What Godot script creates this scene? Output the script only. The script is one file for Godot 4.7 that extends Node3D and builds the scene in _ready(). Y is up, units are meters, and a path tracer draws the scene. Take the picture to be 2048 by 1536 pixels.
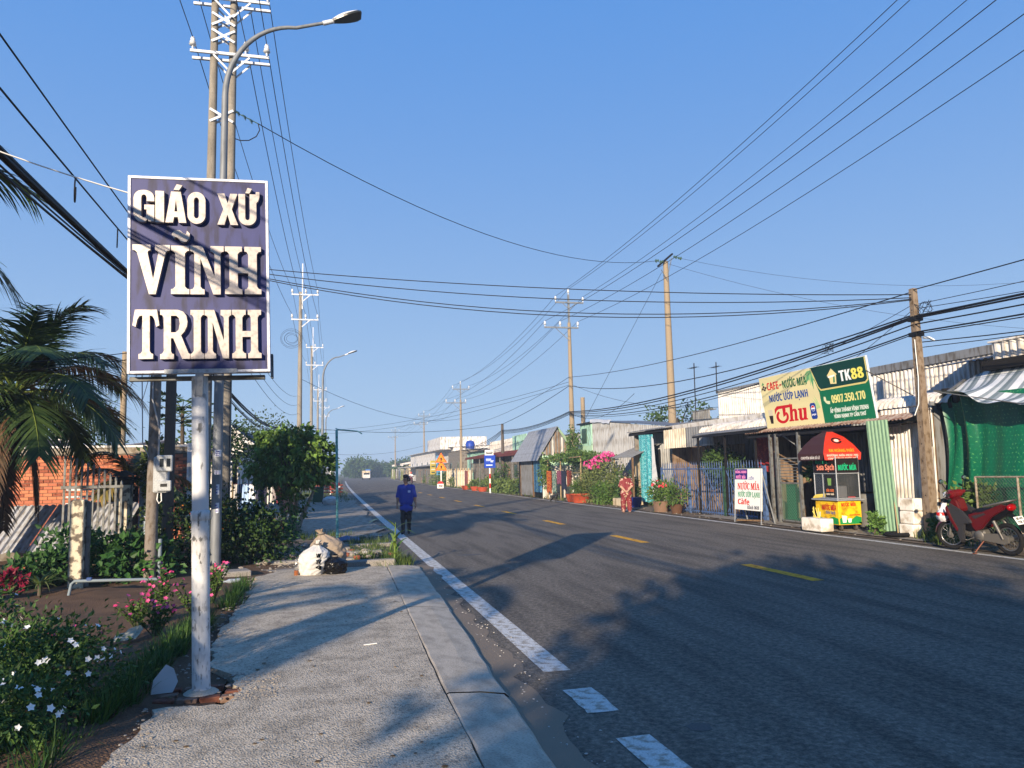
extends Node3D
# A village main road in early low sun: x to the right, -z along the road, y up, metres.

var M := {}
var T := {}
var names := {}
var rng := RandomNumberGenerator.new()
const SUN_AZ := 31.0
const SUN_EL := 15.0


class MB:
	var v := PackedVector3Array()
	var n := PackedVector3Array()
	var uv := PackedVector2Array()
	var c := PackedColorArray()
	var col := Color(1, 1, 1)
	var colored := false

	func tri(a: Vector3, b: Vector3, d: Vector3, na: Vector3, nb: Vector3, nd: Vector3) -> void:
		v.push_back(a); v.push_back(d); v.push_back(b)
		n.push_back(na); n.push_back(nd); n.push_back(nb)
		c.push_back(col); c.push_back(col); c.push_back(col)

	func flat(a: Vector3, b: Vector3, d: Vector3) -> void:
		var m := (b - a).cross(d - a).normalized()
		tri(a, b, d, m, m, m)

	func quad(a: Vector3, b: Vector3, d: Vector3, e: Vector3) -> void:
		var m := (d - a).cross(e - b).normalized()
		tri(a, b, d, m, m, m)
		tri(a, d, e, m, m, m)

	func box(p: Vector3, s: Vector3, bs := Basis.IDENTITY) -> void:
		cbox(p, s, 0.0, bs)

	func cbox(p: Vector3, s: Vector3, b := 0.0, bs := Basis.IDENTITY) -> void:
		var h := s * 0.5
		if b <= 0.0:
			for ax in 3:
				for sg in [-1.0, 1.0]:
					var u := Vector3.ZERO
					var w := Vector3.ZERO
					var m := Vector3.ZERO
					m[ax] = h[ax] * sg
					u[(ax + 1) % 3] = h[(ax + 1) % 3] * sg
					w[(ax + 2) % 3] = h[(ax + 2) % 3]
					quad(p + bs * (m - u - w), p + bs * (m + u - w), p + bs * (m + u + w), p + bs * (m - u + w))
			return
		var k := h - Vector3(b, b, b)
		for ax in 3:
			for sg in [-1.0, 1.0]:
				var u := Vector3.ZERO
				var w := Vector3.ZERO
				var m := Vector3.ZERO
				m[ax] = h[ax] * sg
				u[(ax + 1) % 3] = k[(ax + 1) % 3] * sg
				w[(ax + 2) % 3] = k[(ax + 2) % 3]
				quad(p + bs * (m - u - w), p + bs * (m + u - w), p + bs * (m + u + w), p + bs * (m - u + w))
		for ax in 3:
			var a1 := (ax + 1) % 3
			var a2 := (ax + 2) % 3
			for s1 in [-1.0, 1.0]:
				for s2 in [-1.0, 1.0]:
					var e := Vector3.ZERO
					e[ax] = k[ax]
					var o1 := Vector3.ZERO
					o1[a1] = h[a1] * s1
					o1[a2] = k[a2] * s2
					var o2 := Vector3.ZERO
					o2[a1] = k[a1] * s1
					o2[a2] = h[a2] * s2
					_out(p, bs, o1, o2, e)
		for sx in [-1.0, 1.0]:
			for sy in [-1.0, 1.0]:
				for sz in [-1.0, 1.0]:
					var a := Vector3(h.x * sx, k.y * sy, k.z * sz)
					var q := Vector3(k.x * sx, h.y * sy, k.z * sz)
					var d := Vector3(k.x * sx, k.y * sy, h.z * sz)
					if sx * sy * sz > 0:
						flat(p + bs * a, p + bs * q, p + bs * d)
					else:
						flat(p + bs * a, p + bs * d, p + bs * q)

	func _out(p: Vector3, bs: Basis, o1: Vector3, o2: Vector3, e: Vector3) -> void:
		var m := (o1 + o2).normalized()
		if (o2 - o1).cross(e).dot(m) > 0:
			quad(p + bs * (o1 - e), p + bs * (o2 - e), p + bs * (o2 + e), p + bs * (o1 + e))
		else:
			quad(p + bs * (o2 - e), p + bs * (o1 - e), p + bs * (o1 + e), p + bs * (o2 + e))

	# a bar between two points with a rectangular section
	func bar(a: Vector3, b: Vector3, w: float, d: float, up := Vector3.UP) -> void:
		var z := (b - a).normalized()
		var x := up.cross(z)
		if x.length() < 0.01:
			x = Vector3.RIGHT.cross(z)
		x = x.normalized()
		var y := z.cross(x)
		box((a + b) * 0.5, Vector3(w, d, a.distance_to(b)), Basis(x, y, z))

	# a round tube along a path; r is one radius or one per point
	func tube(path: Array, r, sides := 6, caps := true, sq := Vector2.ONE) -> void:
		var rings := []
		var norms := []
		var cnt := path.size()
		var x := Vector3.ZERO
		for i in cnt:
			var z: Vector3 = (path[mini(i + 1, cnt - 1)] - path[maxi(i - 1, 0)]).normalized()
			if i == 0:
				x = Vector3.UP.cross(z)
				if x.length() < 0.05:
					x = Vector3.RIGHT.cross(z)
				x = x.normalized()
			else:
				x = (x - z * x.dot(z)).normalized()
			var y := z.cross(x)
			var rad: float = r[i] if r is Array else r
			var ring := PackedVector3Array()
			var nr := PackedVector3Array()
			for k in sides:
				var a := TAU * k / sides
				var d := x * cos(a) * sq.x + y * sin(a) * sq.y
				ring.push_back(path[i] + d * rad)
				nr.push_back((x * cos(a) / sq.x + y * sin(a) / sq.y).normalized())
			rings.append(ring)
			norms.append(nr)
		for i in cnt - 1:
			for k in sides:
				var j := (k + 1) % sides
				tri(rings[i][k], rings[i][j], rings[i + 1][j], norms[i][k], norms[i][j], norms[i + 1][j])
				tri(rings[i][k], rings[i + 1][j], rings[i + 1][k], norms[i][k], norms[i + 1][j], norms[i + 1][k])
		if caps:
			for k in range(1, sides - 1):
				flat(rings[0][0], rings[0][k + 1], rings[0][k])
				flat(rings[cnt - 1][0], rings[cnt - 1][k], rings[cnt - 1][k + 1])

	# profile of Vector2(radius, height) turned round the y axis at p
	func lathe(p: Vector3, prof: Array, sides := 16, bs := Basis.IDENTITY, sharp := false) -> void:
		for i in prof.size() - 1:
			var a: Vector2 = prof[i]
			var b: Vector2 = prof[i + 1]
			var t := (b - a).normalized()
			var n0 := Vector2(t.y, -t.x)
			var na := n0
			var nb := n0
			if not sharp:
				if i > 0:
					var tp: Vector2 = (a - prof[i - 1]).normalized()
					if tp.dot(t) > 0.5:
						na = (n0 + Vector2(tp.y, -tp.x)).normalized()
				if i < prof.size() - 2:
					var tn: Vector2 = (prof[i + 2] - b).normalized()
					if tn.dot(t) > 0.5:
						nb = (n0 + Vector2(tn.y, -tn.x)).normalized()
			for k in sides:
				var a0 := TAU * k / sides
				var a1 := TAU * (k + 1) / sides
				var d0 := Vector3(cos(a0), 0, -sin(a0))
				var d1 := Vector3(cos(a1), 0, -sin(a1))
				var p00 := p + bs * (d0 * a.x + Vector3(0, a.y, 0))
				var p10 := p + bs * (d1 * a.x + Vector3(0, a.y, 0))
				var p01 := p + bs * (d0 * b.x + Vector3(0, b.y, 0))
				var p11 := p + bs * (d1 * b.x + Vector3(0, b.y, 0))
				var m00 := bs * (d0 * na.x + Vector3(0, na.y, 0))
				var m10 := bs * (d1 * na.x + Vector3(0, na.y, 0))
				var m01 := bs * (d0 * nb.x + Vector3(0, nb.y, 0))
				var m11 := bs * (d1 * nb.x + Vector3(0, nb.y, 0))
				if a.x > 0.0001:
					tri(p00, p10, p11, m00, m10, m11)
				if b.x > 0.0001:
					tri(p00, p11, p01, m00, m11, m01)

	func ball(p: Vector3, r: Vector3, seg := 10, rings := 6, bs := Basis.IDENTITY) -> void:
		var pts := []
		for i in rings + 1:
			var f := PI * i / rings
			var row := []
			for k in seg:
				var a := TAU * k / seg
				row.append(Vector3(sin(f) * cos(a), cos(f), -sin(f) * sin(a)))
			pts.append(row)
		for i in rings:
			for k in seg:
				var j := (k + 1) % seg
				var a: Vector3 = pts[i][k]
				var b: Vector3 = pts[i + 1][k]
				var d: Vector3 = pts[i + 1][j]
				var e: Vector3 = pts[i][j]
				var na := bs * (a / r).normalized()
				var nb := bs * (b / r).normalized()
				var nd := bs * (d / r).normalized()
				var ne := bs * (e / r).normalized()
				if i < rings - 1:
					tri(p + bs * (a * r), p + bs * (b * r), p + bs * (d * r), na, nb, nd)
				if i > 0:
					tri(p + bs * (a * r), p + bs * (d * r), p + bs * (e * r), na, nd, ne)

	# flat polygon (x, y) made solid from z0 to z1, in the axes of xf; bev slopes the front rim
	func prism(poly: PackedVector2Array, z0: float, z1: float, xf := Transform3D.IDENTITY, caps: Array = []) -> void:
		var pl := poly
		var area := 0.0
		for i in pl.size():
			area += pl[i].cross(pl[(i + 1) % pl.size()])
		if area < 0:
			pl = pl.duplicate()
			pl.reverse()
		var faces: Array = caps if caps.size() else [pl]
		for f in faces:
			var ix := Geometry2D.triangulate_polygon(f)
			for i in range(0, ix.size(), 3):
				var a: Vector2 = f[ix[i]]
				var b: Vector2 = f[ix[i + 1]]
				var d: Vector2 = f[ix[i + 2]]
				if (b - a).cross(d - a) < 0:
					var t := b
					b = d
					d = t
				flat(xf * Vector3(a.x, a.y, z1), xf * Vector3(b.x, b.y, z1), xf * Vector3(d.x, d.y, z1))
				flat(xf * Vector3(a.x, a.y, z0), xf * Vector3(d.x, d.y, z0), xf * Vector3(b.x, b.y, z0))
		walls(pl, z0, z1, xf)

	func walls(pl: PackedVector2Array, z0: float, z1: float, xf: Transform3D) -> void:
		for i in pl.size():
			var a := pl[i]
			var b := pl[(i + 1) % pl.size()]
			if a.distance_squared_to(b) > 1e-10:
				quad(xf * Vector3(a.x, a.y, z0), xf * Vector3(b.x, b.y, z0), xf * Vector3(b.x, b.y, z1), xf * Vector3(a.x, a.y, z1))

	# a ruled sheet through rows of points, smooth
	func sheet(rows: Array, smooth := true) -> void:
		var nr := rows.size()
		var nc: int = rows[0].size()
		if not smooth:
			for i in nr - 1:
				for j in nc - 1:
					quad(rows[i][j], rows[i][j + 1], rows[i + 1][j + 1], rows[i + 1][j])
			return
		var nm := []
		for i in nr:
			var row := []
			for j in nc:
				var du: Vector3 = rows[i][mini(j + 1, nc - 1)] - rows[i][maxi(j - 1, 0)]
				var dv: Vector3 = rows[mini(i + 1, nr - 1)][j] - rows[maxi(i - 1, 0)][j]
				row.append(du.cross(dv).normalized())
			nm.append(row)
		for i in nr - 1:
			for j in nc - 1:
				tri(rows[i][j], rows[i][j + 1], rows[i + 1][j + 1], nm[i][j], nm[i][j + 1], nm[i + 1][j + 1])
				tri(rows[i][j], rows[i + 1][j + 1], rows[i + 1][j], nm[i][j], nm[i + 1][j + 1], nm[i + 1][j])

	# the same with uv from 0 to 1
	func uvsheet(rows: Array) -> void:
		var nr := rows.size()
		var nc: int = rows[0].size()
		sheet(rows)
		for i in nr - 1:
			for j in nc - 1:
				var u0 := float(j) / (nc - 1)
				var u1 := float(j + 1) / (nc - 1)
				var v0 := float(i) / (nr - 1)
				var v1 := float(i + 1) / (nr - 1)
				for q in [Vector2(u0, v0), Vector2(u1, v1), Vector2(u1, v0), Vector2(u0, v0), Vector2(u0, v1), Vector2(u1, v1)]:
					uv.push_back(q)

	# one folded leaf blade: base, two shoulders, tip
	func leaf(p: Vector3, d: Vector3, side: Vector3, ln: float, w: float, fold := 0.25) -> void:
		var up := side.cross(d).normalized()
		var mid := p + d * (ln * 0.45)
		var l := mid + side * w + up * (w * fold)
		var r := mid - side * w + up * (w * fold)
		var t := p + d * ln - up * (ln * 0.12)
		flat(p, r, t)
		flat(p, t, l)

	# a long blade in segments that droops; w half-width at base
	func blade(p: Vector3, d: Vector3, side: Vector3, ln: float, w: float, droop: float, segs := 3) -> void:
		var q := p
		var dir := d
		var pl := p - side * w
		var pr := p + side * w
		for i in segs:
			dir = (dir + Vector3(0, -droop / segs, 0)).normalized()
			q += dir * (ln / segs)
			var ww := w * (1.0 - pow(float(i + 1) / segs, 1.6))
			if i == segs - 1:
				flat(pl, pr, q)
			else:
				var ql := q - side * ww
				var qr := q + side * ww
				quad(pl, pr, qr, ql)
				pl = ql
				pr = qr

	func mesh(indexed := false) -> ArrayMesh:
		var a := []
		a.resize(Mesh.ARRAY_MAX)
		a[Mesh.ARRAY_VERTEX] = v
		a[Mesh.ARRAY_NORMAL] = n
		if colored:
			a[Mesh.ARRAY_COLOR] = c
		if uv.size() == v.size():
			a[Mesh.ARRAY_TEX_UV] = uv
		if indexed:
			a[Mesh.ARRAY_INDEX] = PackedInt32Array(range(v.size()))
		var m := ArrayMesh.new()
		m.add_surface_from_arrays(Mesh.PRIMITIVE_TRIANGLES, a)
		return m


func rf(a: float, b: float) -> float:
	return rng.randf_range(a, b)


func V(x: float, y: float, z: float) -> Vector3:
	return Vector3(x, y, z)


func numbered(called: String) -> String:
	if not names.has(called):
		names[called] = 0
		return called
	names[called] += 1
	return "%s_%03d" % [called, names[called]]


func thing(called: String, label: String, category: String, at := Vector3.ZERO, turn := 0.0, group := "") -> Node3D:
	var o := Node3D.new()
	o.name = numbered(called)
	add_child(o)
	o.position = at
	o.rotation.y = turn
	meta(o, label, category, group)
	return o


func meta(o: Node, label: String, category: String, group := "") -> void:
	o.set_meta("label", label)
	o.set_meta("category", category)
	if group:
		o.set_meta("group", group)


func part(called: String, m, mt: Material, parent: Node, xf := Transform3D.IDENTITY) -> MeshInstance3D:
	var o := MeshInstance3D.new()
	o.name = called
	o.mesh = m.mesh() if m is MB else m
	o.material_override = mt
	parent.add_child(o, true)
	o.transform = xf
	return o


func solo(called: String, m, mt: Material, label: String, category: String, at := Vector3.ZERO, turn := 0.0, group := "") -> MeshInstance3D:
	var o := part(numbered(called), m, mt, self)
	o.position = at
	o.rotation.y = turn
	meta(o, label, category, group)
	return o


func struct(called: String, m, mt: Material) -> MeshInstance3D:
	var o := part(numbered(called), m, mt, self)
	o.set_meta("kind", "structure")
	return o


func copy(o: Node3D, at: Vector3, turn: float, label := "") -> Node3D:
	var base := String(o.name)
	if base.length() > 4 and base[base.length() - 4] == "_" and base.right(3).is_valid_int():
		base = base.left(base.length() - 4)
	var r := o.duplicate()
	r.name = numbered(base)
	add_child(r)
	r.position = at
	r.rotation.y = turn
	if label:
		r.set_meta("label", label)
	return r


func at(p: Vector3, turn := 0.0) -> Transform3D:
	return Transform3D(Basis(Vector3.UP, turn), p)


# ---- materials -------------------------------------------------------------

func ntex(freq: float, ramp: Array, octaves := 4, kind := FastNoiseLite.TYPE_SIMPLEX_SMOOTH, size := 512, sd := 1, gain := 0.5) -> NoiseTexture2D:
	var f := FastNoiseLite.new()
	f.noise_type = kind
	f.frequency = freq
	f.fractal_octaves = octaves
	f.seed = sd
	f.fractal_gain = gain
	var t := NoiseTexture2D.new()
	t.width = size
	t.height = size
	t.seamless = true
	t.noise = f
	if ramp.size():
		var g := Gradient.new()
		g.offsets = PackedFloat32Array()
		g.colors = PackedColorArray()
		var offs := PackedFloat32Array()
		var cols := PackedColorArray()
		for r in ramp:
			offs.push_back(r[0])
			cols.push_back(r[1])
		g.offsets = offs
		g.colors = cols
		t.color_ramp = g
	return t


func nmap(freq: float, strength: float, octaves := 4, kind := FastNoiseLite.TYPE_SIMPLEX_SMOOTH, sd := 3) -> NoiseTexture2D:
	var t := ntex(freq, [], octaves, kind, 512, sd)
	t.as_normal_map = true
	t.bump_strength = strength
	return t


func G(x: float) -> Color:
	return Color(x, x, x)


func mat(key: String, color: Color, rough := 0.85, tex = null, scale = 1.0, norm = null, nscale := 1.0, metal := 0.0) -> StandardMaterial3D:
	if M.has(key):
		return M[key]
	var m := StandardMaterial3D.new()
	m.resource_name = key
	m.albedo_color = color
	m.roughness = rough
	m.metallic = metal
	m.metallic_specular = 0.4
	m.cull_mode = BaseMaterial3D.CULL_DISABLED
	if tex:
		m.albedo_texture = tex
	if norm:
		m.normal_enabled = true
		m.normal_texture = norm
		m.normal_scale = nscale
	if tex or norm:
		m.uv1_triplanar = true
		m.uv1_world_triplanar = true
		m.uv1_scale = scale if scale is Vector3 else Vector3(scale, scale, scale)
	M[key] = m
	return m


func detail(m: StandardMaterial3D, tex: Texture2D, scale: Vector3) -> void:
	m.detail_enabled = true
	m.detail_blend_mode = BaseMaterial3D.BLEND_MODE_MUL
	m.detail_albedo = tex
	m.detail_uv_layer = BaseMaterial3D.DETAIL_UV_2
	m.uv2_triplanar = true
	m.uv2_world_triplanar = true
	m.uv2_scale = scale


func leafmat(key: String, rough := 0.55, back := Color(0.25, 0.4, 0.08)) -> StandardMaterial3D:
	if M.has(key):
		return M[key]
	var m := StandardMaterial3D.new()
	m.resource_name = key
	m.vertex_color_use_as_albedo = true
	m.roughness = rough
	m.metallic_specular = 0.35
	m.cull_mode = BaseMaterial3D.CULL_DISABLED
	m.backlight_enabled = true
	m.backlight = back
	M[key] = m
	return m


func vmat(key: String, rough := 0.8) -> StandardMaterial3D:
	if M.has(key):
		return M[key]
	var m := StandardMaterial3D.new()
	m.resource_name = key
	m.vertex_color_use_as_albedo = true
	m.roughness = rough
	m.cull_mode = BaseMaterial3D.CULL_DISABLED
	M[key] = m
	return m


func make_textures() -> void:
	T.fine = ntex(0.09, [[0.0, G(0.72)], [0.45, G(0.93)], [1.0, G(1.0)]], 5)
	T.speck = ntex(0.35, [[0.0, G(0.6)], [0.35, G(0.86)], [0.62, G(0.92)], [0.8, G(1.0)], [1.0, Color(1, 1, 1)]], 3)
	T.blotch = ntex(0.016, [[0.0, G(0.76)], [0.35, G(0.89)], [0.6, G(0.97)], [1.0, G(1.0)]], 5)
	T.grime = ntex(0.02, [[0.0, Color(0.62, 0.58, 0.53)], [0.3, Color(0.82, 0.79, 0.75)], [0.5, G(0.95)], [1.0, G(1.0)]], 6, FastNoiseLite.TYPE_SIMPLEX_SMOOTH, 512, 7)
	T.rust = ntex(0.02, [[0.0, Color(0.3, 0.15, 0.09)], [0.34, Color(0.42, 0.27, 0.2)], [0.5, Color(0.62, 0.56, 0.52)], [1.0, Color(0.72, 0.7, 0.68)]], 6, FastNoiseLite.TYPE_SIMPLEX_SMOOTH, 512, 11)
	T.asphalt = ntex(0.03, [[0.0, G(0.45)], [0.34, G(0.7)], [0.5, G(0.8)], [0.64, G(0.9)], [0.74, Color(1, 1, 1)], [1.0, Color(1, 1, 1)]], 5, FastNoiseLite.TYPE_SIMPLEX_SMOOTH, 1024, 5, 0.85)
	T.track = ntex(0.012, [[0.0, G(0.74)], [0.4, G(0.9)], [0.6, G(0.98)], [1.0, G(1.0)]], 5, FastNoiseLite.TYPE_SIMPLEX_SMOOTH, 512, 21)
	T.pits = ntex(0.035, [[0.0, G(0.5)], [0.28, G(0.7)], [0.38, G(0.89)], [0.6, G(0.97)], [1.0, G(1.0)]], 5, FastNoiseLite.TYPE_SIMPLEX_SMOOTH, 1024, 9, 0.8)
	T.bark = ntex(0.03, [[0.0, G(0.4)], [0.5, G(0.8)], [1.0, G(1.0)]], 5, FastNoiseLite.TYPE_SIMPLEX_SMOOTH, 256, 13)
	T.chip = ntex(0.03, [[0.0, G(1.0)], [0.5, G(0.96)], [0.69, G(0.93)], [0.73, Color(0.5, 0.5, 0.49)], [1.0, Color(0.36, 0.36, 0.35)]], 6, FastNoiseLite.TYPE_SIMPLEX_SMOOTH, 512, 31)
	T.peel = ntex(0.018, [[0.0, Color(0.34, 0.32, 0.30)], [0.36, Color(0.45, 0.42, 0.39)], [0.44, Color(0.66, 0.63, 0.58)], [0.5, Color(0.78, 0.76, 0.70)], [1.0, Color(0.84, 0.82, 0.77)]], 6, FastNoiseLite.TYPE_SIMPLEX_SMOOTH, 512, 17)
	T.n_fine = nmap(0.2, 4.0)
	T.n_rough = nmap(0.11, 3.0, 5)
	T.n_soft = nmap(0.012, 10.0, 4)


func make_materials() -> void:
	var m := mat("asphalt", Color(0.52, 0.485, 0.435), 0.9, T.asphalt, 0.4, T.n_fine, 0.5)
	detail(m, T.track, V(0.3, 0.3, 0.035))
	m = mat("concrete_slab", Color(0.80, 0.75, 0.665), 0.92, T.pits, 0.55, T.n_fine, 0.8)
	detail(m, T.blotch, V(0.35, 0.35, 0.35))
	m = mat("kerb_concrete", Color(0.79, 0.745, 0.67), 0.9, T.fine, 0.9, T.n_fine, 0.5)
	detail(m, T.blotch, V(0.5, 0.5, 0.3))
	m = mat("old_concrete", Color(0.60, 0.57, 0.52), 0.92, T.grime, 0.35, T.n_rough, 0.5)
	m = mat("soil", Color(0.44, 0.34, 0.26), 0.97, T.fine, 0.7, T.n_rough, 1.2)
	detail(m, T.blotch, V(0.3, 0.3, 0.3))
	m = mat("dirt", Color(0.52, 0.46, 0.39), 0.97, T.speck, 0.6, T.n_rough, 0.9)
	detail(m, T.grime, V(0.16, 0.16, 0.16))
	m = mat("sand", Color(0.58, 0.52, 0.45), 0.97, T.speck, 1.1, T.n_fine, 0.7)
	mat("earth", Color(0.42, 0.40, 0.28), 0.97, T.blotch, 0.06)
	m = mat("white_paint", Color(0.90, 0.90, 0.88), 0.75, T.speck, 0.4, T.n_fine, 0.4)
	detail(m, T.grime, V(0.9, 0.9, 0.9))
	m = mat("yellow_paint", Color(0.95, 0.70, 0.13), 0.75, T.fine, 0.4, T.n_fine, 0.4)
	detail(m, T.grime, V(0.55, 0.55, 0.55))
	mat("pole_concrete", Color(0.60, 0.575, 0.53), 0.9, T.fine, V(0.8, 0.25, 0.8), T.n_fine, 0.3)
	detail(M.pole_concrete, T.blotch, V(0.4, 0.12, 0.4))
	mat("pole_dark", Color(0.36, 0.33, 0.30), 0.92, T.fine, V(1.6, 0.2, 1.6), T.n_rough, 0.4)
	mat("galvanised", Color(0.66, 0.68, 0.70), 0.5, T.fine, 0.6, null, 1.0, 0.35)
	mat("galv_dull", Color(0.50, 0.52, 0.54), 0.6, T.blotch, V(0.8, 0.2, 0.8), null, 1.0, 0.25)
	mat("white_steel", Color(0.85, 0.87, 0.90), 0.5, T.fine, 0.5)
	mat("black_cable", Color(0.055, 0.055, 0.065), 0.6)
	mat("thin_wire", Color(0.16, 0.17, 0.19), 0.55, null, 1.0, null, 1.0, 0.3)
	mat("porcelain", Color(0.82, 0.83, 0.84), 0.25)
	mat("porcelain_brown", Color(0.22, 0.14, 0.12), 0.3)
	mat("dark_steel", Color(0.14, 0.13, 0.13), 0.55, T.fine, 2.0, null, 1.0, 0.3)
	mat("black_rubber", Color(0.09, 0.09, 0.09), 0.85, T.fine, 3.0)
	mat("plastic_black", Color(0.07, 0.07, 0.075), 0.45)
	mat("zinc", Color(0.60, 0.62, 0.65), 0.45, T.grime, V(0.8, 0.12, 0.8), null, 1.0, 0.45)
	mat("zinc_white", Color(0.84, 0.83, 0.81), 0.6, T.grime, V(0.7, 0.13, 0.7))
	mat("zinc_cream", Color(0.88, 0.85, 0.77), 0.65, T.grime, V(0.7, 0.13, 0.7))
	mat("zinc_green", Color(0.50, 0.64, 0.52), 0.6, T.fine, V(0.8, 0.12, 0.8))
	mat("zinc_mint", Color(0.72, 0.86, 0.74), 0.6, T.fine, V(0.8, 0.12, 0.8))
	mat("zinc_grey", Color(0.52, 0.53, 0.54), 0.6, T.grime, V(0.6, 0.12, 0.6), null, 1.0, 0.2)
	mat("zinc_brown", Color(0.52, 0.44, 0.36), 0.7, T.grime, V(0.6, 0.12, 0.6))
	mat("rust_roof", Color(0.95, 0.93, 0.9), 0.85, T.rust, V(0.5, 0.5, 0.5))
	mat("roof_dark", Color(0.26, 0.24, 0.25), 0.8, T.blotch, 0.5)
	mat("wall_white", Color(0.86, 0.86, 0.86), 0.85, T.grime, V(0.3, 0.12, 0.3))
	mat("wall_cream", Color(0.80, 0.74, 0.62), 0.88, T.grime, V(0.3, 0.14, 0.3))
	mat("wall_mint", Color(0.68, 0.86, 0.78), 0.85, T.grime, V(0.3, 0.14, 0.3))
	mat("wall_peel", Color(0.95, 0.94, 0.9), 0.92, T.peel, 0.6, T.n_rough, 0.5)
	mat("wall_grey", Color(0.50, 0.48, 0.45), 0.92, T.grime, 0.3)
	mat("dark_void", Color(0.10, 0.09, 0.085), 0.9, T.fine, 1.0)  # near-black: shade of interiors, undersides and holes is put into the colour
	mat("brick", Color(0.76, 0.46, 0.34), 0.9, T.fine, 1.2, T.n_fine, 0.4)
	mat("brick_pale", Color(0.83, 0.52, 0.37), 0.9, T.fine, 1.2, T.n_fine, 0.4)
	mat("brick_dark", Color(0.60, 0.34, 0.25), 0.9, T.grime, 1.2, T.n_fine, 0.4)
	mat("mortar", Color(0.48, 0.42, 0.36), 0.95, T.fine, 1.5, T.n_fine, 0.4)
	mat("bark_grey", Color(0.40, 0.36, 0.31), 0.92, T.bark, V(2.0, 0.6, 2.0), T.n_rough, 0.8)
	mat("bark_white", Color(0.68, 0.65, 0.60), 0.92, T.bark, V(2.0, 0.9, 2.0), T.n_rough, 0.6)
	mat("bark_palm", Color(0.26, 0.23, 0.20), 0.95, T.bark, V(1.0, 3.0, 1.0), T.n_rough, 0.9)
	mat("frond_dry", Color(0.42, 0.30, 0.20), 0.95, T.bark, 1.5)
	mat("wood", Color(0.50, 0.40, 0.29), 0.85, T.bark, V(3.0, 0.4, 3.0))
	mat("bamboo", Color(0.62, 0.54, 0.40), 0.7, T.fine, 2.0)
	mat("terracotta", Color(0.70, 0.30, 0.17), 0.8, T.fine, 1.5)
	mat("foam", Color(0.93, 0.91, 0.86), 0.75, T.grime, 0.25)
	mat("sheet_white", Color(0.90, 0.90, 0.88), 0.6)
	mat("blue_steel", Color(0.30, 0.40, 0.58), 0.55, T.grime, 0.6)
	mat("green_steel", Color(0.17, 0.30, 0.24), 0.6, T.grime, 0.6)
	mat("grey_steel", Color(0.46, 0.47, 0.47), 0.6, T.grime, 0.5, null, 1.0, 0.2)
	mat("cyan_paint", Color(0.42, 0.72, 0.72), 0.55, T.grime, 0.8)
	leafmat("leaf")
	leafmat("leaf_dry", 0.8, Color(0.2, 0.14, 0.05))
	leafmat("petal", 0.7, Color(0.3, 0.2, 0.2))
	vmat("vcol")
	vmat("vcol_gloss", 0.35)


# ---- text ------------------------------------------------------------------

var fonts := {}


func font(kind: String) -> Font:
	if not fonts.has(kind):
		var f := SystemFont.new()
		f.font_names = PackedStringArray(["Droid Serif" if kind.begins_with("serif") else "Droid Sans"])
		f.font_weight = 700 if kind.ends_with("bold") else 400
		fonts[kind] = f
	return fonts[kind]


const MARKED := {
	"Ư": ["U", "h"], "Ứ": ["U", "ha"], "Ớ": ["O", "ha"], "Ơ": ["O", "h"], "Ạ": ["A", "."], "Ấ": ["A", "^a"], "Ầ": ["A", "^g"], "Ĩ": ["I", "~"], "Ộ": ["O", "^."], "Ồ": ["O", "^g"], "Ữ": ["U", "h~"], "Í": ["I", "a"], "À": ["A", "g"], "Á": ["A", "a"], "Đ": ["D", "-"], "Ờ": ["O", "hg"], "Ỉ": ["I", "?"], "Ẻ": ["E", "?"],
	"ữ": ["u", "h~"], "ạ": ["a", "."], "ờ": ["o", "hg"], "à": ["a", "g"], "á": ["a", "a"], "ê": ["e", "^"], "í": ["i", "a"], "ư": ["u", "h"],
}


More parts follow.
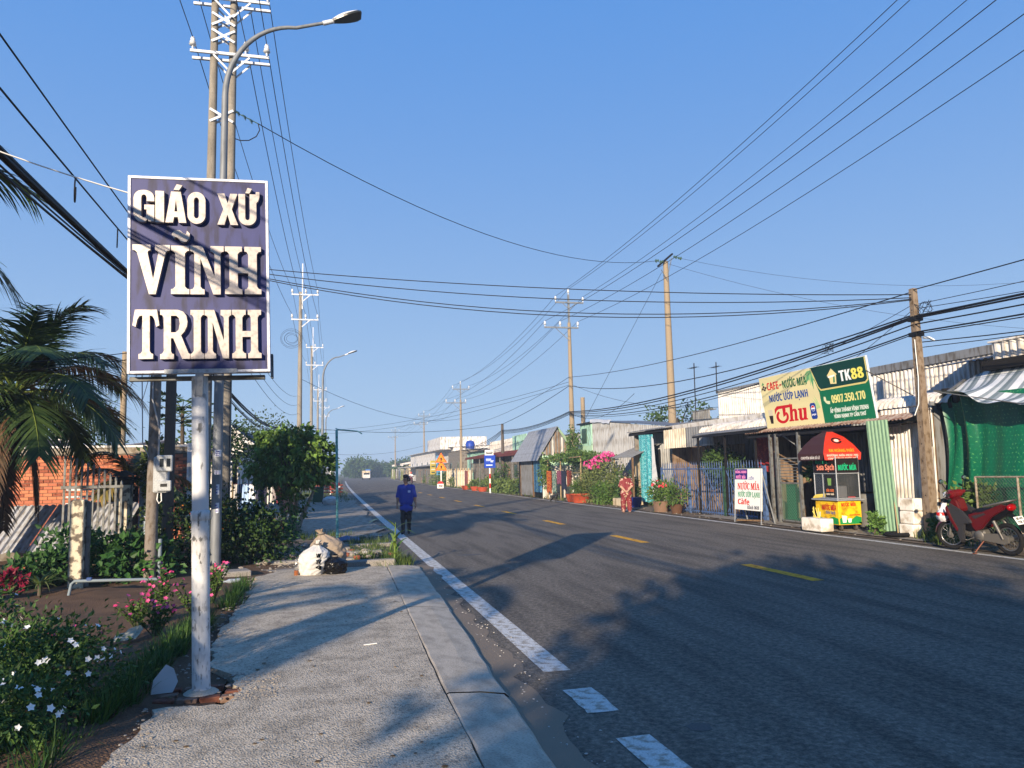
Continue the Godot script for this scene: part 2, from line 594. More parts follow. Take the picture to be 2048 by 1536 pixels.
# a line of print that fits the given box, flat and 1.5 mm proud; x0..x1, y0..y1 in the axes of xf.
# The font has no Vietnamese letters, so their marks are drawn here.
func print_text(txt: String, kind: String, x0: float, x1: float, y0: float, y1: float, color: Color, parent: Node, xf: Transform3D, shear := 0.0, called := "lettering") -> void:
	var plain := ""
	var marks := []
	var f := font(kind)
	for ch in txt:
		if MARKED.has(ch):
			marks.append([plain.length(), MARKED[ch][0], MARKED[ch][1]])
			plain += MARKED[ch][0]
		else:
			plain += ch
	var t := TextMesh.new()
	t.text = plain
	t.font = f
	t.font_size = 64
	t.pixel_size = 0.01
	t.depth = 0.05
	t.curve_step = 2.0
	t.horizontal_alignment = HORIZONTAL_ALIGNMENT_LEFT
	var a := t.surface_get_arrays(0) if t.get_surface_count() else []
	if a.is_empty():
		return
	var pv: PackedVector3Array = a[Mesh.ARRAY_VERTEX]
	var lo := Vector3(1e9, 1e9, 1e9)
	var hi := -lo
	for p in pv:
		lo = lo.min(p)
		hi = hi.max(p)
	var polys := []
	var base_lo := lo
	for m in marks:
		var w0: float = f.get_string_size(plain.left(m[0]), HORIZONTAL_ALIGNMENT_LEFT, -1, 64).x * 0.01
		var w1: float = f.get_string_size(plain.left(m[0] + 1), HORIZONTAL_ALIGNMENT_LEFT, -1, 64).x * 0.01
		var lower: bool = m[1] == String(m[1]).to_lower()
		var cap: float = base_lo.y + (0.36 if lower else 0.46)
		var cx := (w0 + w1) / 2
		var two: bool = String(m[2]).contains("^") and String(m[2]).length() > 1
		for k in m[2]:
			var yo: float = cap + 0.04
			var xo := cx
			if two and k != "^" and k != ".":
				xo += 0.15
				yo += 0.05
			match k:
				"a": polys.append([Vector2(xo - 0.05, yo), Vector2(xo + 0.03, yo), Vector2(xo + 0.12, yo + 0.13), Vector2(xo + 0.01, yo + 0.13)])
				"g": polys.append([Vector2(xo + 0.05, yo), Vector2(xo - 0.01, yo + 0.13), Vector2(xo - 0.12, yo + 0.13), Vector2(xo - 0.03, yo)])
				"?": polys.append([Vector2(xo - 0.04, yo), Vector2(xo + 0.02, yo), Vector2(xo + 0.06, yo + 0.14), Vector2(xo - 0.07, yo + 0.14)])
				"^": polys.append([Vector2(xo - 0.13, yo), Vector2(xo - 0.06, yo), Vector2(xo, yo + 0.06), Vector2(xo + 0.06, yo), Vector2(xo + 0.13, yo), Vector2(xo + 0.04, yo + 0.11), Vector2(xo - 0.04, yo + 0.11)])
				"~": polys.append([Vector2(xo - 0.14, yo), Vector2(xo - 0.09, yo), Vector2(xo - 0.04, yo + 0.04), Vector2(xo + 0.07, yo), Vector2(xo + 0.14, yo + 0.09), Vector2(xo + 0.09, yo + 0.09), Vector2(xo + 0.04, yo + 0.06), Vector2(xo - 0.07, yo + 0.1)])
				".": polys.append([Vector2(xo - 0.05, base_lo.y - 0.14), Vector2(xo + 0.05, base_lo.y - 0.14), Vector2(xo + 0.05, base_lo.y - 0.05), Vector2(xo - 0.05, base_lo.y - 0.05)])
				"-": polys.append([Vector2(w0 - 0.02, base_lo.y + 0.2), Vector2(w0 + 0.2, base_lo.y + 0.2), Vector2(w0 + 0.2, base_lo.y + 0.27), Vector2(w0 - 0.02, base_lo.y + 0.27)])
				"h": polys.append([Vector2(w1 - 0.07, cap - 0.1), Vector2(w1 - 0.01, cap - 0.07), Vector2(w1 + 0.06, cap + 0.0), Vector2(w1 + 0.06, cap + 0.09), Vector2(w1 - 0.03, cap + 0.09), Vector2(w1 - 0.03, cap + 0.02), Vector2(w1 - 0.09, cap - 0.02)])
	for pl in polys:
		for q in pl:
			lo.y = minf(lo.y, q.y)
			hi.y = maxf(hi.y, q.y)
			hi.x = maxf(hi.x, q.x)
	var sx := (x1 - x0) / (hi.x - lo.x)
	var sy := (y1 - y0) / (hi.y - lo.y)
	for i in pv.size():
		var p := pv[i]
		var yy := (p.y - lo.y) * sy
		pv[i] = xf * Vector3(x0 + (p.x - lo.x) * sx + shear * yy, y0 + yy, 0.0015 + (0.0015 if p.z > 0 else 0.0))
	a[Mesh.ARRAY_VERTEX] = pv
	var nn: PackedVector3Array = a[Mesh.ARRAY_NORMAL]
	for i in nn.size():
		nn[i] = (xf.basis * nn[i]).normalized()
	a[Mesh.ARRAY_NORMAL] = nn
	a[Mesh.ARRAY_TANGENT] = null
	var am := ArrayMesh.new()
	am.add_surface_from_arrays(Mesh.PRIMITIVE_TRIANGLES, a)
	if polys.size() or kind.ends_with("bold"):
		var b := MB.new()
		for pl in polys:
			var pp := PackedVector2Array()
			for q in pl:
				var yy: float = (q.y - lo.y) * sy
				pp.push_back(Vector2(x0 + (q.x - lo.x) * sx + shear * yy, y0 + yy))
			b.prism(pp, 0.0015, 0.0034, xf)
		var st := SurfaceTool.new()
		st.begin(Mesh.PRIMITIVE_TRIANGLES)
		st.append_from(am, 0, Transform3D.IDENTITY)
		if kind.ends_with("bold"):   # printed heavier than the font draws it
			st.append_from(am, 0, Transform3D(Basis.IDENTITY, xf.basis * Vector3(sx * 0.028, 0, 0.0005)))
		if polys.size():
			st.append_from(b.mesh(true), 0, Transform3D.IDENTITY)
		am = st.commit()
	part(called, am, ink(color), parent)


func ink(c: Color) -> StandardMaterial3D:
	return mat("ink_" + c.to_html(), c, 0.6)


func decal_poly(pts: Array, color: Color, parent: Node, xf: Transform3D, lift := 0.002, called := "print") -> void:
	var b := MB.new()
	b.prism(PackedVector2Array(pts), 0.0, lift, xf)
	part(called, b, ink(color), parent)


func rrect(x0: float, y0: float, x1: float, y1: float, r: float, n := 4) -> PackedVector2Array:
	var p := PackedVector2Array()
	for q in [[x1 - r, y0 + r, -PI / 2], [x1 - r, y1 - r, 0.0], [x0 + r, y1 - r, PI / 2], [x0 + r, y0 + r, PI]]:
		for i in n + 1:
			var a: float = q[2] + PI / 2 * i / n
			p.push_back(Vector2(q[0] + cos(a) * r, q[1] + sin(a) * r))
	return p


func curve_x(z: float) -> float:
	return 7e-5 * z * z if z < 0 else 0.0


func _ready() -> void:
	rng.seed = 4711
	# camera
	var cam := Camera3D.new()
	cam.name = "camera"
	cam.fov = 53.07
	cam.near = 0.05
	cam.far = 3000.0
	add_child(cam)
	cam.transform = Transform3D(Basis(V(0.97224766, -0.02081536, 0.23302618), V(-0.00552156, 0.99371513, 0.11180232), V(-0.23388885, -0.10998621, 0.96602228)).orthonormalized(), V(0, 1.75, 0))
	cam.current = true
	# sky
	var env := Environment.new()
	env.tonemap_mode = Environment.TONE_MAPPER_LINEAR
	env.tonemap_exposure = 1.8
	env.background_mode = Environment.BG_SKY
	var sm := ProceduralSkyMaterial.new()
	sm.sky_top_color = Color(0.22, 0.43, 0.68)
	sm.sky_horizon_color = Color(0.555, 0.645, 0.725)
	sm.sky_curve = 0.22
	sm.sky_energy_multiplier = 1.0
	sm.ground_bottom_color = Color(0.25, 0.24, 0.22)
	sm.ground_horizon_color = Color(0.60, 0.66, 0.72)
	sm.sun_angle_max = 20.0
	var sky := Sky.new()
	sky.sky_material = sm
	env.sky = sky
	env.fog_enabled = true
	env.fog_density = 0.0013
	env.fog_light_color = Color(0.66, 0.74, 0.83)
	env.sdfgi_enabled = true
	env.ssao_enabled = true
	env.ssil_enabled = true
	var we := WorldEnvironment.new()
	we.name = "environment"
	we.environment = env
	add_child(we)
	# sun, low behind the left shoulder
	var sun := DirectionalLight3D.new()
	sun.name = "sun"
	sun.light_energy = 1.6
	sun.light_color = Color(1.0, 0.915, 0.80)
	sun.light_angular_distance = 0.55
	sun.shadow_enabled = true
	add_child(sun)
	var az := deg_to_rad(SUN_AZ)
	var el := deg_to_rad(SUN_EL)
	var to_sun := V(-sin(az) * cos(el), sin(el), cos(az) * cos(el))
	sun.look_at_from_position(to_sun * 50.0, Vector3.ZERO)
	make_textures()
	make_materials()
	build_ground()
	build_all()


# a strip along the road between two offsets, following its gentle bend
func strip(x0: float, x1: float, z0: float, z1: float, y: float, step := 2.0, jag0 := 0.0, jag1 := 0.0) -> MB:
	var b := MB.new()
	var rows := []
	var z := z0
	while true:
		var cx := curve_x(z)
		rows.append([V(x0 + cx + rf(-jag0, jag0), y, z), V(x1 + cx + rf(-jag1, jag1), y, z)])
		if z <= z1 + 0.001:
			break
		z = maxf(z - step, z1)
		if z < -60:
			step = maxf(step, 5.0)
	b.sheet(rows, false)
	return b


# a solid slab from a plan outline (x, z) and two heights
func slab(pts: Array, y0: float, y1: float) -> MB:
	var b := MB.new()
	var p := PackedVector2Array()
	for q in pts:
		p.push_back(Vector2(q[0], -q[1]))
	b.prism(p, y0, y1, Transform3D(Basis(V(1, 0, 0), V(0, 0, -1), V(0, 1, 0)), Vector3.ZERO))
	return b


func jagged(a: Vector2, d: Vector2, n: int, amp: float) -> Array:
	var out := []
	var side := (d - a).normalized().orthogonal()
	for i in n:
		var t := float(i) / n
		var q := a.lerp(d, t) + side * (rf(-amp, amp) if i > 0 else 0.0)
		out.append([q.x, q.y])
	return out


func build_ground() -> void:
	var b := MB.new()
	b.quad(V(-900, -0.06, 300), V(900, -0.06, 300), V(900, -0.06, -1400), V(-900, -0.06, -1400))
	struct("ground", b, M.earth)
	b = strip(1.35, 12.25, 40, -420, 0.0, 2.0, 0.0, 0.04)
	struct("road", b, M.asphalt)
	# painted lines: each dash is a thing of its own
	var k := 0
	b = strip(1.83, 2.07, -6.62, -160, 0.004, 2.0)
	solo("edge_line", b, M.white_paint, "long solid white edge line beside the left sidewalk", "road marking")
	b = strip(11.7, 11.88, 40, -200, 0.004, 2.0, 0.01, 0.01)
	solo("edge_line", b, M.white_paint, "thin white edge line along the right side of the road", "road marking")
	var dl := ["short white dash nearest the solid white edge line", "white dash at the bottom edge of the picture"]
	for q in [[-6.06, -5.44], [-4.92, -4.0]]:
		b = MB.new()
		var j := []
		for s in 7:
			var z: float = lerpf(q[1], q[0], s / 6.0)
			j.append([V(1.83 + rf(-0.008, 0.008), 0.004, z + rf(-0.01, 0.01)), V(2.07 + rf(-0.008, 0.008), 0.004, z + rf(-0.01, 0.01))])
		b.sheet(j, false)
		solo("edge_dash", b, M.white_paint, dl[k], "road marking", Vector3.ZERO, 0.0, "white dashes of the left edge line")
		k += 1
	var yl := ["nearest yellow centre dash, in front of the juice cart", "second yellow centre dash from the camera", "third yellow centre dash from the camera", "fourth yellow centre dash from the camera", "fifth yellow centre dash from the camera", "sixth yellow centre dash from the camera", "seventh yellow centre dash from the camera", "eighth yellow centre dash from the camera", "ninth yellow centre dash from the camera"]
	for i in 9:
		var z0 := -10.35 - 6.47 * i
		b = strip(7.04, 7.25, z0, z0 - 2.1, 0.004, 0.7, 0.006, 0.006)
		solo("centre_dash", b, M.yellow_paint, yl[i], "road marking", Vector3.ZERO, 0.0, "yellow dashes of the centre line")
	# right verge
	b = strip(12.05, 16.5, 40, -300, 0.02, 1.0, 0.12, 0.0)
	struct("right_verge", b, M.dirt)
	b = MB.new()
	b.quad(V(12.35, 0.045, -14.2), V(13.6, 0.045, -14.2), V(13.6, 0.045, -24.5), V(12.25, 0.045, -24.5))
	struct("shop_apron", b, M.old_concrete)
	# left: garden soil, rubble patch, far pavement
	b = MB.new()
	var rows := []
	var fn := FastNoiseLite.new()
	fn.frequency = 0.35
	fn.seed = 5
	var zz := 6.0
	while zz > -24.0:
		var row := []
		var xx := -14.0
		while xx < -0.55:
			var e := smoothstep(-0.9, -1.6, xx)
			row.append(V(xx, 0.05 + e * 0.05 + fn.get_noise_2d(xx * 3, zz * 3) * 0.07 * e + fn.get_noise_2d(xx * 14, zz * 14) * 0.02, zz))
			xx += 0.3
		rows.append(row)
		zz -= 0.3
	b.sheet(rows)
	struct("garden_soil", b, M.soil)
	b = MB.new()
	rows = []
	zz = -13.6
	while zz > -22.0:
		var row := []
		var xx := -2.4
		while xx < 1.75:
			row.append(V(xx, 0.045 + fn.get_noise_2d(xx * 9, zz * 9) * 0.05 - 0.045 * smoothstep(1.2, 1.7, xx), zz))
			xx += 0.22
		rows.append(row)
		zz -= 0.25
	b.sheet(rows)
	struct("rubble_ground", b, M.dirt)
	b = strip(-3.6, 1.55, -21.0, -78, 0.05, 1.5, 0.0, 0.22)
	struct("far_pavement", b, M.old_concrete)
	b = strip(0.9, 1.66, -13.6, -120, 0.012, 0.6, 0.0, 0.12)
	struct("dusty_shoulder", b, M.sand)
	b = strip(-40, 1.2, -78, -400, 0.03, 5.0)
	struct("left_verge", b, M.earth)
	# near slab with a broken left edge and a poured kerb band beside it
	var pts := [[1.0, 6.0], [0.86, -4.0], [0.87, -6.0], [0.93, -9.0], [1.0, -12.0], [1.04, -14.05]]
	for i in range(pts.size() - 1, -1, -1):
		pts[i][0] += rf(-0.008, 0.008)
	var inner := []
	for i in pts.size() - 1:
		inner += jagged(Vector2(pts[i][0], pts[i][1]), Vector2(pts[i + 1][0], pts[i + 1][1]), 14, 0.006)
	inner += [[1.03, -14.0]]
	inner += jagged(Vector2(0.6, -14.02), Vector2(-0.75, -14.15), 10, 0.025)
	inner += jagged(Vector2(-0.78, -14.1), Vector2(-1.12, -13.3), 6, 0.05)
	inner += jagged(Vector2(-1.12, -13.3), Vector2(-1.06, -11.0), 18, 0.06)
	inner += jagged(Vector2(-1.02, -11.0), Vector2(-1.12, -9.0), 16, 0.05)
	inner += jagged(Vector2(-1.1, -9.0), Vector2(-0.98, -7.3), 14, 0.05)
	inner += jagged(Vector2(-0.72, -6.95), Vector2(-0.62, -6.2), 8, 0.04)
	inner += jagged(Vector2(-0.72, -6.12), Vector2(-1.18, -6.2), 6, 0.03)
	inner += jagged(Vector2(-1.2, -6.15), Vector2(-1.24, -4.2), 18, 0.045)
	inner += [[-1.3, 6.0]]
	b = slab(inner, -0.05, 0.1)
	struct("sidewalk", b, M.concrete_slab)
	# kerb band: two poured lengths with a crack between
	for q in [[6.0, -5.9], [-5.93, -9.7], [-9.72, -14.1]]:
		rows = []
		var z: float = q[0]
		while true:
			var xi := _lerp_tab(z, [[6.0, 1.0], [-4.0, 0.86], [-6.0, 0.87], [-9.0, 0.93], [-12.0, 1.0], [-14.1, 1.04]]) + 0.006 + rf(-0.003, 0.006)
			var xo := _lerp_tab(z, [[6.0, 1.18], [-4.57, 1.29], [-9.0, 1.48], [-14.72, 1.66]]) + rf(-0.014, 0.014)
			rows.append([V(xi, -0.03, z), V(xi + 0.004, 0.094, z), V(xi + 0.02, 0.1, z), V(lerpf(xi, xo, 0.55), 0.086, z), V(xo - 0.03, 0.058, z), V(xo, 0.03, z), V(xo + 0.015, -0.02, z)])
			if z <= q[1]:
				break
			z = maxf(z - 0.3, q[1])
		b = MB.new()
		b.sheet(rows, false)
		struct("kerb", b, M.kerb_concrete)
	# wind-blown sand along the kerb
	rows = []
	var z := 4.0
	while z > -14.6:
		var xo := _lerp_tab(z, [[6.0, 1.18], [-4.57, 1.29], [-9.0, 1.48], [-14.72, 1.66]])
		var w := 0.26 + fn.get_noise_1d(z * 3.0) * 0.16 + rf(-0.03, 0.03)
		rows.append([V(xo - 0.03, 0.032, z), V(xo + w * 0.4, 0.012, z), V(xo + maxf(w, 0.06), 0.003, z)])
		z -= 0.16
	b = MB.new()
	b.sheet(rows)
	struct("kerb_sand", b, M.sand)
	# old oil drips and a tar seam on the asphalt
	mat("oil", Color(0.33, 0.32, 0.31), 0.7, T.fine, 1.0)
	for q in [[2.45, -4.95, 0.09, 0.05, "dark oil spot beside the white dashes"], [2.9, -16.0, 0.3, 0.05, "dark skid smear beside the white line ahead"]]:
		b = MB.new()
		var pl := []
		for m in 14:
			var a := TAU * m / 14.0
			pl.append([q[0] + cos(a) * q[2] * rf(0.7, 1.2), q[1] + sin(a) * q[3] * 2.0 * rf(0.7, 1.2)])
		solo("oil_stain", slab(pl, 0.001, 0.003), M.oil, q[4], "stain")
	pebbles()


func _lerp_tab(z: float, tab: Array) -> float:
	for i in tab.size() - 1:
		if z <= tab[i][0] and z >= tab[i + 1][0]:
			return lerpf(tab[i][1], tab[i + 1][1], (z - tab[i][0]) / (tab[i + 1][0] - tab[i][0]))
	return tab[tab.size() - 1][1] if z < tab[tab.size() - 1][0] else tab[0][1]


func stone_mesh(sd: int) -> ArrayMesh:
	var r := RandomNumberGenerator.new()
	r.seed = sd
	var b := MB.new()
	var pts := []
	for i in 5:
		var row := []
		for k in 7:
			var f := PI * i / 4.0
			var a := TAU * k / 7.0
			row.append(V(sin(f) * cos(a), cos(f) * 0.75, -sin(f) * sin(a)) * r.randf_range(0.72, 1.1))
		pts.append(row)
	for k in 7:
		pts[0][k] = pts[0][0]
		pts[4][k] = pts[4][0]
	for i in 4:
		for k in 7:
			var j := (k + 1) % 7
			if i < 3:
				b.flat(pts[i][k], pts[i + 1][k], pts[i + 1][j])
			if i > 0:
				b.flat(pts[i][k], pts[i + 1][j], pts[i][j])
	return b.mesh()


func scatter(called: String, m: Mesh, mt: Material, xfs: Array, label: String, category: String) -> void:
	var mm := MultiMesh.new()
	mm.transform_format = MultiMesh.TRANSFORM_3D
	mm.mesh = m
	mm.instance_count = xfs.size()
	for i in xfs.size():
		mm.set_instance_transform(i, xfs[i])
	var o := MultiMeshInstance3D.new()
	o.multimesh = mm
	o.material_override = mt
	o.name = numbered(called)
	add_child(o)
	o.set_meta("kind", "stuff")
	meta(o, label, category)


func rand_xf(p: Vector3, s: float, flat := 0.6) -> Transform3D:
	return Transform3D(Basis(Vector3.UP, rf(0, TAU)) * Basis.from_scale(V(s * rf(0.7, 1.3), s * flat * rf(0.7, 1.3), s * rf(0.7, 1.3))), p)


func pebbles() -> void:
	mat("stone", Color(0.60, 0.57, 0.53), 0.95, T.fine, 2.0)
	mat("stone_pale", Color(0.74, 0.72, 0.69), 0.95, T.fine, 2.0)
	var xs := []
	for i in 420:   # crumbled aggregate along the broken slab edge
		var z := rf(-13.4, -4.1)
		xs.append(rand_xf(V(-1.1 + rf(-0.16, 0.14) + (0.4 if z > -7.0 and z < -6.2 else 0.0), 0.09 + rf(0, 0.015), z), rf(0.006, 0.02)))
	for i in 160:
		xs.append(rand_xf(V(rf(-0.66, -0.35), 0.102, rf(-6.95, -6.2)), rf(0.005, 0.013)))
	scatter("slab_crumbs", stone_mesh(1), M.stone, xs, "crumbled grey aggregate along the broken slab edge", "gravel")
	xs = []
	for i in 260:
		var z := rf(-13.5, -3.5)
		xs.append(rand_xf(V(lerpf(1.3, 1.62, (-z - 4) / 10.0) + absf(rng.randfn(0, 0.22)), 0.008, z), rf(0.004, 0.013)))
	scatter("kerb_grit", stone_mesh(2), M.stone_pale, xs, "fine grit scattered on the sandy gutter", "gravel")
	xs = []
	for i in 130:
		xs.append(rand_xf(V(rf(-2.4, 0.9), 0.106, rf(-13.5, -4.2)), rf(0.008, 0.02), 0.12))
	scatter("leaf_litter", stone_mesh(6), mat("dry_leaf", Color(0.40, 0.31, 0.20), 0.9, T.fine, 3.0), xs, "small dry leaf litter on the sidewalk and soil", "leaf litter")
	xs = []
	for i in 500:
		xs.append(rand_xf(V(rf(-1.7, 1.3), 0.06, rf(-19.0, -14.3)), rf(0.01, 0.035)))
	scatter("rubble_chips", stone_mesh(3), M.stone, xs, "small rubble chips on the dirt behind the sacks", "gravel")
	xs = []
	for i in 300:
		var z := rf(-60.0, -10.0)
		xs.append(rand_xf(V(12.1 + rf(0, 0.9), 0.03, z), rf(0.01, 0.04)))
	scatter("verge_grit", stone_mesh(4), M.stone, xs, "loose grit along the right road edge", "gravel")


# ---- church sign ------------------------------------------------------------

func arcp(cx: float, cy: float, rx: float, ry: float, a0: float, a1: float, n := 8) -> Array:
	var o := []
	for i in n + 1:
		var a := deg_to_rad(lerpf(a0, a1, float(i) / n))
		o.append(Vector2(cx + cos(a) * rx, cy + sin(a) * ry))
	return o


func ell_ring(x0: float, y0: float, x1: float, y1: float, rx: float, ry: float) -> Array:
	return arcp(x1 - rx, y1 - ry, rx, ry, 0, 90) + arcp(x0 + rx, y1 - ry, rx, ry, 90, 180) + arcp(x0 + rx, y0 + ry, rx, ry, 180, 270) + arcp(x1 - rx, y0 + ry, rx, ry, 270, 360)


# outlines of one letter in a unit box: [caps, contours]
func glyph(ch: String) -> Array:
	match ch:
		"G":
			var p := arcp(0.56, 0.74, 0.44, 0.26, 0, 90) + arcp(0.44, 0.74, 0.44, 0.26, 90, 180) + arcp(0.44, 0.27, 0.44, 0.27, 180, 262) + arcp(0.48, 0.17, 0.2, 0.17, 280, 335, 3) + [Vector2(0.73, 0.02), Vector2(1, 0.02), Vector2(1, 0.54), Vector2(0.52, 0.54), Vector2(0.52, 0.39), Vector2(0.63, 0.39), Vector2(0.63, 0.25)]
			p += arcp(0.5, 0.24, 0.13, 0.11, 0, -180, 6)
			p += arcp(0.5, 0.76, 0.13, 0.1, 180, 0, 6)
			p += [Vector2(0.63, 0.65), Vector2(1, 0.65)]
			return [[p], [p]]
		"I":
			var p := [Vector2(0, 0), Vector2(1, 0), Vector2(1, 1), Vector2(0, 1)]
			return [[p], [p]]
		"A":
			var l := [Vector2(0, 0), Vector2(0.36, 0), Vector2(0.41, 0.18), Vector2(0.5, 0.18), Vector2(0.5, 0.36), Vector2(0.43, 0.36), Vector2(0.5, 0.74), Vector2(0.5, 1), Vector2(0.27, 1)]
			var r := []
			for q in l:
				r.append(Vector2(1 - q.x, q.y))
			return [[l, r], [[Vector2(0, 0), Vector2(0.36, 0), Vector2(0.41, 0.18), Vector2(0.59, 0.18), Vector2(0.64, 0), Vector2(1, 0), Vector2(0.73, 1), Vector2(0.27, 1)], [Vector2(0.43, 0.36), Vector2(0.5, 0.74), Vector2(0.57, 0.36)]]]
		"O":
			var o := ell_ring(0, 0, 1, 1, 0.5, 0.28)
			var i := ell_ring(0.36, 0.17, 0.64, 0.83, 0.14, 0.1)
			var ol := []
			var orr := []
			for q in o:
				if q.x <= 0.501:
					ol.append(q)
				if q.x >= 0.499:
					orr.append(q)
			ol = arcp(0.5, 0.72, 0.5, 0.28, 90, 180) + arcp(0.5, 0.28, 0.5, 0.28, 180, 270) + arcp(0.5, 0.27, 0.14, 0.1, 270, 180) + arcp(0.5, 0.73, 0.14, 0.1, 180, 90)
			orr = []
			for q in ol:
				orr.append(Vector2(1 - q.x, q.y))
			i.reverse()
			return [[ol, orr], [o, i]]
		"X":
			var p := [Vector2(0, 0), Vector2(0.34, 0), Vector2(0.49, 0.33), Vector2(0.64, 0), Vector2(1, 0), Vector2(0.7, 0.5), Vector2(0.98, 1), Vector2(0.63, 1), Vector2(0.5, 0.68), Vector2(0.35, 1), Vector2(0.0, 1), Vector2(0.29, 0.5)]
			return [[p], [p]]
		"U":
			var p := [Vector2(0, 1)] + arcp(0.46, 0.27, 0.46, 0.27, 180, 270) + arcp(0.54, 0.27, 0.46, 0.27, 270, 360) + [Vector2(1, 0.72), Vector2(1.1, 0.78), Vector2(1.18, 0.92), Vector2(1.18, 1.08), Vector2(0.98, 1.08), Vector2(0.98, 1.0), Vector2(0.63, 1)] + arcp(0.5, 0.26, 0.13, 0.1, 0, -180, 6) + [Vector2(0.37, 1)]
			return [[p], [p]]
		"acute":
			var p := [Vector2(0, 0.05), Vector2(0.6, 0), Vector2(1, 0.85), Vector2(0.35, 1.0)]
			return [[p], [p]]
		"tilde":
			var p := [Vector2(0, 0.62), Vector2(0.1, 0.85), Vector2(0.28, 1.0), Vector2(0.45, 0.98), Vector2(0.62, 0.78), Vector2(0.75, 0.66), Vector2(0.82, 0.75), Vector2(0.84, 0.95), Vector2(1.0, 0.72), Vector2(0.97, 0.35), Vector2(0.82, 0.06), Vector2(0.62, 0.0), Vector2(0.46, 0.12), Vector2(0.34, 0.36), Vector2(0.22, 0.4), Vector2(0.12, 0.3)]
			return [[p], [p]]
		"Is":
			var p := slab_foot(0.0, 1.0, 0.24, 0.76)
			return [[p], [p]]
		"V":
			var p := [Vector2(0.44, 0), Vector2(0.62, 0), Vector2(0.88, 0.84), Vector2(0.93, 0.88), Vector2(1.0, 0.89), Vector2(1.0, 1), Vector2(0.6, 1), Vector2(0.6, 0.89), Vector2(0.66, 0.88), Vector2(0.69, 0.84), Vector2(0.55, 0.3), Vector2(0.4, 0.84), Vector2(0.42, 0.88), Vector2(0.48, 0.89), Vector2(0.48, 1), Vector2(0, 1), Vector2(0, 0.89), Vector2(0.07, 0.88), Vector2(0.12, 0.84)]
			return [[p], [p]]
		"N":
			var p := [Vector2(0, 0), Vector2(0.42, 0), Vector2(0.42, 0.1), Vector2(0.36, 0.11), Vector2(0.3, 0.16), Vector2(0.3, 0.74), Vector2(0.68, 0), Vector2(0.9, 0), Vector2(0.9, 0.84), Vector2(0.94, 0.88), Vector2(1, 0.89), Vector2(1, 1), Vector2(0.6, 1), Vector2(0.6, 0.89), Vector2(0.66, 0.88), Vector2(0.72, 0.84), Vector2(0.72, 0.36), Vector2(0.36, 1), Vector2(0, 1), Vector2(0, 0.89), Vector2(0.07, 0.88), Vector2(0.12, 0.84), Vector2(0.12, 0.16), Vector2(0.07, 0.11), Vector2(0, 0.1)]
			return [[p], [p]]
		"H":
			var a := [Vector2(0, 0), Vector2(0.47, 0), Vector2(0.47, 0.1), Vector2(0.41, 0.11), Vector2(0.35, 0.16), Vector2(0.35, 0.44), Vector2(0.64, 0.44), Vector2(0.64, 0.16), Vector2(0.6, 0.11), Vector2(0.54, 0.1), Vector2(0.54, 0), Vector2(1, 0), Vector2(1, 0.1), Vector2(0.93, 0.11), Vector2(0.88, 0.16)]
			var p := a.duplicate()
			for i in range(a.size() - 1, -1, -1):
				p.append(Vector2(a[i].x, 1.0 - a[i].y) if a[i].y != 0.44 else Vector2(a[i].x, 0.6))
			p += [Vector2(0.11, 0.84), Vector2(0.11, 0.16), Vector2(0.07, 0.11), Vector2(0, 0.1)]
			# close the left side in order
			p = a + _mirror_h(a) + [Vector2(0, 0.9), Vector2(0.06, 0.89), Vector2(0.12, 0.84), Vector2(0.12, 0.16), Vector2(0.06, 0.11), Vector2(0, 0.1)]
			return [[p], [p]]
		"T":
			var p := [Vector2(0.23, 0), Vector2(0.77, 0), Vector2(0.77, 0.1), Vector2(0.7, 0.11), Vector2(0.64, 0.16), Vector2(0.64, 0.88), Vector2(0.74, 0.87), Vector2(0.82, 0.8), Vector2(0.88, 0.65), Vector2(1.0, 0.68), Vector2(0.91, 1), Vector2(0.09, 1), Vector2(0.0, 0.68), Vector2(0.12, 0.65), Vector2(0.18, 0.8), Vector2(0.26, 0.87), Vector2(0.37, 0.88), Vector2(0.37, 0.16), Vector2(0.31, 0.11), Vector2(0.23, 0.1)]
			return [[p], [p]]
		"R":
			var low := [Vector2(0, 0), Vector2(0.46, 0), Vector2(0.46, 0.1), Vector2(0.4, 0.11), Vector2(0.36, 0.16), Vector2(0.36, 0.42), Vector2(0.44, 0.42), Vector2(0.74, 0.0), Vector2(1, 0), Vector2(1, 0.1), Vector2(0.95, 0.12), Vector2(0.7, 0.48)]
			var bowl_o := [Vector2(0.82, 0.56), Vector2(0.9, 0.66), Vector2(0.92, 0.76), Vector2(0.88, 0.88), Vector2(0.78, 0.96), Vector2(0.6, 1.0)]
			var left := [Vector2(0, 1), Vector2(0, 0.9), Vector2(0.07, 0.89), Vector2(0.12, 0.84), Vector2(0.12, 0.16), Vector2(0.07, 0.11), Vector2(0, 0.1)]
			var hole := [Vector2(0.36, 0.54), Vector2(0.36, 0.88), Vector2(0.54, 0.88), Vector2(0.63, 0.83), Vector2(0.66, 0.72), Vector2(0.62, 0.59), Vector2(0.52, 0.54)]
			var c1 := [Vector2(0, 0), Vector2(0.46, 0), Vector2(0.46, 0.1), Vector2(0.4, 0.11), Vector2(0.36, 0.16), Vector2(0.36, 0.42), Vector2(0.36, 1), Vector2(0, 1), Vector2(0, 0.9), Vector2(0.07, 0.89), Vector2(0.12, 0.84), Vector2(0.12, 0.16), Vector2(0.07, 0.11), Vector2(0, 0.1)]
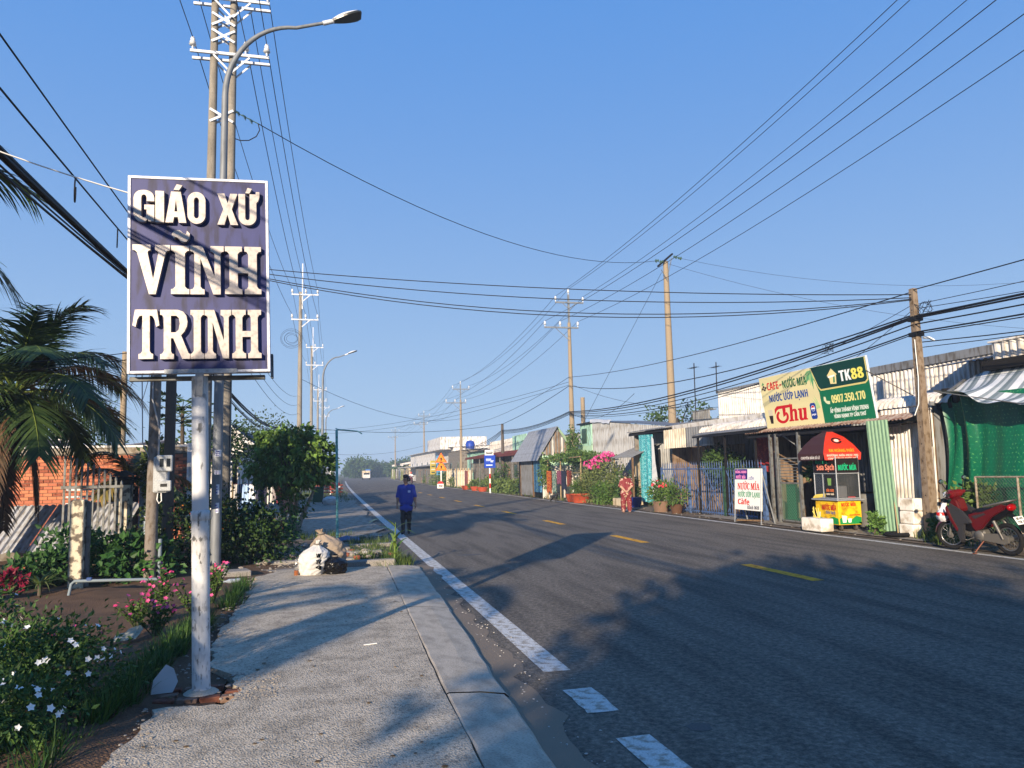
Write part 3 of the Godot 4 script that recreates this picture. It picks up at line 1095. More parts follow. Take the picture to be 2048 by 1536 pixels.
			var c2 := [Vector2(0.36, 0.42), Vector2(0.44, 0.42), Vector2(0.74, 0.0), Vector2(1, 0), Vector2(1, 0.1), Vector2(0.95, 0.12), Vector2(0.7, 0.48)] + bowl_o + [Vector2(0.36, 1), Vector2(0.36, 0.88), Vector2(0.54, 0.88), Vector2(0.63, 0.83), Vector2(0.66, 0.72), Vector2(0.62, 0.59), Vector2(0.52, 0.54), Vector2(0.36, 0.54)]
			return [[c1, c2], [low + bowl_o + left, hole]]
	return []


func _mirror_h(a: Array) -> Array:
	var o := []
	for i in range(a.size() - 1, -1, -1):
		var q: Vector2 = a[i]
		o.append(Vector2(q.x, 0.6 if q.y == 0.44 else 1.0 - q.y))
	return o


func slab_foot(x0: float, x1: float, s0: float, s1: float) -> Array:
	var e := (s0 - x0) * 0.5
	return [Vector2(x0, 0), Vector2(x1, 0), Vector2(x1, 0.1), Vector2(x1 - e, 0.11), Vector2(s1, 0.16), Vector2(s1, 0.84), Vector2(x1 - e, 0.89), Vector2(x1, 0.9), Vector2(x1, 1), Vector2(x0, 1), Vector2(x0, 0.9), Vector2(x0 + e, 0.89), Vector2(s0, 0.84), Vector2(s0, 0.16), Vector2(x0 + e, 0.11), Vector2(x0, 0.1)]


func letter(ch: String, box: Array, parent: Node, face: Material) -> MeshInstance3D:
	var gl := glyph(ch)
	var b := MB.new()
	var kx := 1.065 / 1.08
	var ky := 1.595 / 1.5
	var tr := func(l: Array) -> PackedVector2Array:
		var o := PackedVector2Array()
		for q in l:
			o.push_back(Vector2(lerpf(box[0], box[2], q.x) * kx - 0.515, lerpf(box[1], box[3], q.y) * ky + 2.46))
		return o
	var caps := []
	for f in gl[0]:
		caps.append(tr.call(f))
	var first := true
	for ct in gl[1]:
		var w: PackedVector2Array = tr.call(ct)
		if first:
			b.prism(w, 0.102, 0.145, Transform3D.IDENTITY, caps)
			first = false
		else:
			var area := 0.0
			for i in w.size():
				area += w[i].cross(w[(i + 1) % w.size()])
			if area > 0:
				w.reverse()
			b.walls(w, 0.102, 0.145, Transform3D.IDENTITY)
	return part("letter", b, face, parent)


func build_sign() -> void:
	var s := thing("church_sign", "large blue sign with raised pale letters on a white pole", "sign", V(-0.93, 0.1, -6.55))
	s.rotation.z = deg_to_rad(1.5)
	var pm := mat("post_paint", Color(0.86, 0.86, 0.85), 0.6, T.chip, V(1.6, 0.5, 1.6), T.n_fine, 0.25)
	detail(pm, T.blotch, V(0.6, 0.3, 0.6))
	var b := MB.new()
	b.lathe(Vector3.ZERO, [Vector2(0.075, -0.05), Vector2(0.072, 0.02), Vector2(0.067, 0.03), Vector2(0.067, 1.33)], 28)
	part("lower_post", b, pm, s)
	b = MB.new()
	b.lathe(Vector3.ZERO, [Vector2(0.062, 1.32), Vector2(0.0625, 1.45), Vector2(0.0625, 2.44), Vector2(0.0, 2.44)], 28)
	part("upper_post", b, mat("post_upper", Color(0.80, 0.81, 0.82), 0.55, T.chip, V(0.7, 0.3, 0.7), null, 1.0, 0.1), s)
	b = MB.new()
	b.lathe(Vector3.ZERO, [Vector2(0.067, 1.30), Vector2(0.074, 1.31), Vector2(0.0755, 1.345), Vector2(0.071, 1.372), Vector2(0.062, 1.378)], 28)
	part("collar", b, pm, s)
	# cabinet
	var x0 := -0.515
	var y0 := 2.46
	b = MB.new()
	b.cbox(V(x0 + 0.5325, y0 + 0.7975, 0.0), V(1.045, 1.575, 0.15), 0.004)
	part("cabinet", b, mat("cabinet_tin", Color(0.62, 0.64, 0.68), 0.5, T.grime, 0.5, null, 1.0, 0.3), s)
	b = MB.new()
	b.box(V(x0 + 0.5325, y0 + 0.7975, 0.089), V(1.03, 1.56, 0.022))
	part("panel", b, mat("sign_blue", Color(0.225, 0.245, 0.44), 0.5, T.grime, V(0.9, 0.25, 0.9)), s)
	var wf := mat("frame_white", Color(0.88, 0.89, 0.92), 0.4, T.fine, 0.5, null, 1.0, 0.15)
	for q in [[V(0.011, 0.7975, 0), V(0.022, 1.595, 0.075)], [V(1.054, 0.7975, 0), V(0.022, 1.595, 0.075)], [V(0.5325, 1.584, 0), V(1.02, 0.022, 0.075)], [V(0.5325, 0.011, 0), V(1.02, 0.022, 0.075)]]:
		b = MB.new()
		b.cbox(V(x0, y0, 0.0715) + q[0], q[1], 0.003)
		part("frame_rail", b, wf, s)
	b = MB.new()
	b.cbox(V(x0 + 0.505, y0 - 0.03, -0.02), V(1.02, 0.035, 0.05), 0.004)
	part("lower_rail", b, M.grey_steel, s)
	b = MB.new()
	b.cbox(V(x0 + 1.07, y0 + 0.06, -0.03), V(0.02, 0.2, 0.06), 0.003)
	part("side_bracket", b, M.grey_steel, s)
	b = MB.new()
	b.cbox(V(x0 + 0.54, y0 + 0.012, 0.113), V(0.54, 0.036, 0.006), 0.002)
	b.box(V(x0 + 0.3, y0 + 0.012, 0.117), V(0.012, 0.012, 0.004))
	b.box(V(x0 + 0.78, y0 + 0.012, 0.117), V(0.012, 0.012, 0.004))
	part("clamp_plate", b, M.galvanised, s)
	b = MB.new()
	b.bar(V(x0 + 0.53, y0 + 0.0, 0.115), V(x0 + 0.515, y0 - 0.18, 0.067), 0.055, 0.006, V(0, 0, 1))
	b.bar(V(x0 + 0.503, y0 + 0.0, 0.108), V(x0 + 0.488, y0 - 0.18, 0.06), 0.006, 0.03, V(0, 0, 1))
	b.bar(V(x0 + 0.557, y0 + 0.0, 0.108), V(x0 + 0.542, y0 - 0.18, 0.06), 0.006, 0.03, V(0, 0, 1))
	part("strut", b, M.galvanised, s)
	var fm := mat("letter_steel", Color(0.73, 0.70, 0.68), 0.42, T.fine, 0.4, null, 1.0, 0.35)
	for q in [["G", [0.051, 1.133, 0.205, 1.378]], ["I", [0.213, 1.133, 0.278, 1.375]], ["A", [0.288, 1.133, 0.446, 1.373]], ["acute", [0.35, 1.385, 0.417, 1.431]], ["O", [0.454, 1.128, 0.592, 1.376]], ["X", [0.683, 1.127, 0.843, 1.372]], ["U", [0.848, 1.128, 0.988, 1.373]], ["acute", [0.902, 1.379, 0.955, 1.423]],
			["V", [0.045, 0.585, 0.322, 0.959]], ["Is", [0.33, 0.587, 0.467, 0.956]], ["tilde", [0.334, 0.983, 0.472, 1.077]], ["N", [0.475, 0.586, 0.73, 0.958]], ["H", [0.739, 0.59, 1.02, 0.958]],
			["T", [0.047, 0.103, 0.244, 0.469]], ["R", [0.25, 0.1, 0.47, 0.468]], ["Is", [0.475, 0.1, 0.576, 0.467]], ["N", [0.581, 0.1, 0.784, 0.468]], ["H", [0.79, 0.1, 1.015, 0.469]]]:
		letter(q[0], q[1], s, fm)
	# brick footing let into the slab
	for i in 3:
		for j in 4:
			if (i == 1 and (j == 1 or j == 2)):
				continue
			b = MB.new()
			b.cbox(Vector3.ZERO, V(0.15, 0.05, 0.075), 0.006)
			var o := part(numbered("footing_brick"), b, [mat("brick_worn", Color(0.47, 0.30, 0.24), 0.95, T.grime, 1.2), mat("brick_dusty", Color(0.50, 0.41, 0.36), 0.95, T.grime, 1.2)][(i * 3 + j) % 2], self)
			o.position = V(-1.17 + 0.16 * j + rf(-0.01, 0.01), 0.066 + rf(-0.006, 0.004), -6.42 - 0.1 * i * 1.5 + rf(-0.01, 0.01))
			o.rotation = V(rf(-0.05, 0.05), rf(-0.1, 0.1), rf(-0.05, 0.05))
			meta(o, "worn red brick set in the slab round the foot of the white sign pole", "brick", "bricks at the sign pole foot")
	b = MB.new()
	b.lathe(V(-0.93, 0.09, -6.55), [Vector2(0.13, 0.0), Vector2(0.11, 0.014), Vector2(0.068, 0.03)], 20)
	solo("post_grout", b, M.kerb_concrete, "pale cement collar at the foot of the white sign pole", "cement")


# ---- poles, lamps and lines --------------------------------------------------

var insul: ArrayMesh


func wire_pts(a: Vector3, d: Vector3, sag: float, n := 14) -> Array:
	var o := []
	for i in n + 1:
		var t := float(i) / n
		o.append(a.lerp(d, t) - V(0, 4.0 * sag * t * (1.0 - t), 0))
	return o


func wire(a: Vector3, d: Vector3, sag: float, r: float, mt: Material, called: String, label: String, category: String, group := "", n := 14) -> MeshInstance3D:
	var b := MB.new()
	b.tube(wire_pts(a, d, sag, n), r, 5)
	return solo(called, b, mt, label, category, Vector3.ZERO, 0.0, group)


func insulator(p: Vector3, parent: Node, mt: Material = null, s := 1.0) -> void:
	if insul == null:
		var b := MB.new()
		b.lathe(Vector3.ZERO, [Vector2(0.018, 0.0), Vector2(0.018, 0.08), Vector2(0.055, 0.085), Vector2(0.075, 0.11), Vector2(0.045, 0.13), Vector2(0.065, 0.16), Vector2(0.04, 0.19), Vector2(0.05, 0.22), Vector2(0.03, 0.27), Vector2(0.0, 0.275)], 10)
		insul = b.mesh()
	part("insulator", insul, mt if mt else M.porcelain, parent, Transform3D(Basis.from_scale(V(s, s, s)), p))


func shaft(parent: Node, x: float, z: float, r0: float, r1: float, h: float, mt: Material, called := "shaft") -> void:
	var b := MB.new()
	b.lathe(V(x, 0, z), [Vector2(r0, -0.1), Vector2(lerpf(r0, r1, 0.5), h * 0.5), Vector2(r1, h), Vector2(0, h)], 16)
	part(called, b, mt, parent)


func arm(parent: Node, x0: float, x1: float, y: float, z: float, mt: Material, th := 0.075) -> void:
	var b := MB.new()
	b.cbox(V((x0 + x1) / 2, y, z), V(x1 - x0, th, th * 0.8), 0.006)
	part("crossarm", b, mt, parent)


func brace(parent: Node, a: Vector3, d: Vector3, mt: Material, w := 0.045) -> void:
	var b := MB.new()
	b.bar(a, d, w, 0.014, V(0, 0, 1))
	part("brace", b, mt, parent)


func ring_hook(p: Vector3, r: float, parent: Node, mt: Material) -> void:
	var b := MB.new()
	var q := []
	for i in 13:
		var a := TAU * i / 14.0
		q.append(p + V(sin(a * 1.0) * 0.03, cos(a) * r, sin(a) * r))
	b.tube(q, 0.008, 4)
	part("tie_loop", b, mt, parent)


func octa_lamp(at_: Vector3, h: float, reach: float, label: String, rise := 1.6) -> Node3D:
	var t := thing("street_lamp", label, "street lamp", at_, 0.0, "street lamps along the left kerb")
	var b := MB.new()
	var prof := [Vector2(0.095, 0.0), Vector2(0.09, 1.0), Vector2(0.06, h - rise)]
	b.lathe(Vector3.ZERO, prof, 8, Basis.IDENTITY, true)
	part("column", b, M.galv_dull, t)
	b = MB.new()
	var path := []
	var rr := []
	for i in 15:
		var a := PI / 2 * i / 14.0
		path.append(V((1.0 - cos(a)) * reach * 0.62, h - rise + sin(a) * rise * 0.86, 0))
		rr.append(lerpf(0.058, 0.034, i / 14.0))
	path.append(V(reach * 0.92, h - rise * 0.03, 0))
	rr.append(0.032)
	b.tube(path, rr, 10)
	part("curved_arm", b, M.galv_dull, t)
	var bs := Basis(V(0, 0, 1), deg_to_rad(20))
	var hx := Transform3D(bs, V(reach * 0.92, h - rise * 0.03, 0))
	b = MB.new()
	b.tube([hx * V(-0.12, 0, 0), hx * V(0.1, 0, 0)], 0.045, 10)
	part("spigot", b, M.white_steel, t)
	b = MB.new()
	var top := []
	for i in 9:
		var f := i / 8.0
		var w := 0.05 + 0.12 * sin(clampf(f * 1.25, 0, 1) * PI * 0.5) - 0.05 * smoothstep(0.85, 1.0, f)
		var row := []
		for k in 9:
			var a := PI * k / 8.0
			row.append(hx * V(0.08 + f * 0.58, 0.02 + sin(a) * 0.075 * sin(PI * clampf(f * 0.9 + 0.1, 0, 1)), cos(a) * w))
		top.append(row)
	b.sheet(top)
	part("housing", b, M.white_steel, t)
	b = MB.new()
	var pl := PackedVector2Array()
	for i in 9:
		var f := i / 8.0
		pl.push_back(Vector2(0.08 + f * 0.58, 0.05 + 0.12 * sin(clampf(f * 1.25, 0, 1) * PI * 0.5) - 0.05 * smoothstep(0.85, 1.0, f)))
	for i in range(8, -1, -1):
		pl.push_back(Vector2(pl[i].x, -pl[i].y))
	b.prism(pl, -0.012, 0.02, hx * Transform3D(Basis(V(1, 0, 0), V(0, 0, 1), V(0, -1, 0)), Vector3.ZERO))
	part("lens", b, mat("lamp_lens", Color(0.17, 0.19, 0.20), 0.25), t)
	b = MB.new()
	b.cbox(V(0, 0.05, 0), V(0.42, 0.12, 0.42), 0.02)
	part("footing", b, M.old_concrete, t)
	return t


func build_poles() -> void:
	var b: MB
	# the double concrete pole
	var t := thing("utility_pole", "tall twin concrete utility pole joined by white cross braces, behind the blue sign", "utility pole", V(-2.65, 0, -20))
	for x in [-0.23, 0.23]:
		shaft(t, x, 0, 0.15, 0.085, 14.9, M.pole_concrete)
	for y in [12.5, 14.0]:
		for z in [0.16, -0.16]:
			arm(t, -0.78, 1.14, y - (0.0 if z > 0 else 0.02), z, M.white_steel)
		insulator(V(-0.72, y + 0.03, 0.16), t, null, 1.25)
		insulator(V(0.56, y + 0.03, 0.16), t, null, 1.25)
		insulator(V(1.08, y + 0.03, 0.16), t, null, 1.25)
		for z in [0.19, -0.19]:
			brace(t, V(0.23, y - 0.5, z), V(0.66, y - 0.06, z), M.white_steel)
			brace(t, V(0.2, y - 0.5, z), V(-0.22, y - 0.06, z), M.white_steel)
	for y in [13.45, 13.0, 10.85]:
		for z in [0.12, -0.12]:
			brace(t, V(-0.28, y - 0.16, z), V(0.28, y + 0.16, z), M.white_steel, 0.06)
			brace(t, V(-0.28, y + 0.16, z * 1.15), V(0.28, y - 0.16, z * 1.15), M.white_steel, 0.06)
	b = MB.new()
	for k in 3:
		b.lathe(V(0.38 + k * 0.16, 11.0 - k * 0.09, 0.0), [Vector2(0.0, -0.02), Vector2(0.09, -0.01), Vector2(0.03, 0.04), Vector2(0.0, 0.05)], 10, Basis(V(0, 0, 1), deg_to_rad(-60)))
	b.tube([V(0.28, 11.05, 0), V(0.88, 10.77, 0)], 0.014, 5)
	part("strain_insulator", b, mat("insulator_green", Color(0.24, 0.34, 0.30), 0.3), t)
	b = MB.new()
	var lp := []
	for i in 11:
		var a := lerpf(-0.6, 2.9, i / 10.0)
		lp.append(V(0.5 + cos(a) * 0.38 - 0.0, 10.48 - sin(a) * -0.3 * (1 if a < 0 else -1), 0.02))
	lp = [V(0.88, 10.77, 0), V(0.92, 10.6, 0), V(0.84, 10.42, 0), V(0.66, 10.3, 0), V(0.45, 10.28, 0), V(0.26, 10.34, 0)]
	b.tube(lp, 0.014, 5)
	part("jumper_cable", b, M.black_cable, t)
	b = MB.new()
	b.tube([V(0.37, 5.1, 0.1), V(0.34, 4.2, 0.13), V(0.36, 0.4, 0.14)], 0.012, 5)
	part("earth_cable", b, M.black_cable, t)
	# single poles of the left row
	var left := [[-1.55, -54.0, 12.25, 14.0, "first tall concrete pole beyond the leafy tree on the left"], [-1.35, -84.0, 13.2, 15.1, "second tall concrete pole of the left row beyond the tree"], [-1.0, -112.0, 11.9, 13.5, "third far concrete pole of the left row"], [-0.5, -142.0, 11.9, 13.4, "fourth and farthest concrete pole of the left row"]]
	for q in left:
		t = thing("utility_pole", q[4], "utility pole", V(q[0] - 0.25 + curve_x(q[1]) * 0.0, 0, q[1]), 0.0, "concrete poles of the left row")
		shaft(t, 0, 0, 0.2, 0.11, q[3] + 0.2, M.pole_concrete)
		b = MB.new()
		b.box(V(0.12, q[3] + 0.6, 0.1), V(0.07, 3.2, 0.05))
		part("lightning_mast", b, M.white_steel, t)
		for y in [q[2], q[3]]:
			arm(t, -0.6, 1.2, y, 0.13, M.white_steel, 0.09)
			brace(t, V(0.1, y - 0.5, 0.16), V(0.62, y - 0.04, 0.16), M.white_steel, 0.06)
			for x in [-0.55, 0.35, 1.14]:
				insulator(V(x, y + 0.04, 0.13), t, null, 1.3)
	# coil of spare cable on the first single pole
	t = thing("cable_coil", "loose coil of black cable hung on a left concrete pole", "cable", V(-2.15, 10.9, -53.8))
	for k in 5:
		b = MB.new()
		var q := []
		for i in 17:
			var a := TAU * i / 16.0
			q.append(V(cos(a) * (0.36 + 0.09 * k) - 0.2 + 0.07 * sin(k * 4.0), sin(a) * (0.28 + 0.1 * k), 0.02 * k))
		b.tube(q, 0.009, 4)
		part("loop", b, M.black_cable, t)
	# right row
	var rrow := [[15.15, -46.6, 10.7, 12.35, "tall concrete pole with two crossarms behind the vine arbour", 15.09], [14.6, -85.0, 9.25, 10.8, "second concrete crossarm pole of the right row", 14.65], [16.0, -130.0, 9.6, 11.0, "third concrete crossarm pole of the right row", 16.1], [16.3, -190.0, 10.0, 11.6, "far concrete crossarm pole of the right row near the bend", 16.3], [15.3, -6.0, 11.45, 14.3, "near concrete crossarm pole of the right row outside the picture", 15.3]]
	for q in rrow:
		t = thing("utility_pole", q[4], "utility pole", V(q[0], 0, q[1]), 0.0, "concrete poles of the right row")
		shaft(t, 0, 0, 0.2, 0.1, q[2] + 0.35, mat("pole_warm", Color(0.60, 0.54, 0.45), 0.9, T.fine, V(0.8, 0.25, 0.8)))
		b = MB.new()
		b.box(V(0.0, (q[2] + q[3]) / 2 + 0.25, 0.0), V(0.12, q[3] - q[2] + 0.6, 0.1))
		part("mast", b, M.galv_dull, t)
		arm(t, -0.93, 0.98, q[3], 0.1, M.galv_dull, 0.1)
		brace(t, V(-0.45, q[3] - 0.04, 0.12), V(0, q[3] - 0.45, 0.12), M.galv_dull)
		brace(t, V(0.45, q[3] - 0.04, 0.12), V(0, q[3] - 0.45, 0.12), M.galv_dull)
		arm(t, -1.7, 0.58, q[2], 0.14, M.galv_dull, 0.1)
		brace(t, V(-0.95, q[2] - 0.04, 0.16), V(-0.05, q[2] - 0.85, 0.16), M.galv_dull)
		for x in [-0.9, 0.95]:
			insulator(V(x, q[3] + 0.05, 0.1), t, null, 1.3)
		insulator(V(0.0, q[3] + 0.55, 0.0), t, null, 1.3)
		for x in [-1.66, -0.65, 0.54]:
			insulator(V(x, q[2] + 0.05, 0.14), t, null, 1.3)
	# the tall lone pole that takes the line over the road
	t = thing("utility_pole", "very tall tapered concrete pole with a bundled top bracket, behind the blue gate house", "utility pole", V(17.05, 0, -36))
	shaft(t, 0, 0, 0.24, 0.13, 12.3, mat("pole_warm", Color(0.60, 0.54, 0.45)))
	b = MB.new()
	b.bar(V(-0.55, 11.95, 0.25), V(0.45, 12.75, -0.1), 0.1, 0.08)
	part("crossarm", b, M.dark_steel, t)
	b = MB.new()
	b.bar(V(-0.35, 11.8, 0.2), V(0.0, 11.2, 0.16), 0.04, 0.02)
	b.bar(V(0.35, 12.5, 0.0), V(0.05, 11.6, 0.16), 0.04, 0.02)
	part("brace", b, M.galv_dull, t)
	for q in [[V(-0.35, 12.2, 0.2), -70.0], [V(-0.6, 12.25, 0.2), -80.0], [V(0.6, 12.55, 0), 80.0], [V(0.85, 12.5, 0), 80.0]]:
		b = MB.new()
		b.lathe(q[0], [Vector2(0.0, -0.1), Vector2(0.1, -0.02), Vector2(0.03, 0.05), Vector2(0.08, 0.1), Vector2(0.0, 0.16)], 10, Basis(V(0, 0, 1), deg_to_rad(q[1])))
		part("strain_insulator", b, mat("insulator_green", Color(0.24, 0.34, 0.30), 0.3), t)
	# square concrete pole by the motorcycle
	t = thing("concrete_post", "weathered square concrete pole carrying the cable bundle beside the parked motorcycle", "utility pole", V(13.02, 0, -14.62))
	b = MB.new()
	var sq := []
	for y in [[-0.1, 0.105], [2.8, 0.085], [5.66, 0.062]]:
		sq.append([V(-y[1], y[0], y[1]), V(y[1], y[0], y[1]), V(y[1], y[0], -y[1]), V(-y[1], y[0], -y[1]), V(-y[1], y[0], y[1])])
	b.sheet(sq, false)
	b.quad(V(-0.062, 5.66, 0.062), V(0.062, 5.66, 0.062), V(0.062, 5.66, -0.062), V(-0.062, 5.66, -0.062))
	part("shaft", b, mat("pole_brown", Color(0.52, 0.46, 0.39), 0.93, T.grime, V(0.7, 0.4, 0.7), T.n_rough, 0.8), t)
	for i in 13:
		b = MB.new()
		b.lathe(Vector3.ZERO, [Vector2(0.0, 0.0), Vector2(0.016, 0.0), Vector2(0.016, 0.004), Vector2(0.0, 0.004)], 8)
		part("bolt_hole", b, M.dark_void, t, Transform3D(Basis(V(0, 0, 1), PI / 2), V(-0.1055 + 0.0076 * (0.6 + i * 0.38), 0.6 + i * 0.38, 0)))
	b = MB.new()
	b.tube([V(-0.07, 4.42, 0.02), V(-0.11, 4.47, 0.06), V(-0.11, 4.3, 0.06), V(-0.13, 3.6, 0.1), V(-0.2, 3.0, 0.13), V(-0.3, 2.75, 0.1)], 0.01, 6)
	part("conduit", b, M.sheet_white, t)
	b = MB.new()
	b.tube([V(0.08, 4.52, 0.1), V(0.2, 4.5, 0.16), V(0.3, 4.44, 0.18)], 0.03, 8)
	part("junction_bracket", b, M.sheet_white, t)
	for y in [4.95, 4.6]:
		b = MB.new()
		for s in [[V(-0.11, y, 0.11), V(0.11, y, 0.11)], [V(0.11, y, 0.11), V(0.11, y, -0.11)], [V(0.11, y, -0.11), V(-0.11, y, -0.11)], [V(-0.11, y, -0.11), V(-0.11, y, 0.11)]]:
			b.bar(s[0], s[1], 0.014, 0.09)
		part("strap", b, M.black_cable, t)
	# the other posts
	t = thing("concrete_post", "short rough post standing right of the tall crossarm pole", "utility pole", V(15.36, 0, -45))
	shaft(t, 0, 0, 0.15, 0.13, 6.06, mat("pole_warm", Color(0.6, 0.54, 0.45)))
	t = thing("concrete_post", "lower leaning concrete post with cables near the bus stop sign", "utility pole", V(13.2, 0, -58))
	shaft(t, 0, 0, 0.17, 0.1, 5.25, M.pole_dark)
	# meter pole behind the sign, dark timber pole beside it
	t = thing("concrete_post", "old concrete pole carrying the electric meter box behind the blue sign", "utility pole", V(-2.74, 0, -13.6))
	shaft(t, 0, 0, 0.1, 0.075, 5.6, mat("pole_old", Color(0.50, 0.47, 0.44), 0.93, T.grime, V(0.9, 0.5, 0.9), T.n_rough, 0.7))
	b = MB.new()
	b.tube([V(-0.03, 5.2, 0.1), V(-0.02, 3.0, 0.11), V(0.1, 2.5, 0.11), V(0.09, 2.1, 0.1)], 0.014, 6)
	part("service_cable", b, mat("cable_grey", Color(0.62, 0.62, 0.62), 0.6), t)
	b = MB.new()
	b.tube([V(-0.1, 5.2, 0.04), V(-0.2, 3.4, 0.06), V(-0.16, 2.3, 0.06), V(-0.05, 2.05, 0.06)], 0.009, 5)
	part("drop_wire", b, mat("cable_grey", Color(0.6, 0.6, 0.6)), t)
	b = MB.new()
	b.tube([V(0.14, 0.15, 0.02), V(0.14, 0.75, 0.02)], 0.03, 8)
	part("pipe_stub", b, mat("pvc_grey", Color(0.46, 0.51, 0.54), 0.6), t)
	t = thing("meter_box", "white plastic electric meter box on the old concrete pole", "meter box", V(-2.6, 1.5, -13.52))
	b = MB.new()
	b.cbox(V(0, 0.28, 0), V(0.22, 0.58, 0.16), 0.02)
	part("body", b, mat("meter_plastic", Color(0.70, 0.72, 0.73), 0.45, T.fine, 0.8), t)
	b = MB.new()
	b.cbox(V(0.06, 0.46, 0.08), V(0.24, 0.26, 0.06), 0.012)
	part("meter_cover", b, mat("meter_plastic", Color(0.7, 0.72, 0.73)), t)
	for q in [[V(0.02, 0.47, 0.113), V(0.055, 0.13, 0.01)], [V(0.12, 0.47, 0.113), V(0.055, 0.13, 0.01)]]:
		b = MB.new()
		b.box(q[0], q[1])
		part("meter_window", b, mat("meter_glass", Color(0.16, 0.18, 0.2), 0.2), t)
	b = MB.new()
	b.cbox(V(0.06, 0.1, 0.09), V(0.22, 0.17, 0.05), 0.012)
	part("breaker_cover", b, mat("meter_plastic", Color(0.7, 0.72, 0.73)), t)
	b = MB.new()
	b.box(V(0.06, 0.11, 0.117), V(0.1, 0.05, 0.008))
	part("breaker", b, M.plastic_black, t)
	b = MB.new()
	b.tube([V(-0.04, 0.0, 0.02), V(-0.05, -0.12, 0.03), V(-0.02, -0.18, 0.03), V(0.02, -0.14, 0.03), V(0.01, 0.0, 0.03)], 0.01, 5)
	part("cable_loop", b, M.sheet_white, t)
	t = thing("timber_pole", "dark slim pole standing behind the meter pole", "utility pole", V(-2.76, 0, -15))
	shaft(t, 0, 0, 0.1, 0.085, 5.7, M.pole_dark)
	t = thing("concrete_post", "sunlit pole standing behind the brick wall and palm", "utility pole", V(-5.75, 0, -24.3))
	shaft(t, 0, 0, 0.1, 0.08, 5.4, mat("pole_warm", Color(0.6, 0.54, 0.45)))
	# lamps
	t = octa_lamp(V(-1.89, 0.08, -14.6), 10.5, 2.05, "grey steel street lamp with curved arm rising behind the blue sign", 1.75)
	for q in [[2.06, 0.11, 0.12], [1.72, 0.11, 0.07], [1.42, 0.05, 0.18], [1.1, 0.06, 0.18]]:
		b = MB.new()
		var rr: float = 0.0945 - 0.003 * q[0]
		var rows := []
		for yy in [q[0] - q[2] / 2, q[0] + q[2] / 2]:
			rows.append([V(-q[1] * 0.5 + 0.02, yy, rr * 0.955), V(0.036, yy, rr * 0.955), V(0.036 + q[1] * 0.3, yy, rr * 0.955 - q[1] * 0.3)])
		b.sheet(rows, false)
		part("sticker", b, mat("sticker_white", Color(0.80, 0.82, 0.86), 0.6), t)
		for k in 3:
			b = MB.new()
			b.box(V(0.01 + rf(-0.01, 0.01), q[0] - q[2] * 0.3 + k * q[2] * 0.28, rr * 0.955 + 0.0015), V(q[1] * 0.6, q[2] * 0.1, 0.002))
			part("sticker_print", b, mat("print_violet", Color(0.25, 0.22, 0.55), 0.6), t)
	octa_lamp(V(-0.25, 0.05, -48), 9.0, 1.55, "second street lamp beyond the leafy tree, arm over the kerb", 1.6)
	octa_lamp(V(-0.1, 0.05, -86), 8.8, 1.5, "third far street lamp near the striped road sign", 1.6)
	# ---- lines
	var gl := "power lines of the left pole row"
	var xs := [-3.37, -2.09, -1.57]
	var prev := []
	for y in [12.85, 14.35]:
		for x in xs:
			prev.append(V(x, y, -19.84))
	var behind := []
	for p in prev:
		behind.append(V(p.x - 0.25, p.y - 0.2, 22.0))
	var pos := ["lower left-hand", "lower middle", "lower right-hand", "upper left-hand", "upper middle", "upper right-hand"]
	for i in 6:
		wire(behind[i], prev[i], 0.5, 0.011, M.black_cable, "power_line", pos[i] + " line from the twin pole out over the camera", "power line", gl)
	var span := 0
	for q in left:
		var nxt := []
		for y in [q[2] + 0.36, q[3] + 0.36]:
			for x in [-0.55, 0.35, 1.14]:
				nxt.append(V(q[0] - 0.25 + x, y, q[1] + 0.13))
		for i in 6:
			wire(prev[i], nxt[i], 0.7, 0.012, M.black_cable, "power_line", pos[i] + " line between the " + ["twin pole and the first", "first and second", "second and third", "third and fourth"][span] + " single left pole", "power line", gl)
		span += 1
		prev = nxt
	gl = "power lines of the right pole row"
	var order := [rrow[4], rrow[0], rrow[1], rrow[2], rrow[3]]
	prev = []
	span = 0
	pos = ["upper left-hand", "topmost middle", "upper right-hand", "lower left-hand", "lower middle", "lower right-hand"]
	for q in order:
		var nxt := [V(q[0] - 0.9, q[3] + 0.4, q[1] + 0.1), V(q[0], q[3] + 0.9, q[1]), V(q[0] + 0.95, q[3] + 0.4, q[1] + 0.1)]
		for x in [-1.66, -0.65, 0.54]:
			nxt.append(V(q[0] + x, q[2] + 0.4, q[1] + 0.14))
		if prev.size():
			for i in 6:
				wire(prev[i], nxt[i], 0.75 if q[1] > -60 else 0.9, 0.012, M.black_cable, "power_line", pos[i] + " line " + ["rising from the arbour pole to the upper right", "between the arbour pole and second right pole", "between the second and third right poles", "between the third and far right poles"][span] , "power line", gl, 18)
			span += 1
		prev = nxt
	# across the road
	wire(V(-1.77, 10.77, -20), V(16.45, 12.25, -35.8), 1.25, 0.012, M.black_cable, "power_line", "single sagging line from the twin pole to the very tall right pole", "power line", "", 20)
	wire(V(17.9, 12.5, -36), V(40, 11.5, -32), 1.0, 0.008, M.thin_wire, "power_line", "thin line leaving the very tall pole to the upper right", "power line")
	wire(V(17.1, 12.2, -36), V(34, 8.0, -30), 0.6, 0.008, M.thin_wire, "power_line", "thin line dropping from the very tall pole to the right", "power line")
	wire(V(16.8, 11.7, -36), V(13.6, 3.3, -41.5), 0.0, 0.01, M.thin_wire, "guy_wire", "slanting stay wire of the very tall pole", "cable")
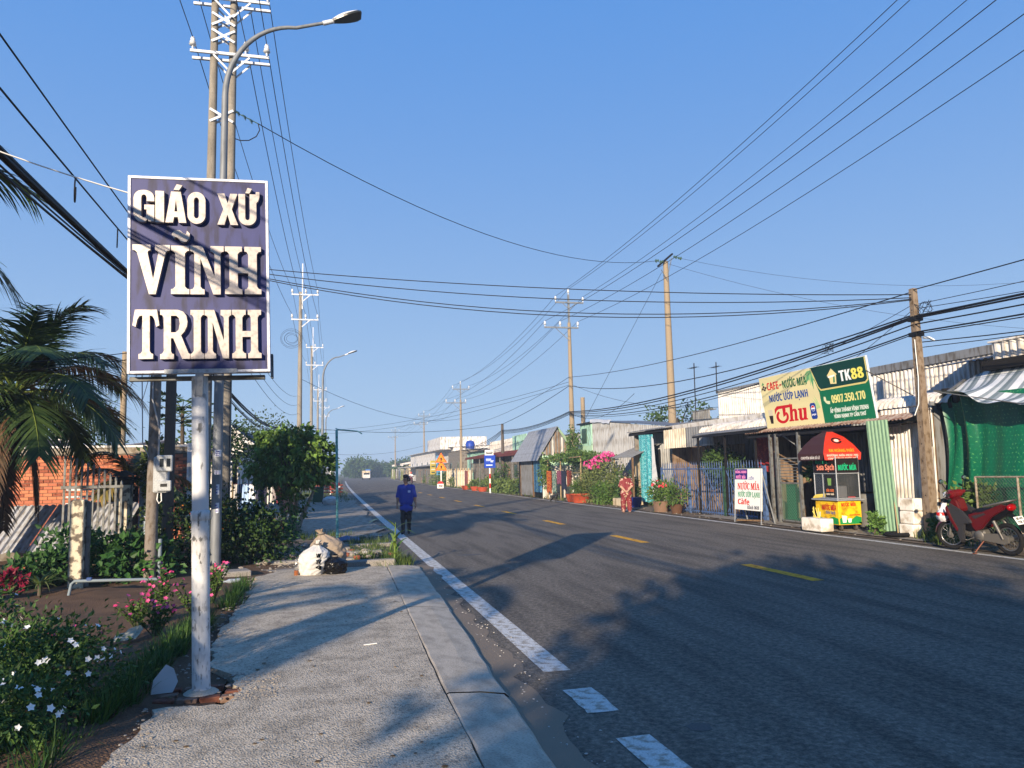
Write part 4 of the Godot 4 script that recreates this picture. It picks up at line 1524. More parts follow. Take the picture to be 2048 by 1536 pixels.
	for q in [[6.98, 5.52, 0.22], [6.9, 5.45, 0.4], [6.85, 5.42, 0.68], [6.82, 5.4, 0.74]]:
		wire(V(-2.42, q[0], -20), V(13.0, q[1], -14.6), q[2], 0.011, M.black_cable, "service_cable", "black service cable crossing the road to the square concrete pole", "cable", "cables crossing the road", 20)
	wire(V(-1.8, 4.9, -54), V(13.1, 5.2, -58), 0.5, 0.015, M.black_cable, "service_cable", "far cable crossing the road to the leaning post", "cable", "far cables crossing the road")
	wire(V(-1.8, 8.2, -54), V(14.7, 7.5, -85), 1.2, 0.015, M.black_cable, "service_cable", "sagging far cable from the left row to the second right pole", "cable")
	wire(V(-1.5, 6.2, -84), V(15.0, 7.2, -46.6), 0.7, 0.012, M.thin_wire, "service_cable", "thin far cable slanting to the vine arbour pole", "cable", "thin far cables")
	wire(V(-1.5, 5.9, -84), V(15.0, 7.0, -46.6), 0.8, 0.012, M.thin_wire, "service_cable", "thin far cable slanting to the vine arbour pole", "cable", "thin far cables")
	wire(V(-1.2, 4.6, -112), V(16.0, 6.0, -130), 0.8, 0.018, M.black_cable, "service_cable", "farthest cable crossing the road beyond the bend", "cable")
	# left cable bundle over the garden
	gl = "thick black cables over the left garden"
	for k in 6:
		var o := V(rf(-0.06, 0.06), rf(-0.1, 0.05), rf(-0.05, 0.05))
		var r: float = [0.024, 0.018, 0.02, 0.012, 0.01, 0.012][k]
		wire(V(-2.45, 4.85, 12.0) + o, V(-2.66, 4.62, -13.6) + o * 0.4, 0.28 + 0.06 * k, r, M.black_cable, "cable_bundle", "thick black cable of the bundle left of the blue sign", "cable", gl, 18)
		wire(V(-2.66, 4.62, -13.6) + o * 0.4, V(-2.3, 4.15, -41.0) + o, 0.55 + 0.07 * k, r, M.black_cable, "cable_bundle", "thick black cable of the bundle between meter pole and leafy tree", "cable", gl, 18)
	wire(V(-2.4, 5.75, 12.0), V(-2.62, 5.25, -13.6), 0.12, 0.009, M.black_cable, "service_cable", "upper straight cable above the left bundle", "cable")
	t = thing("messenger_cable", "straight cable with wire loops holding the left bundle", "cable", Vector3.ZERO)
	b = MB.new()
	b.tube(wire_pts(V(-2.42, 5.2, 12.0), V(-2.64, 4.95, -13.6), 0.16, 12), 0.01, 5)
	part("line", b, M.black_cable, t)
	for z in [-8.7, -10.4, -12.2]:
		ring_hook(V(-2.6, 4.77, z), 0.12, t, M.black_cable)
	wire(V(-2.66, 4.5, -13.6), V(-5.6, 4.2, -24), 0.15, 0.008, M.black_cable, "service_cable", "thin house cable dropping left from the meter pole", "cable", "house cables over the garden")
	wire(V(-2.66, 4.45, -13.6), V(-5.2, 3.9, -24), 0.15, 0.008, M.black_cable, "service_cable", "thin house cable dropping left from the meter pole", "cable", "house cables over the garden")
	wire(V(-2.66, 3.85, -13.6), V(-8.5, 3.6, -14.5), 0.12, 0.007, M.black_cable, "service_cable", "slack thin cable crossing in front of the big palm", "cable", "slack cables by the palm")
	wire(V(-2.66, 3.75, -13.6), V(-8.5, 3.45, -14.2), 0.16, 0.007, M.black_cable, "service_cable", "slack thin cable crossing in front of the big palm", "cable", "slack cables by the palm")
	wire(V(-4.4, 4.9, -5.5), V(-1.52, 4.02, -6.55), 0.12, 0.006, M.sheet_white, "lamp_flex", "thin white flex running to the left edge of the blue sign", "cable")
	for k in 3:
		wire(V(-2.5, 6.2 - 0.4 * k, -20), V(-1.9, 7.0 - 0.6 * k, -53.9), 0.8, 0.009, M.black_cable, "service_cable", "slack low cable between the twin pole and the next left pole", "cable", "low cables of the left row")
	# right cable bundle
	gl = "thick black cables along the right house row"
	for k in 5:
		var r: float = [0.026, 0.022, 0.016, 0.018, 0.012][k]
		var y: float = [5.0, 4.96, 4.82, 4.64, 4.6][k]
		var y2: float = [5.0, 4.86, 4.7, 4.55, 4.42][k]
		wire(V(13.0, y2 + 0.05, 18.0), V(12.95, y, -14.55), 0.4 + 0.02 * k, r, M.black_cable, "cable_bundle", "thick black cable of the bundle right of the square pole", "cable", gl, 18)
		wire(V(12.95, y, -14.6), V(14.95, 5.3 - 0.06 * k, -46.5), 0.5 + 0.05 * k, r, M.black_cable, "cable_bundle", "thick black cable of the bundle between square pole and arbour pole", "cable", gl, 18)
		if k < 4:
			wire(V(14.95, 5.3 - 0.06 * k, -46.5), V(13.15, 4.75 - 0.08 * k, -58), 0.3, r, M.black_cable, "cable_bundle", "thick black cable of the bundle between arbour pole and leaning post", "cable", gl, 10)
			wire(V(13.15, 4.75 - 0.08 * k, -58), V(14.6, 4.4, -85), 0.5 + 0.1 * k, r, M.black_cable, "cable_bundle", "thick black cable of the bundle beyond the leaning post", "cable", gl, 10)
	wire(V(12.95, 5.58, 18), V(12.98, 5.62, -14.6), 0.25, 0.013, M.black_cable, "service_cable", "upper cable leaving the square pole to the right", "cable")
	wire(V(12.98, 5.58, -14.6), V(15.0, 7.5, -46.5), 0.35, 0.014, M.black_cable, "service_cable", "long cable rising from the square pole to the crossarm pole", "cable")
	wire(V(12.98, 5.05, -14.6), V(15.0, 6.95, -46.5), 0.75, 0.018, M.black_cable, "service_cable", "lower long cable from the square pole to the crossarm pole", "cable")
	wire(V(15.0, 7.5, -46.5), V(14.5, 6.6, -85), 0.6, 0.014, M.black_cable, "service_cable", "cable going on from the crossarm pole to the second right pole", "cable")
	wire(V(15.0, 6.95, -46.5), V(13.15, 5.2, -58), 0.15, 0.018, M.black_cable, "service_cable", "cable dropping from the crossarm pole to the leaning post", "cable")
	wire(V(15.2, 7.0, -46.4), V(17.0, 4.3, -31), 0.5, 0.01, M.thin_wire, "service_cable", "twisted house cable drooping from the crossarm pole to the grey roof", "cable")
	wire(V(15.0, 5.2, -46.4), V(14.2, 5.2, -34), 0.7, 0.01, M.black_cable, "service_cable", "slack loop of cable hanging right of the crossarm pole", "cable")
	wire(V(13.0, 5.3, -14.6), V(16.0, 4.6, -29), 0.2, 0.007, M.thin_wire, "service_cable", "thin house wire from the square pole to the grey parapet", "cable", "thin house wires")
	wire(V(13.0, 5.2, -14.6), V(14.0, 3.6, -21), 0.1, 0.007, M.thin_wire, "service_cable", "thin house wire from the square pole to the billboard", "cable", "thin house wires")
	wire(V(13.1, 4.42, -14.6), V(13.8, 4.4, 10), 0.55, 0.012, M.black_cable, "service_cable", "twisted cable drooping right of the square pole", "cable", "drooping cables right of the square pole")
	wire(V(13.1, 4.3, -14.6), V(13.6, 4.0, 10), 0.35, 0.009, M.black_cable, "service_cable", "twisted cable drooping right of the square pole", "cable", "drooping cables right of the square pole")
	wire(V(13.1, 5.3, -14.6), V(13.6, 5.9, 10), 0.5, 0.008, M.thin_wire, "service_cable", "thin upper wire right of the square pole", "cable", "thin upper wires right of the square pole")
	wire(V(13.1, 5.2, -14.6), V(13.7, 5.3, 10), 0.6, 0.008, M.thin_wire, "service_cable", "thin upper wire right of the square pole", "cable", "thin upper wires right of the square pole")
	# curls of tie wire on the right bundle
	for q in [[V(12.75, 4.72, -17.4), "tangle of tie wire on the cable bundle beside the billboard"], [V(13.0, 5.15, -14.3), "small curl of wire at the head of the square pole"]]:
		b = MB.new()
		var p := []
		for i in 40:
			p.append(q[0] + V(rf(-0.05, 0.05), sin(i * 0.9) * 0.13 + rf(-0.03, 0.03), cos(i * 0.7) * 0.2 + rf(-0.05, 0.05)))
		b.tube(p, 0.006, 4)
		solo("tie_wire", b, M.black_cable, q[1], "wire")


# ---- right-hand row of houses -------------------------------------------------

# corrugated sheeting: ribs run along the spine, repeated along wdir; split into sheets
func corr(parent: Node, spine: Array, wdir: Vector3, width: float, pitch: float, amp: float, mt: Material, sheet_w := 1.05, round_rib := false, called := "corrugated_sheet", skew := Vector3.ZERO) -> void:
	var prof := []
	if round_rib:
		for i in 6:
			prof.append([i / 6.0, 0.5 - 0.5 * cos(TAU * i / 6.0)])
	else:
		prof = [[0.0, 0.0], [0.3, 0.0], [0.5, 1.0], [0.8, 1.0]]
	var wd := wdir.normalized()
	var nrm := []
	for i in spine.size():
		var tg: Vector3 = spine[mini(i + 1, spine.size() - 1)] - spine[maxi(i - 1, 0)]
		nrm.append(wd.cross(tg).normalized())
	var x := 0.0
	var n := 0
	while x < width - 0.02:
		var x1 := minf(x + sheet_w, width)
		var us := []
		var p0 := floorf(x / pitch) * pitch
		while p0 < x1:
			for q in prof:
				var u: float = p0 + q[0] * pitch
				if u >= x - 0.0001 and u <= x1 + 0.0001:
					us.append([u, q[1]])
			p0 += pitch
		us.append([x1, 0.0])
		var b := MB.new()
		var rows := []
		var lift := 0.003 * (n % 2) + rf(0, 0.004)
		for i in spine.size():
			var row := []
			for u in us:
				row.append(spine[i] + wd * u[0] + skew * (u[0] / width) * (float(i) / (spine.size() - 1)) + nrm[i] * (u[1] * amp + lift))
			rows.append(row)
		b.sheet(rows, round_rib)
		part(called, b, mt, parent)
		x = x1
		n += 1


func wallbox(parent: Node, called: String, lo: Vector3, hi: Vector3, mt: Material, bev := 0.0) -> MeshInstance3D:
	var b := MB.new()
	b.cbox((lo + hi) / 2, hi - lo, bev)
	return part(called, b, mt, parent)


func beam(parent: Node, called: String, a: Vector3, d: Vector3, w: float, h: float, mt: Material) -> void:
	var b := MB.new()
	b.bar(a, d, w, h)
	part(called, b, mt, parent)


func sprig_tex(bg: Color, fgs: Array, n: int, size := 256, sd := 1, s := 1.0) -> ImageTexture:
	var im := Image.create(size, size, false, Image.FORMAT_RGBA8)
	im.fill(bg)
	var r := RandomNumberGenerator.new()
	r.seed = sd
	var k := int(sqrt(n))
	for i in k:
		for j in k:
			var cx := (i + 0.5 + (0.5 if j % 2 else 0.0)) * size / k + r.randf_range(-2, 2)
			var cy := (j + 0.5) * size / k + r.randf_range(-2, 2)
			var fg: Color = fgs[r.randi() % fgs.size()]
			var a0 := r.randf_range(0, TAU)
			for arm_ in 3:
				var a := a0 + arm_ * 1.3
				for t in int(6 * s):
					var x := int(cx + cos(a) * t) % size
					var y := int(cy + sin(a) * t) % size
					im.set_pixel((x + size) % size, (y + size) % size, fg)
					if s > 1.2:
						im.set_pixel((x + 1 + size) % size, (y + size) % size, fg)
						im.set_pixel((x + size) % size, (y + 1 + size) % size, fg)
	return ImageTexture.create_from_image(im)


func cloth(key: String, tex: Texture2D, uvs: Vector3, rough := 0.7, back := Color(0.1, 0.1, 0.1)) -> StandardMaterial3D:
	if M.has(key):
		return M[key]
	var m := StandardMaterial3D.new()
	m.resource_name = key
	m.albedo_texture = tex
	m.uv1_scale = uvs
	m.roughness = rough
	m.cull_mode = BaseMaterial3D.CULL_DISABLED
	m.backlight_enabled = true
	m.backlight = back
	M[key] = m
	return m


# a hanging cloth: top edge from a to d, with folds of the given depth
func drape(a: Vector3, d: Vector3, drop: float, folds: float, depth: float, nx := 30, ny := 8, bottom_wave := 0.0, taper := 0.0) -> MB:
	var b := MB.new()
	var nrm := (d - a).cross(Vector3.DOWN).normalized()
	var rows := []
	for j in ny + 1:
		var row := []
		var v := float(j) / ny
		for i in nx + 1:
			var u := float(i) / nx
			var uu := lerpf(u, 0.5 + (u - 0.5) * (1.0 - taper), v)
			var ph := u * folds * TAU
			var off := (sin(ph) + 0.4 * sin(ph * 2.3 + 1.0 + v)) * depth * (0.35 + 0.65 * v)
			row.append(a.lerp(d, uu) + V(0, -drop * v * (1.0 + bottom_wave * sin(u * 9.0 + 1.0)), 0) + nrm * off)
		rows.append(row)
	b.uvsheet(rows)
	return b


func letter_frame(o: Vector3, right: Vector3, up := Vector3.UP) -> Transform3D:
	var r := right.normalized()
	return Transform3D(Basis(r, up, r.cross(up).normalized()), o)


func build_right() -> void:
	var b: MB
	var t: Node3D
	# --- A: near house with striped tarpaulin awning
	t = thing("tin_house", "near tin-roofed house behind the green curtain and striped awning", "house")
	wallbox(t, "back_wall", V(15.6, 0, -14.8), V(15.8, 3.6, 4.0), M.dark_void)
	wallbox(t, "side_wall", V(13.9, 0, -14.98), V(15.6, 3.4, -14.86), M.dark_void)
	for z in [-14.75, -14.45]:
		wallbox(t, "post", V(13.75, 0, z - 0.05), V(13.85, 3.3, z + 0.05), M.grey_steel)
	beam(t, "beam", V(13.7, 2.98, -14.9), V(13.7, 2.98, 4), 0.08, 0.12, M.dark_steel)
	corr(t, [V(14.5, 3.95, -14.05), V(14.5, 4.34, -14.05)], V(0, 0, 1), 12.0, 0.2, 0.05, M.zinc_white)
	wallbox(t, "roof_cap", V(14.42, 4.33, -14.1), V(14.8, 4.37, 4), M.zinc_white)
	wallbox(t, "eave", V(14.3, 3.72, -14.2), V(15.7, 3.93, 4), M.dark_void)
	beam(t, "rafter", V(12.95, 3.1, -14.0), V(14.6, 3.62, -15.0), 0.05, 0.05, M.grey_steel)
	# roof slope behind
	corr(t, [V(14.5, 4.0, -16.2), V(16.4, 4.35, -16.2)], V(0, 0, 1), 2.1, 0.2, 0.03, M.zinc_grey)
	t = thing("striped_awning", "grey and white striped tarpaulin awning sagging over the green curtain", "awning")
	b = MB.new()
	b.colored = true
	var zc := []
	var z := -14.05
	while z < -6.0:
		zc.append(z)
		z += 0.075
	for i in zc.size() - 1:
		b.col = [Color(0.68, 0.70, 0.70), Color(0.68, 0.70, 0.70), Color(0.23, 0.27, 0.28), Color(0.5, 0.53, 0.54), Color(0.14, 0.18, 0.19), Color(0.23, 0.27, 0.28)][i % 6]
		var prev_a := []
		var prev_d := []
		for s in 9:
			var f := s / 8.0
			var q := []
			for zz in [zc[i], zc[i + 1]]:
				var fy := 3.24 - 0.46 * smoothstep(-14.0, -12.0, zz) + 0.035 * sin(zz * 7.0)
				var by := 3.5 + 0.3 * smoothstep(-14.6, -13.0, zz)
				var bz: float = zz - 0.9 * (1.0 - smoothstep(-14.0, -11.0, zz))
				q.append(V(lerpf(14.6, 12.85 + 0.05 * sin(zz * 5), f), lerpf(by, fy, f) - 0.16 * sin(PI * f) + 0.03 * sin(f * 6 + zz * 4), lerpf(bz, zz, f)))
			if s > 0:
				b.quad(prev_a[0], prev_a[1], q[1], q[0])
			prev_a = q
	part("tarpaulin", b, vmat("tarp", 0.6), t)
	b = MB.new()
	b.tube([V(12.85, 3.24, -14.05), V(12.87, 2.8, -12.0), V(12.85, 2.77, -8)], 0.012, 6)
	part("hem_rope", b, M.grey_steel, t)
	# green curtain
	var gt := sprig_tex(Color(0.0, 0.36, 0.25), [Color(0.50, 0.72, 0.40), Color(0.28, 0.60, 0.38), Color(0.14, 0.48, 0.33)], 196, 256, 3, 1.0)
	t = thing("green_curtain", "large green patterned plastic curtain hung behind the motorcycle", "curtain")
	b = MB.new()
	var rows := []
	for j in 11:
		var row := []
		var v := j / 10.0
		for i in 61:
			var u := i / 60.0
			var zz := lerpf(-14.65, -8.2, u)
			var top := 3.0 + 0.18 * sin(u * 70.0) * (1.0 - smoothstep(0.0, 0.16, u)) + 0.15 * smoothstep(0.0, 0.1, u)
			var fold := 0.1 * (1.0 - smoothstep(0.08, 0.2, u)) + 0.012
			row.append(V(13.55 + fold * (sin(u * 95.0 + v * 2.0) + sin(u * 41.0 - v)) + 0.12 * v * sin(u * 17.0), lerpf(top, 0.3, v), zz + 0.1 * sin(v * 5.0) * (1.0 - u)))
		rows.append(row)
	b.uvsheet(rows)
	part("sheet", b, cloth("cloth_green", gt, V(5.6, 2.3, 1), 0.45, Color(0.0, 0.2, 0.1)), t)
	# chain link fence in front
	t = thing("chain_link_fence", "rusty chain-link fence panel behind the motorcycle seat", "fence")
	var zz0 := -13.3
	for zp in [-13.3, -12.3, -11.3, -10.3]:
		b = MB.new()
		b.tube([V(13.0, 0, zp), V(13.0, 1.4, zp)], 0.025, 8)
		part("post", b, mat("fence_pipe", Color(0.58, 0.54, 0.48), 0.7, T.grime, 0.8), t)
	b = MB.new()
	b.tube([V(13.0, 1.39, -13.3), V(13.0, 1.41, -10.3)], 0.02, 8)
	part("top_rail", b, M.fence_pipe, t)
	b = MB.new()
	var s0 := -13.3 - 1.3
	while s0 < -10.3:
		for sg in [1.0, -1.0]:
			var a := V(13.0 + 0.004 * sg, 0.1, s0 if sg > 0 else s0 + 1.3)
			var d := V(13.0 + 0.004 * sg, 1.4, s0 + 1.3 if sg > 0 else s0)
			# clip to the panel
			var lo := -13.3
			var hi := -10.3
			var t0 := 0.0
			var t1 := 1.0
			var dz := d.z - a.z
			var ta := (lo - a.z) / dz
			var tb := (hi - a.z) / dz
			t0 = maxf(t0, minf(ta, tb))
			t1 = minf(t1, maxf(ta, tb))
			if t1 - t0 > 0.02:
				b.tube([a.lerp(d, t0), a.lerp(d, t1)], 0.0035, 3, false)
		s0 += 0.075
	var cm := part("wire_mesh", b, mat("mesh_wire", Color(0.34, 0.36, 0.33), 0.6), t)
	cm.set_meta("kind", "stuff")
	# --- C: cream corrugated wall and its props
	t = thing("tin_shed", "cream corrugated tin wall between the green sheet and the square pole", "shed")
	corr(t, [V(13.42, 0.05, -16.5), V(13.4, 2.06, -16.46)], V(0, 0, 1), 1.7, 0.125, 0.035, M.zinc_white)
	corr(t, [V(13.44, 2.02, -16.5), V(13.44, 3.0, -16.5)], V(0, 0, 1), 1.7, 0.125, 0.035, M.zinc_white)
	wallbox(t, "side_wall", V(13.5, 0, -14.95), V(15.6, 3.1, -14.9), M.zinc_grey)
	beam(t, "edge_post", V(13.45, 0, -14.84), V(13.45, 3.0, -14.84), 0.06, 0.06, M.wood)
	t = thing("roof_sheet", "upright green corrugated metal sheet beside the juice cart", "metal sheet")
	corr(t, [V(12.72, 0.03, -15.97), V(12.68, 2.72, -16.08)], V(0.08, 0.0, 1), 0.68, 0.11, 0.024, M.zinc_green, 0.7)
	t = thing("foam_box_stack", "white foam boxes stacked against the square pole", "foam box", V(12.86, 0.05, -15.02))
	for k in 3:
		b = MB.new()
		b.cbox(V(rf(-0.02, 0.02), 0.14 + k * 0.29, rf(-0.02, 0.02)), V(0.3, 0.28, 0.44), 0.02)
		part("foam_box", b, M.foam, t)
	t = thing("tyre_stand", "old tyre with an upright broomstick beside the foam boxes", "tyre", V(12.62, 0.05, -15.2))
	b = MB.new()
	b.lathe(Vector3.ZERO, [Vector2(0.16, 0.01), Vector2(0.26, 0.0), Vector2(0.3, 0.05), Vector2(0.26, 0.1), Vector2(0.16, 0.09), Vector2(0.16, 0.01)], 24)
	part("tyre", b, M.black_rubber, t)
	b = MB.new()
	b.tube([V(0.05, 0.05, -0.05), V(0.18, 1.3, -0.3)], 0.016, 6)
	part("stick", b, M.bamboo, t)
	# --- E: stall with rusty roof
	t = thing("juice_stall", "open roadside stall with a rusty corrugated roof over the juice cart", "stall")
	corr(t, [V(12.85, 2.68, -22.0), V(13.9, 3.02, -22.0)], V(0, 0, 1), 7.0, 0.13, 0.03, M.rust_roof, 0.9, true)
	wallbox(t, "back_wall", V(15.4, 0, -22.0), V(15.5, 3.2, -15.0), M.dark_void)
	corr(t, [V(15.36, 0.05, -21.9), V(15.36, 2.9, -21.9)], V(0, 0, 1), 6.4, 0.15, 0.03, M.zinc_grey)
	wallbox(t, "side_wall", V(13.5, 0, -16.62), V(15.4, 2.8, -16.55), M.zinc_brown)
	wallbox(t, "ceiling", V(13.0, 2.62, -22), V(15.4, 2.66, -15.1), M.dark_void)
	for zz in [-20.62, -20.3, -19.2]:
		wallbox(t, "post", V(12.86, 0.02, zz - 0.04), V(12.94, 2.62, zz + 0.04), M.grey_steel)
	beam(t, "eave_beam", V(12.9, 2.58, -21.9), V(12.9, 2.58, -15.2), 0.05, 0.07, M.dark_steel)
	beam(t, "strut", V(12.86, 2.52, -15.7), V(13.5, 2.0, -16.4), 0.03, 0.03, M.galvanised)
	beam(t, "strut", V(12.88, 2.6, -20.0), V(13.6, 2.1, -20.0), 0.03, 0.03, M.galvanised)
	wallbox(t, "shelf", V(14.6, 0.85, -19.2), V(15.3, 0.9, -17.0), M.wood)
	wallbox(t, "cupboard", V(14.7, 0.0, -18.9), V(15.3, 0.85, -17.6), M.zinc_brown)
	# gate of the stall
	t = thing("mesh_gate", "narrow steel gate with green diamond mesh beside the sandwich board", "gate", V(12.9, 0.05, -20.22))
	for q in [[V(0, 0.95, 0.03), V(0.035, 1.8, 0.04)], [V(0, 0.95, 0.97), V(0.035, 1.8, 0.04)], [V(0, 0.07, 0.5), V(0.035, 0.04, 0.94)], [V(0, 1.14, 0.5), V(0.035, 0.04, 0.94)], [V(0, 1.84, 0.5), V(0.035, 0.04, 0.94)]]:
		b = MB.new()
		b.box(q[0], q[1])
		part("frame_bar", b, M.grey_steel, t)
	for k in 7:
		b = MB.new()
		b.box(V(0, 1.24 + k * 0.085, 0.5), V(0.02, 0.02, 0.92))
		part("rail", b, M.grey_steel, t)
	b = MB.new()
	s0 = 0.05 - 1.05
	while s0 < 0.95:
		for sg in [1.0, -1.0]:
			var a := V(0.0, 0.09, s0 if sg > 0 else s0 + 1.05)
			var d := V(0.0, 1.13, s0 + 1.05 if sg > 0 else s0)
			var ta := (0.05 - a.z) / (d.z - a.z)
			var tb := (0.95 - a.z) / (d.z - a.z)
			var t0 := maxf(0.0, minf(ta, tb))
			var t1 := minf(1.0, maxf(ta, tb))
			if t1 - t0 > 0.02:
				b.tube([a.lerp(d, t0), a.lerp(d, t1)], 0.006, 3, false)
		s0 += 0.085
	cm = part("diamond_mesh", b, mat("mesh_green", Color(0.30, 0.48, 0.40), 0.6), t)
	cm.set_meta("kind", "stuff")
	b = drape(V(0.12, 1.1, 0.1), V(0.12, 1.1, 0.55), 1.0, 3.0, 0.02, 12, 4)
	part("green_netting", b, mat("net_green", Color(0.12, 0.36, 0.24), 0.8), t)
	billboard()
	# --- blue gate
	blue_gate()
	sandwich_board()
	# --- H: house behind the blue gate
	t = thing("tin_house", "tin house with grey parapet and bullnose awnings behind the blue gate", "house")
	corr(t, [V(16, 3.55, -29.3), V(16, 4.78, -29.3)], V(0, 0, 1), 8.8, 0.16, 0.045, M.zinc_white)
	corr(t, [V(16, 3.4, -20.5), V(16, 4.36, -20.5)], V(0, 0, 1), 6.4, 0.16, 0.045, M.zinc_white)
	wallbox(t, "parapet_cap", V(15.93, 4.76, -29.35), V(16.4, 4.84, -20.5), M.zinc_grey)
	wallbox(t, "parapet_cap", V(15.9, 4.34, -20.48), V(16.5, 4.56, -14.0), M.zinc_grey)
	corr(t, [V(15.6, 3.5, -30.9), V(15.6, 4.08, -30.9)], V(0, 0, 1), 1.6, 0.15, 0.03, M.zinc_grey)
	wallbox(t, "parapet_cap", V(15.55, 4.06, -30.95), V(15.9, 4.1, -29.3), M.zinc_grey)
	# white fascia roof
	b = MB.new()
	b.quad(V(13.9, 3.2, -30.3), V(13.9, 3.24, -20.4), V(13.9, 3.42, -20.4), V(13.9, 3.4, -30.3))
	b.quad(V(13.9, 3.4, -30.3), V(13.9, 3.42, -20.4), V(16.0, 3.6, -20.4), V(16.0, 3.6, -30.3))
	part("fascia", b, M.zinc_white, t)
	var nose := []
	for i in 7:
		var a := PI * 0.5 * i / 6.0
		nose.append(V(13.35 + (1.0 - cos(a)) * 0.55, 2.92 + sin(a) * 0.27, -26.0))
	corr(t, nose, V(0, 0, 1), 5.6, 0.17, 0.055, M.zinc_white, 1.1, true, "bullnose_sheet")
	var nose2 := []
	for p in nose:
		nose2.append(p + V(0.25, 0.12, 8.9))
	corr(t, nose2, V(0, 0, 1), 2.6, 0.17, 0.055, M.zinc_white, 1.1, true, "bullnose_sheet")
	corr(t, [V(12.85, 2.8, -25.6), V(13.9, 3.02, -25.6)], V(0, 0, 1), 4.4, 0.1, 0.025, M.zinc_grey, 1.1, true)
	wallbox(t, "fringe", V(12.86, 2.72, -25.6), V(12.89, 2.79, -21.2), M.dark_steel)
	for zz in [-25.4, -23.5, -21.6]:
		wallbox(t, "post", V(12.96, 0, zz - 0.03), V(13.02, 2.74, zz + 0.03), M.dark_steel)
	corr(t, [V(13.5, 2.45, -29.4), V(13.5, 3.2, -29.4)], V(0, 0, 1), 2.0, 0.2, 0.025, M.zinc_cream)
	corr(t, [V(13.5, 2.45, -27.4), V(13.5, 3.2, -27.4)], V(0, 0, 1), 2.2, 0.2, 0.025, M.zinc_grey)
	corr(t, [V(14.8, 0.0, -29.5), V(14.8, 2.5, -29.5)], V(0, 0, 1), 4.2, 0.2, 0.025, M.zinc_brown)
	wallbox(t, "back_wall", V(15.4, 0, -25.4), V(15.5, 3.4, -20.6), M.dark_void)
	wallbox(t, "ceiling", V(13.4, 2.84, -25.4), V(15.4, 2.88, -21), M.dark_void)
	wallbox(t, "party_wall", V(13.9, 0, -22.06), V(15.4, 3.2, -22.0), M.zinc_brown)
	wallbox(t, "bulk", V(15.6, 0, -30.2), V(19.5, 3.5, -14.2), M.zinc_grey)
	for q in [[V(15.6, 3.6, -30.6), 6.0], [V(15.9, 4.7, -29.2), 5.85]]:
		var an := thing("tv_aerial", ["thin tv aerial mast on the small grey parapet", "thin tv aerial mast at the parapet corner"][0 if q[1] == 6.0 else 1], "aerial", q[0])
		b = MB.new()
		b.tube([Vector3.ZERO, V(0.03, q[1] - q[0].y + 0.2, 0)], 0.022, 6)
		part("mast", b, M.dark_steel, an)
		b = MB.new()
		b.tube([V(0, q[1] - q[0].y, -0.35), V(0, q[1] - q[0].y, 0.3)], 0.012, 5)
		for k in 4:
			b.tube([V(-0.15, q[1] - q[0].y, -0.3 + k * 0.18), V(0.15, q[1] - q[0].y, -0.3 + k * 0.18)], 0.008, 4)
		part("antenna", b, M.dark_steel, an)
	# red cloth behind the gate
	var rt := sprig_tex(Color(0.55, 0.12, 0.10), [Color(0.80, 0.35, 0.25), Color(0.38, 0.05, 0.08)], 64, 128, 8, 2.0)
	b = drape(V(14.6, 2.7, -24.4), V(14.6, 2.7, -22.6), 1.3, 4.0, 0.06, 24, 6, 0.08, 0.1)
	solo("red_cloth", b, cloth("cloth_red", rt, V(3, 2, 1)), "dark red patterned cloth hanging in the shade behind the blue gate", "cloth")
	# --- J: house with turquoise curtain
	t = thing("tin_house", "tin house with a white side wall and an open front hung with a turquoise curtain", "house")
	wallbox(t, "back_wall", V(16.5, 0, -34), V(16.6, 3.4, -29.4), M.dark_void)
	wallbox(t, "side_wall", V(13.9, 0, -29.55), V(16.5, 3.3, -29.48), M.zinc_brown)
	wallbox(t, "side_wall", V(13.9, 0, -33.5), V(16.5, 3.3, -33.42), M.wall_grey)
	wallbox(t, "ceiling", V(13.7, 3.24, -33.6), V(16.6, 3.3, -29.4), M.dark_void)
	beam(t, "lintel", V(13.75, 3.2, -33.7), V(13.75, 3.26, -29.4), 0.08, 0.1, M.dark_steel)
	corr(t, [V(13.6, 3.3, -33.7), V(16.5, 3.75, -33.7)], V(0, 0, 1), 4.3, 0.2, 0.03, M.zinc_grey)
	wallbox(t, "front_panel", V(13.85, 0, -33.45), V(13.92, 2.4, -32.75), M.wall_cream)
	# road-facing tin wall whose top falls towards the camera
	var x := 0.0
	while x < 11.5:
		var x1 := minf(x + 1.15, 11.5)
		b = MB.new()
		var rr := [[], []]
		var u := x
		var k := 0
		while u <= x1 + 0.001:
			var off := 0.045 if k % 4 >= 2 else 0.0
			rr[0].append(V(14.62 - off, 0, -41.3 + u))
			rr[1].append(V(14.62 - off, lerpf(4.34, 3.36, u / 11.5), -41.3 + u))
			u += 0.0575
			k += 1
		b.sheet(rr, false)
		part("corrugated_sheet", b, mat("zinc_silver", Color(0.68, 0.69, 0.70), 0.55, T.grime, V(0.7, 0.13, 0.7), null, 1.0, 0.15), t)
		x = x1
	b = MB.new()
	b.quad(V(14.55, 4.38, -41.4), V(14.55, 3.38, -29.7), V(17.5, 3.38, -29.7), V(17.5, 4.38, -41.4))
	part("roof", b, M.zinc_grey, t)
	# rumpled flashing along the ridge
	b = MB.new()
	rows = []
	for i in 13:
		var f := i / 12.0
		rows.append([V(14.5, 4.3 - 0.25 * f + rf(-0.05, 0.03), -41.3 + f * 3.0), V(14.52 + rf(-0.04, 0.04), 4.46 - 0.25 * f + rf(-0.04, 0.04), -41.3 + f * 3.0), V(14.75, 4.48 - 0.25 * f, -41.3 + f * 3.0)])
	b.sheet(rows)
	part("flashing", b, mat("foil", Color(0.86, 0.87, 0.88), 0.45, T.fine, 1.0, null, 1.0, 0.2), t)
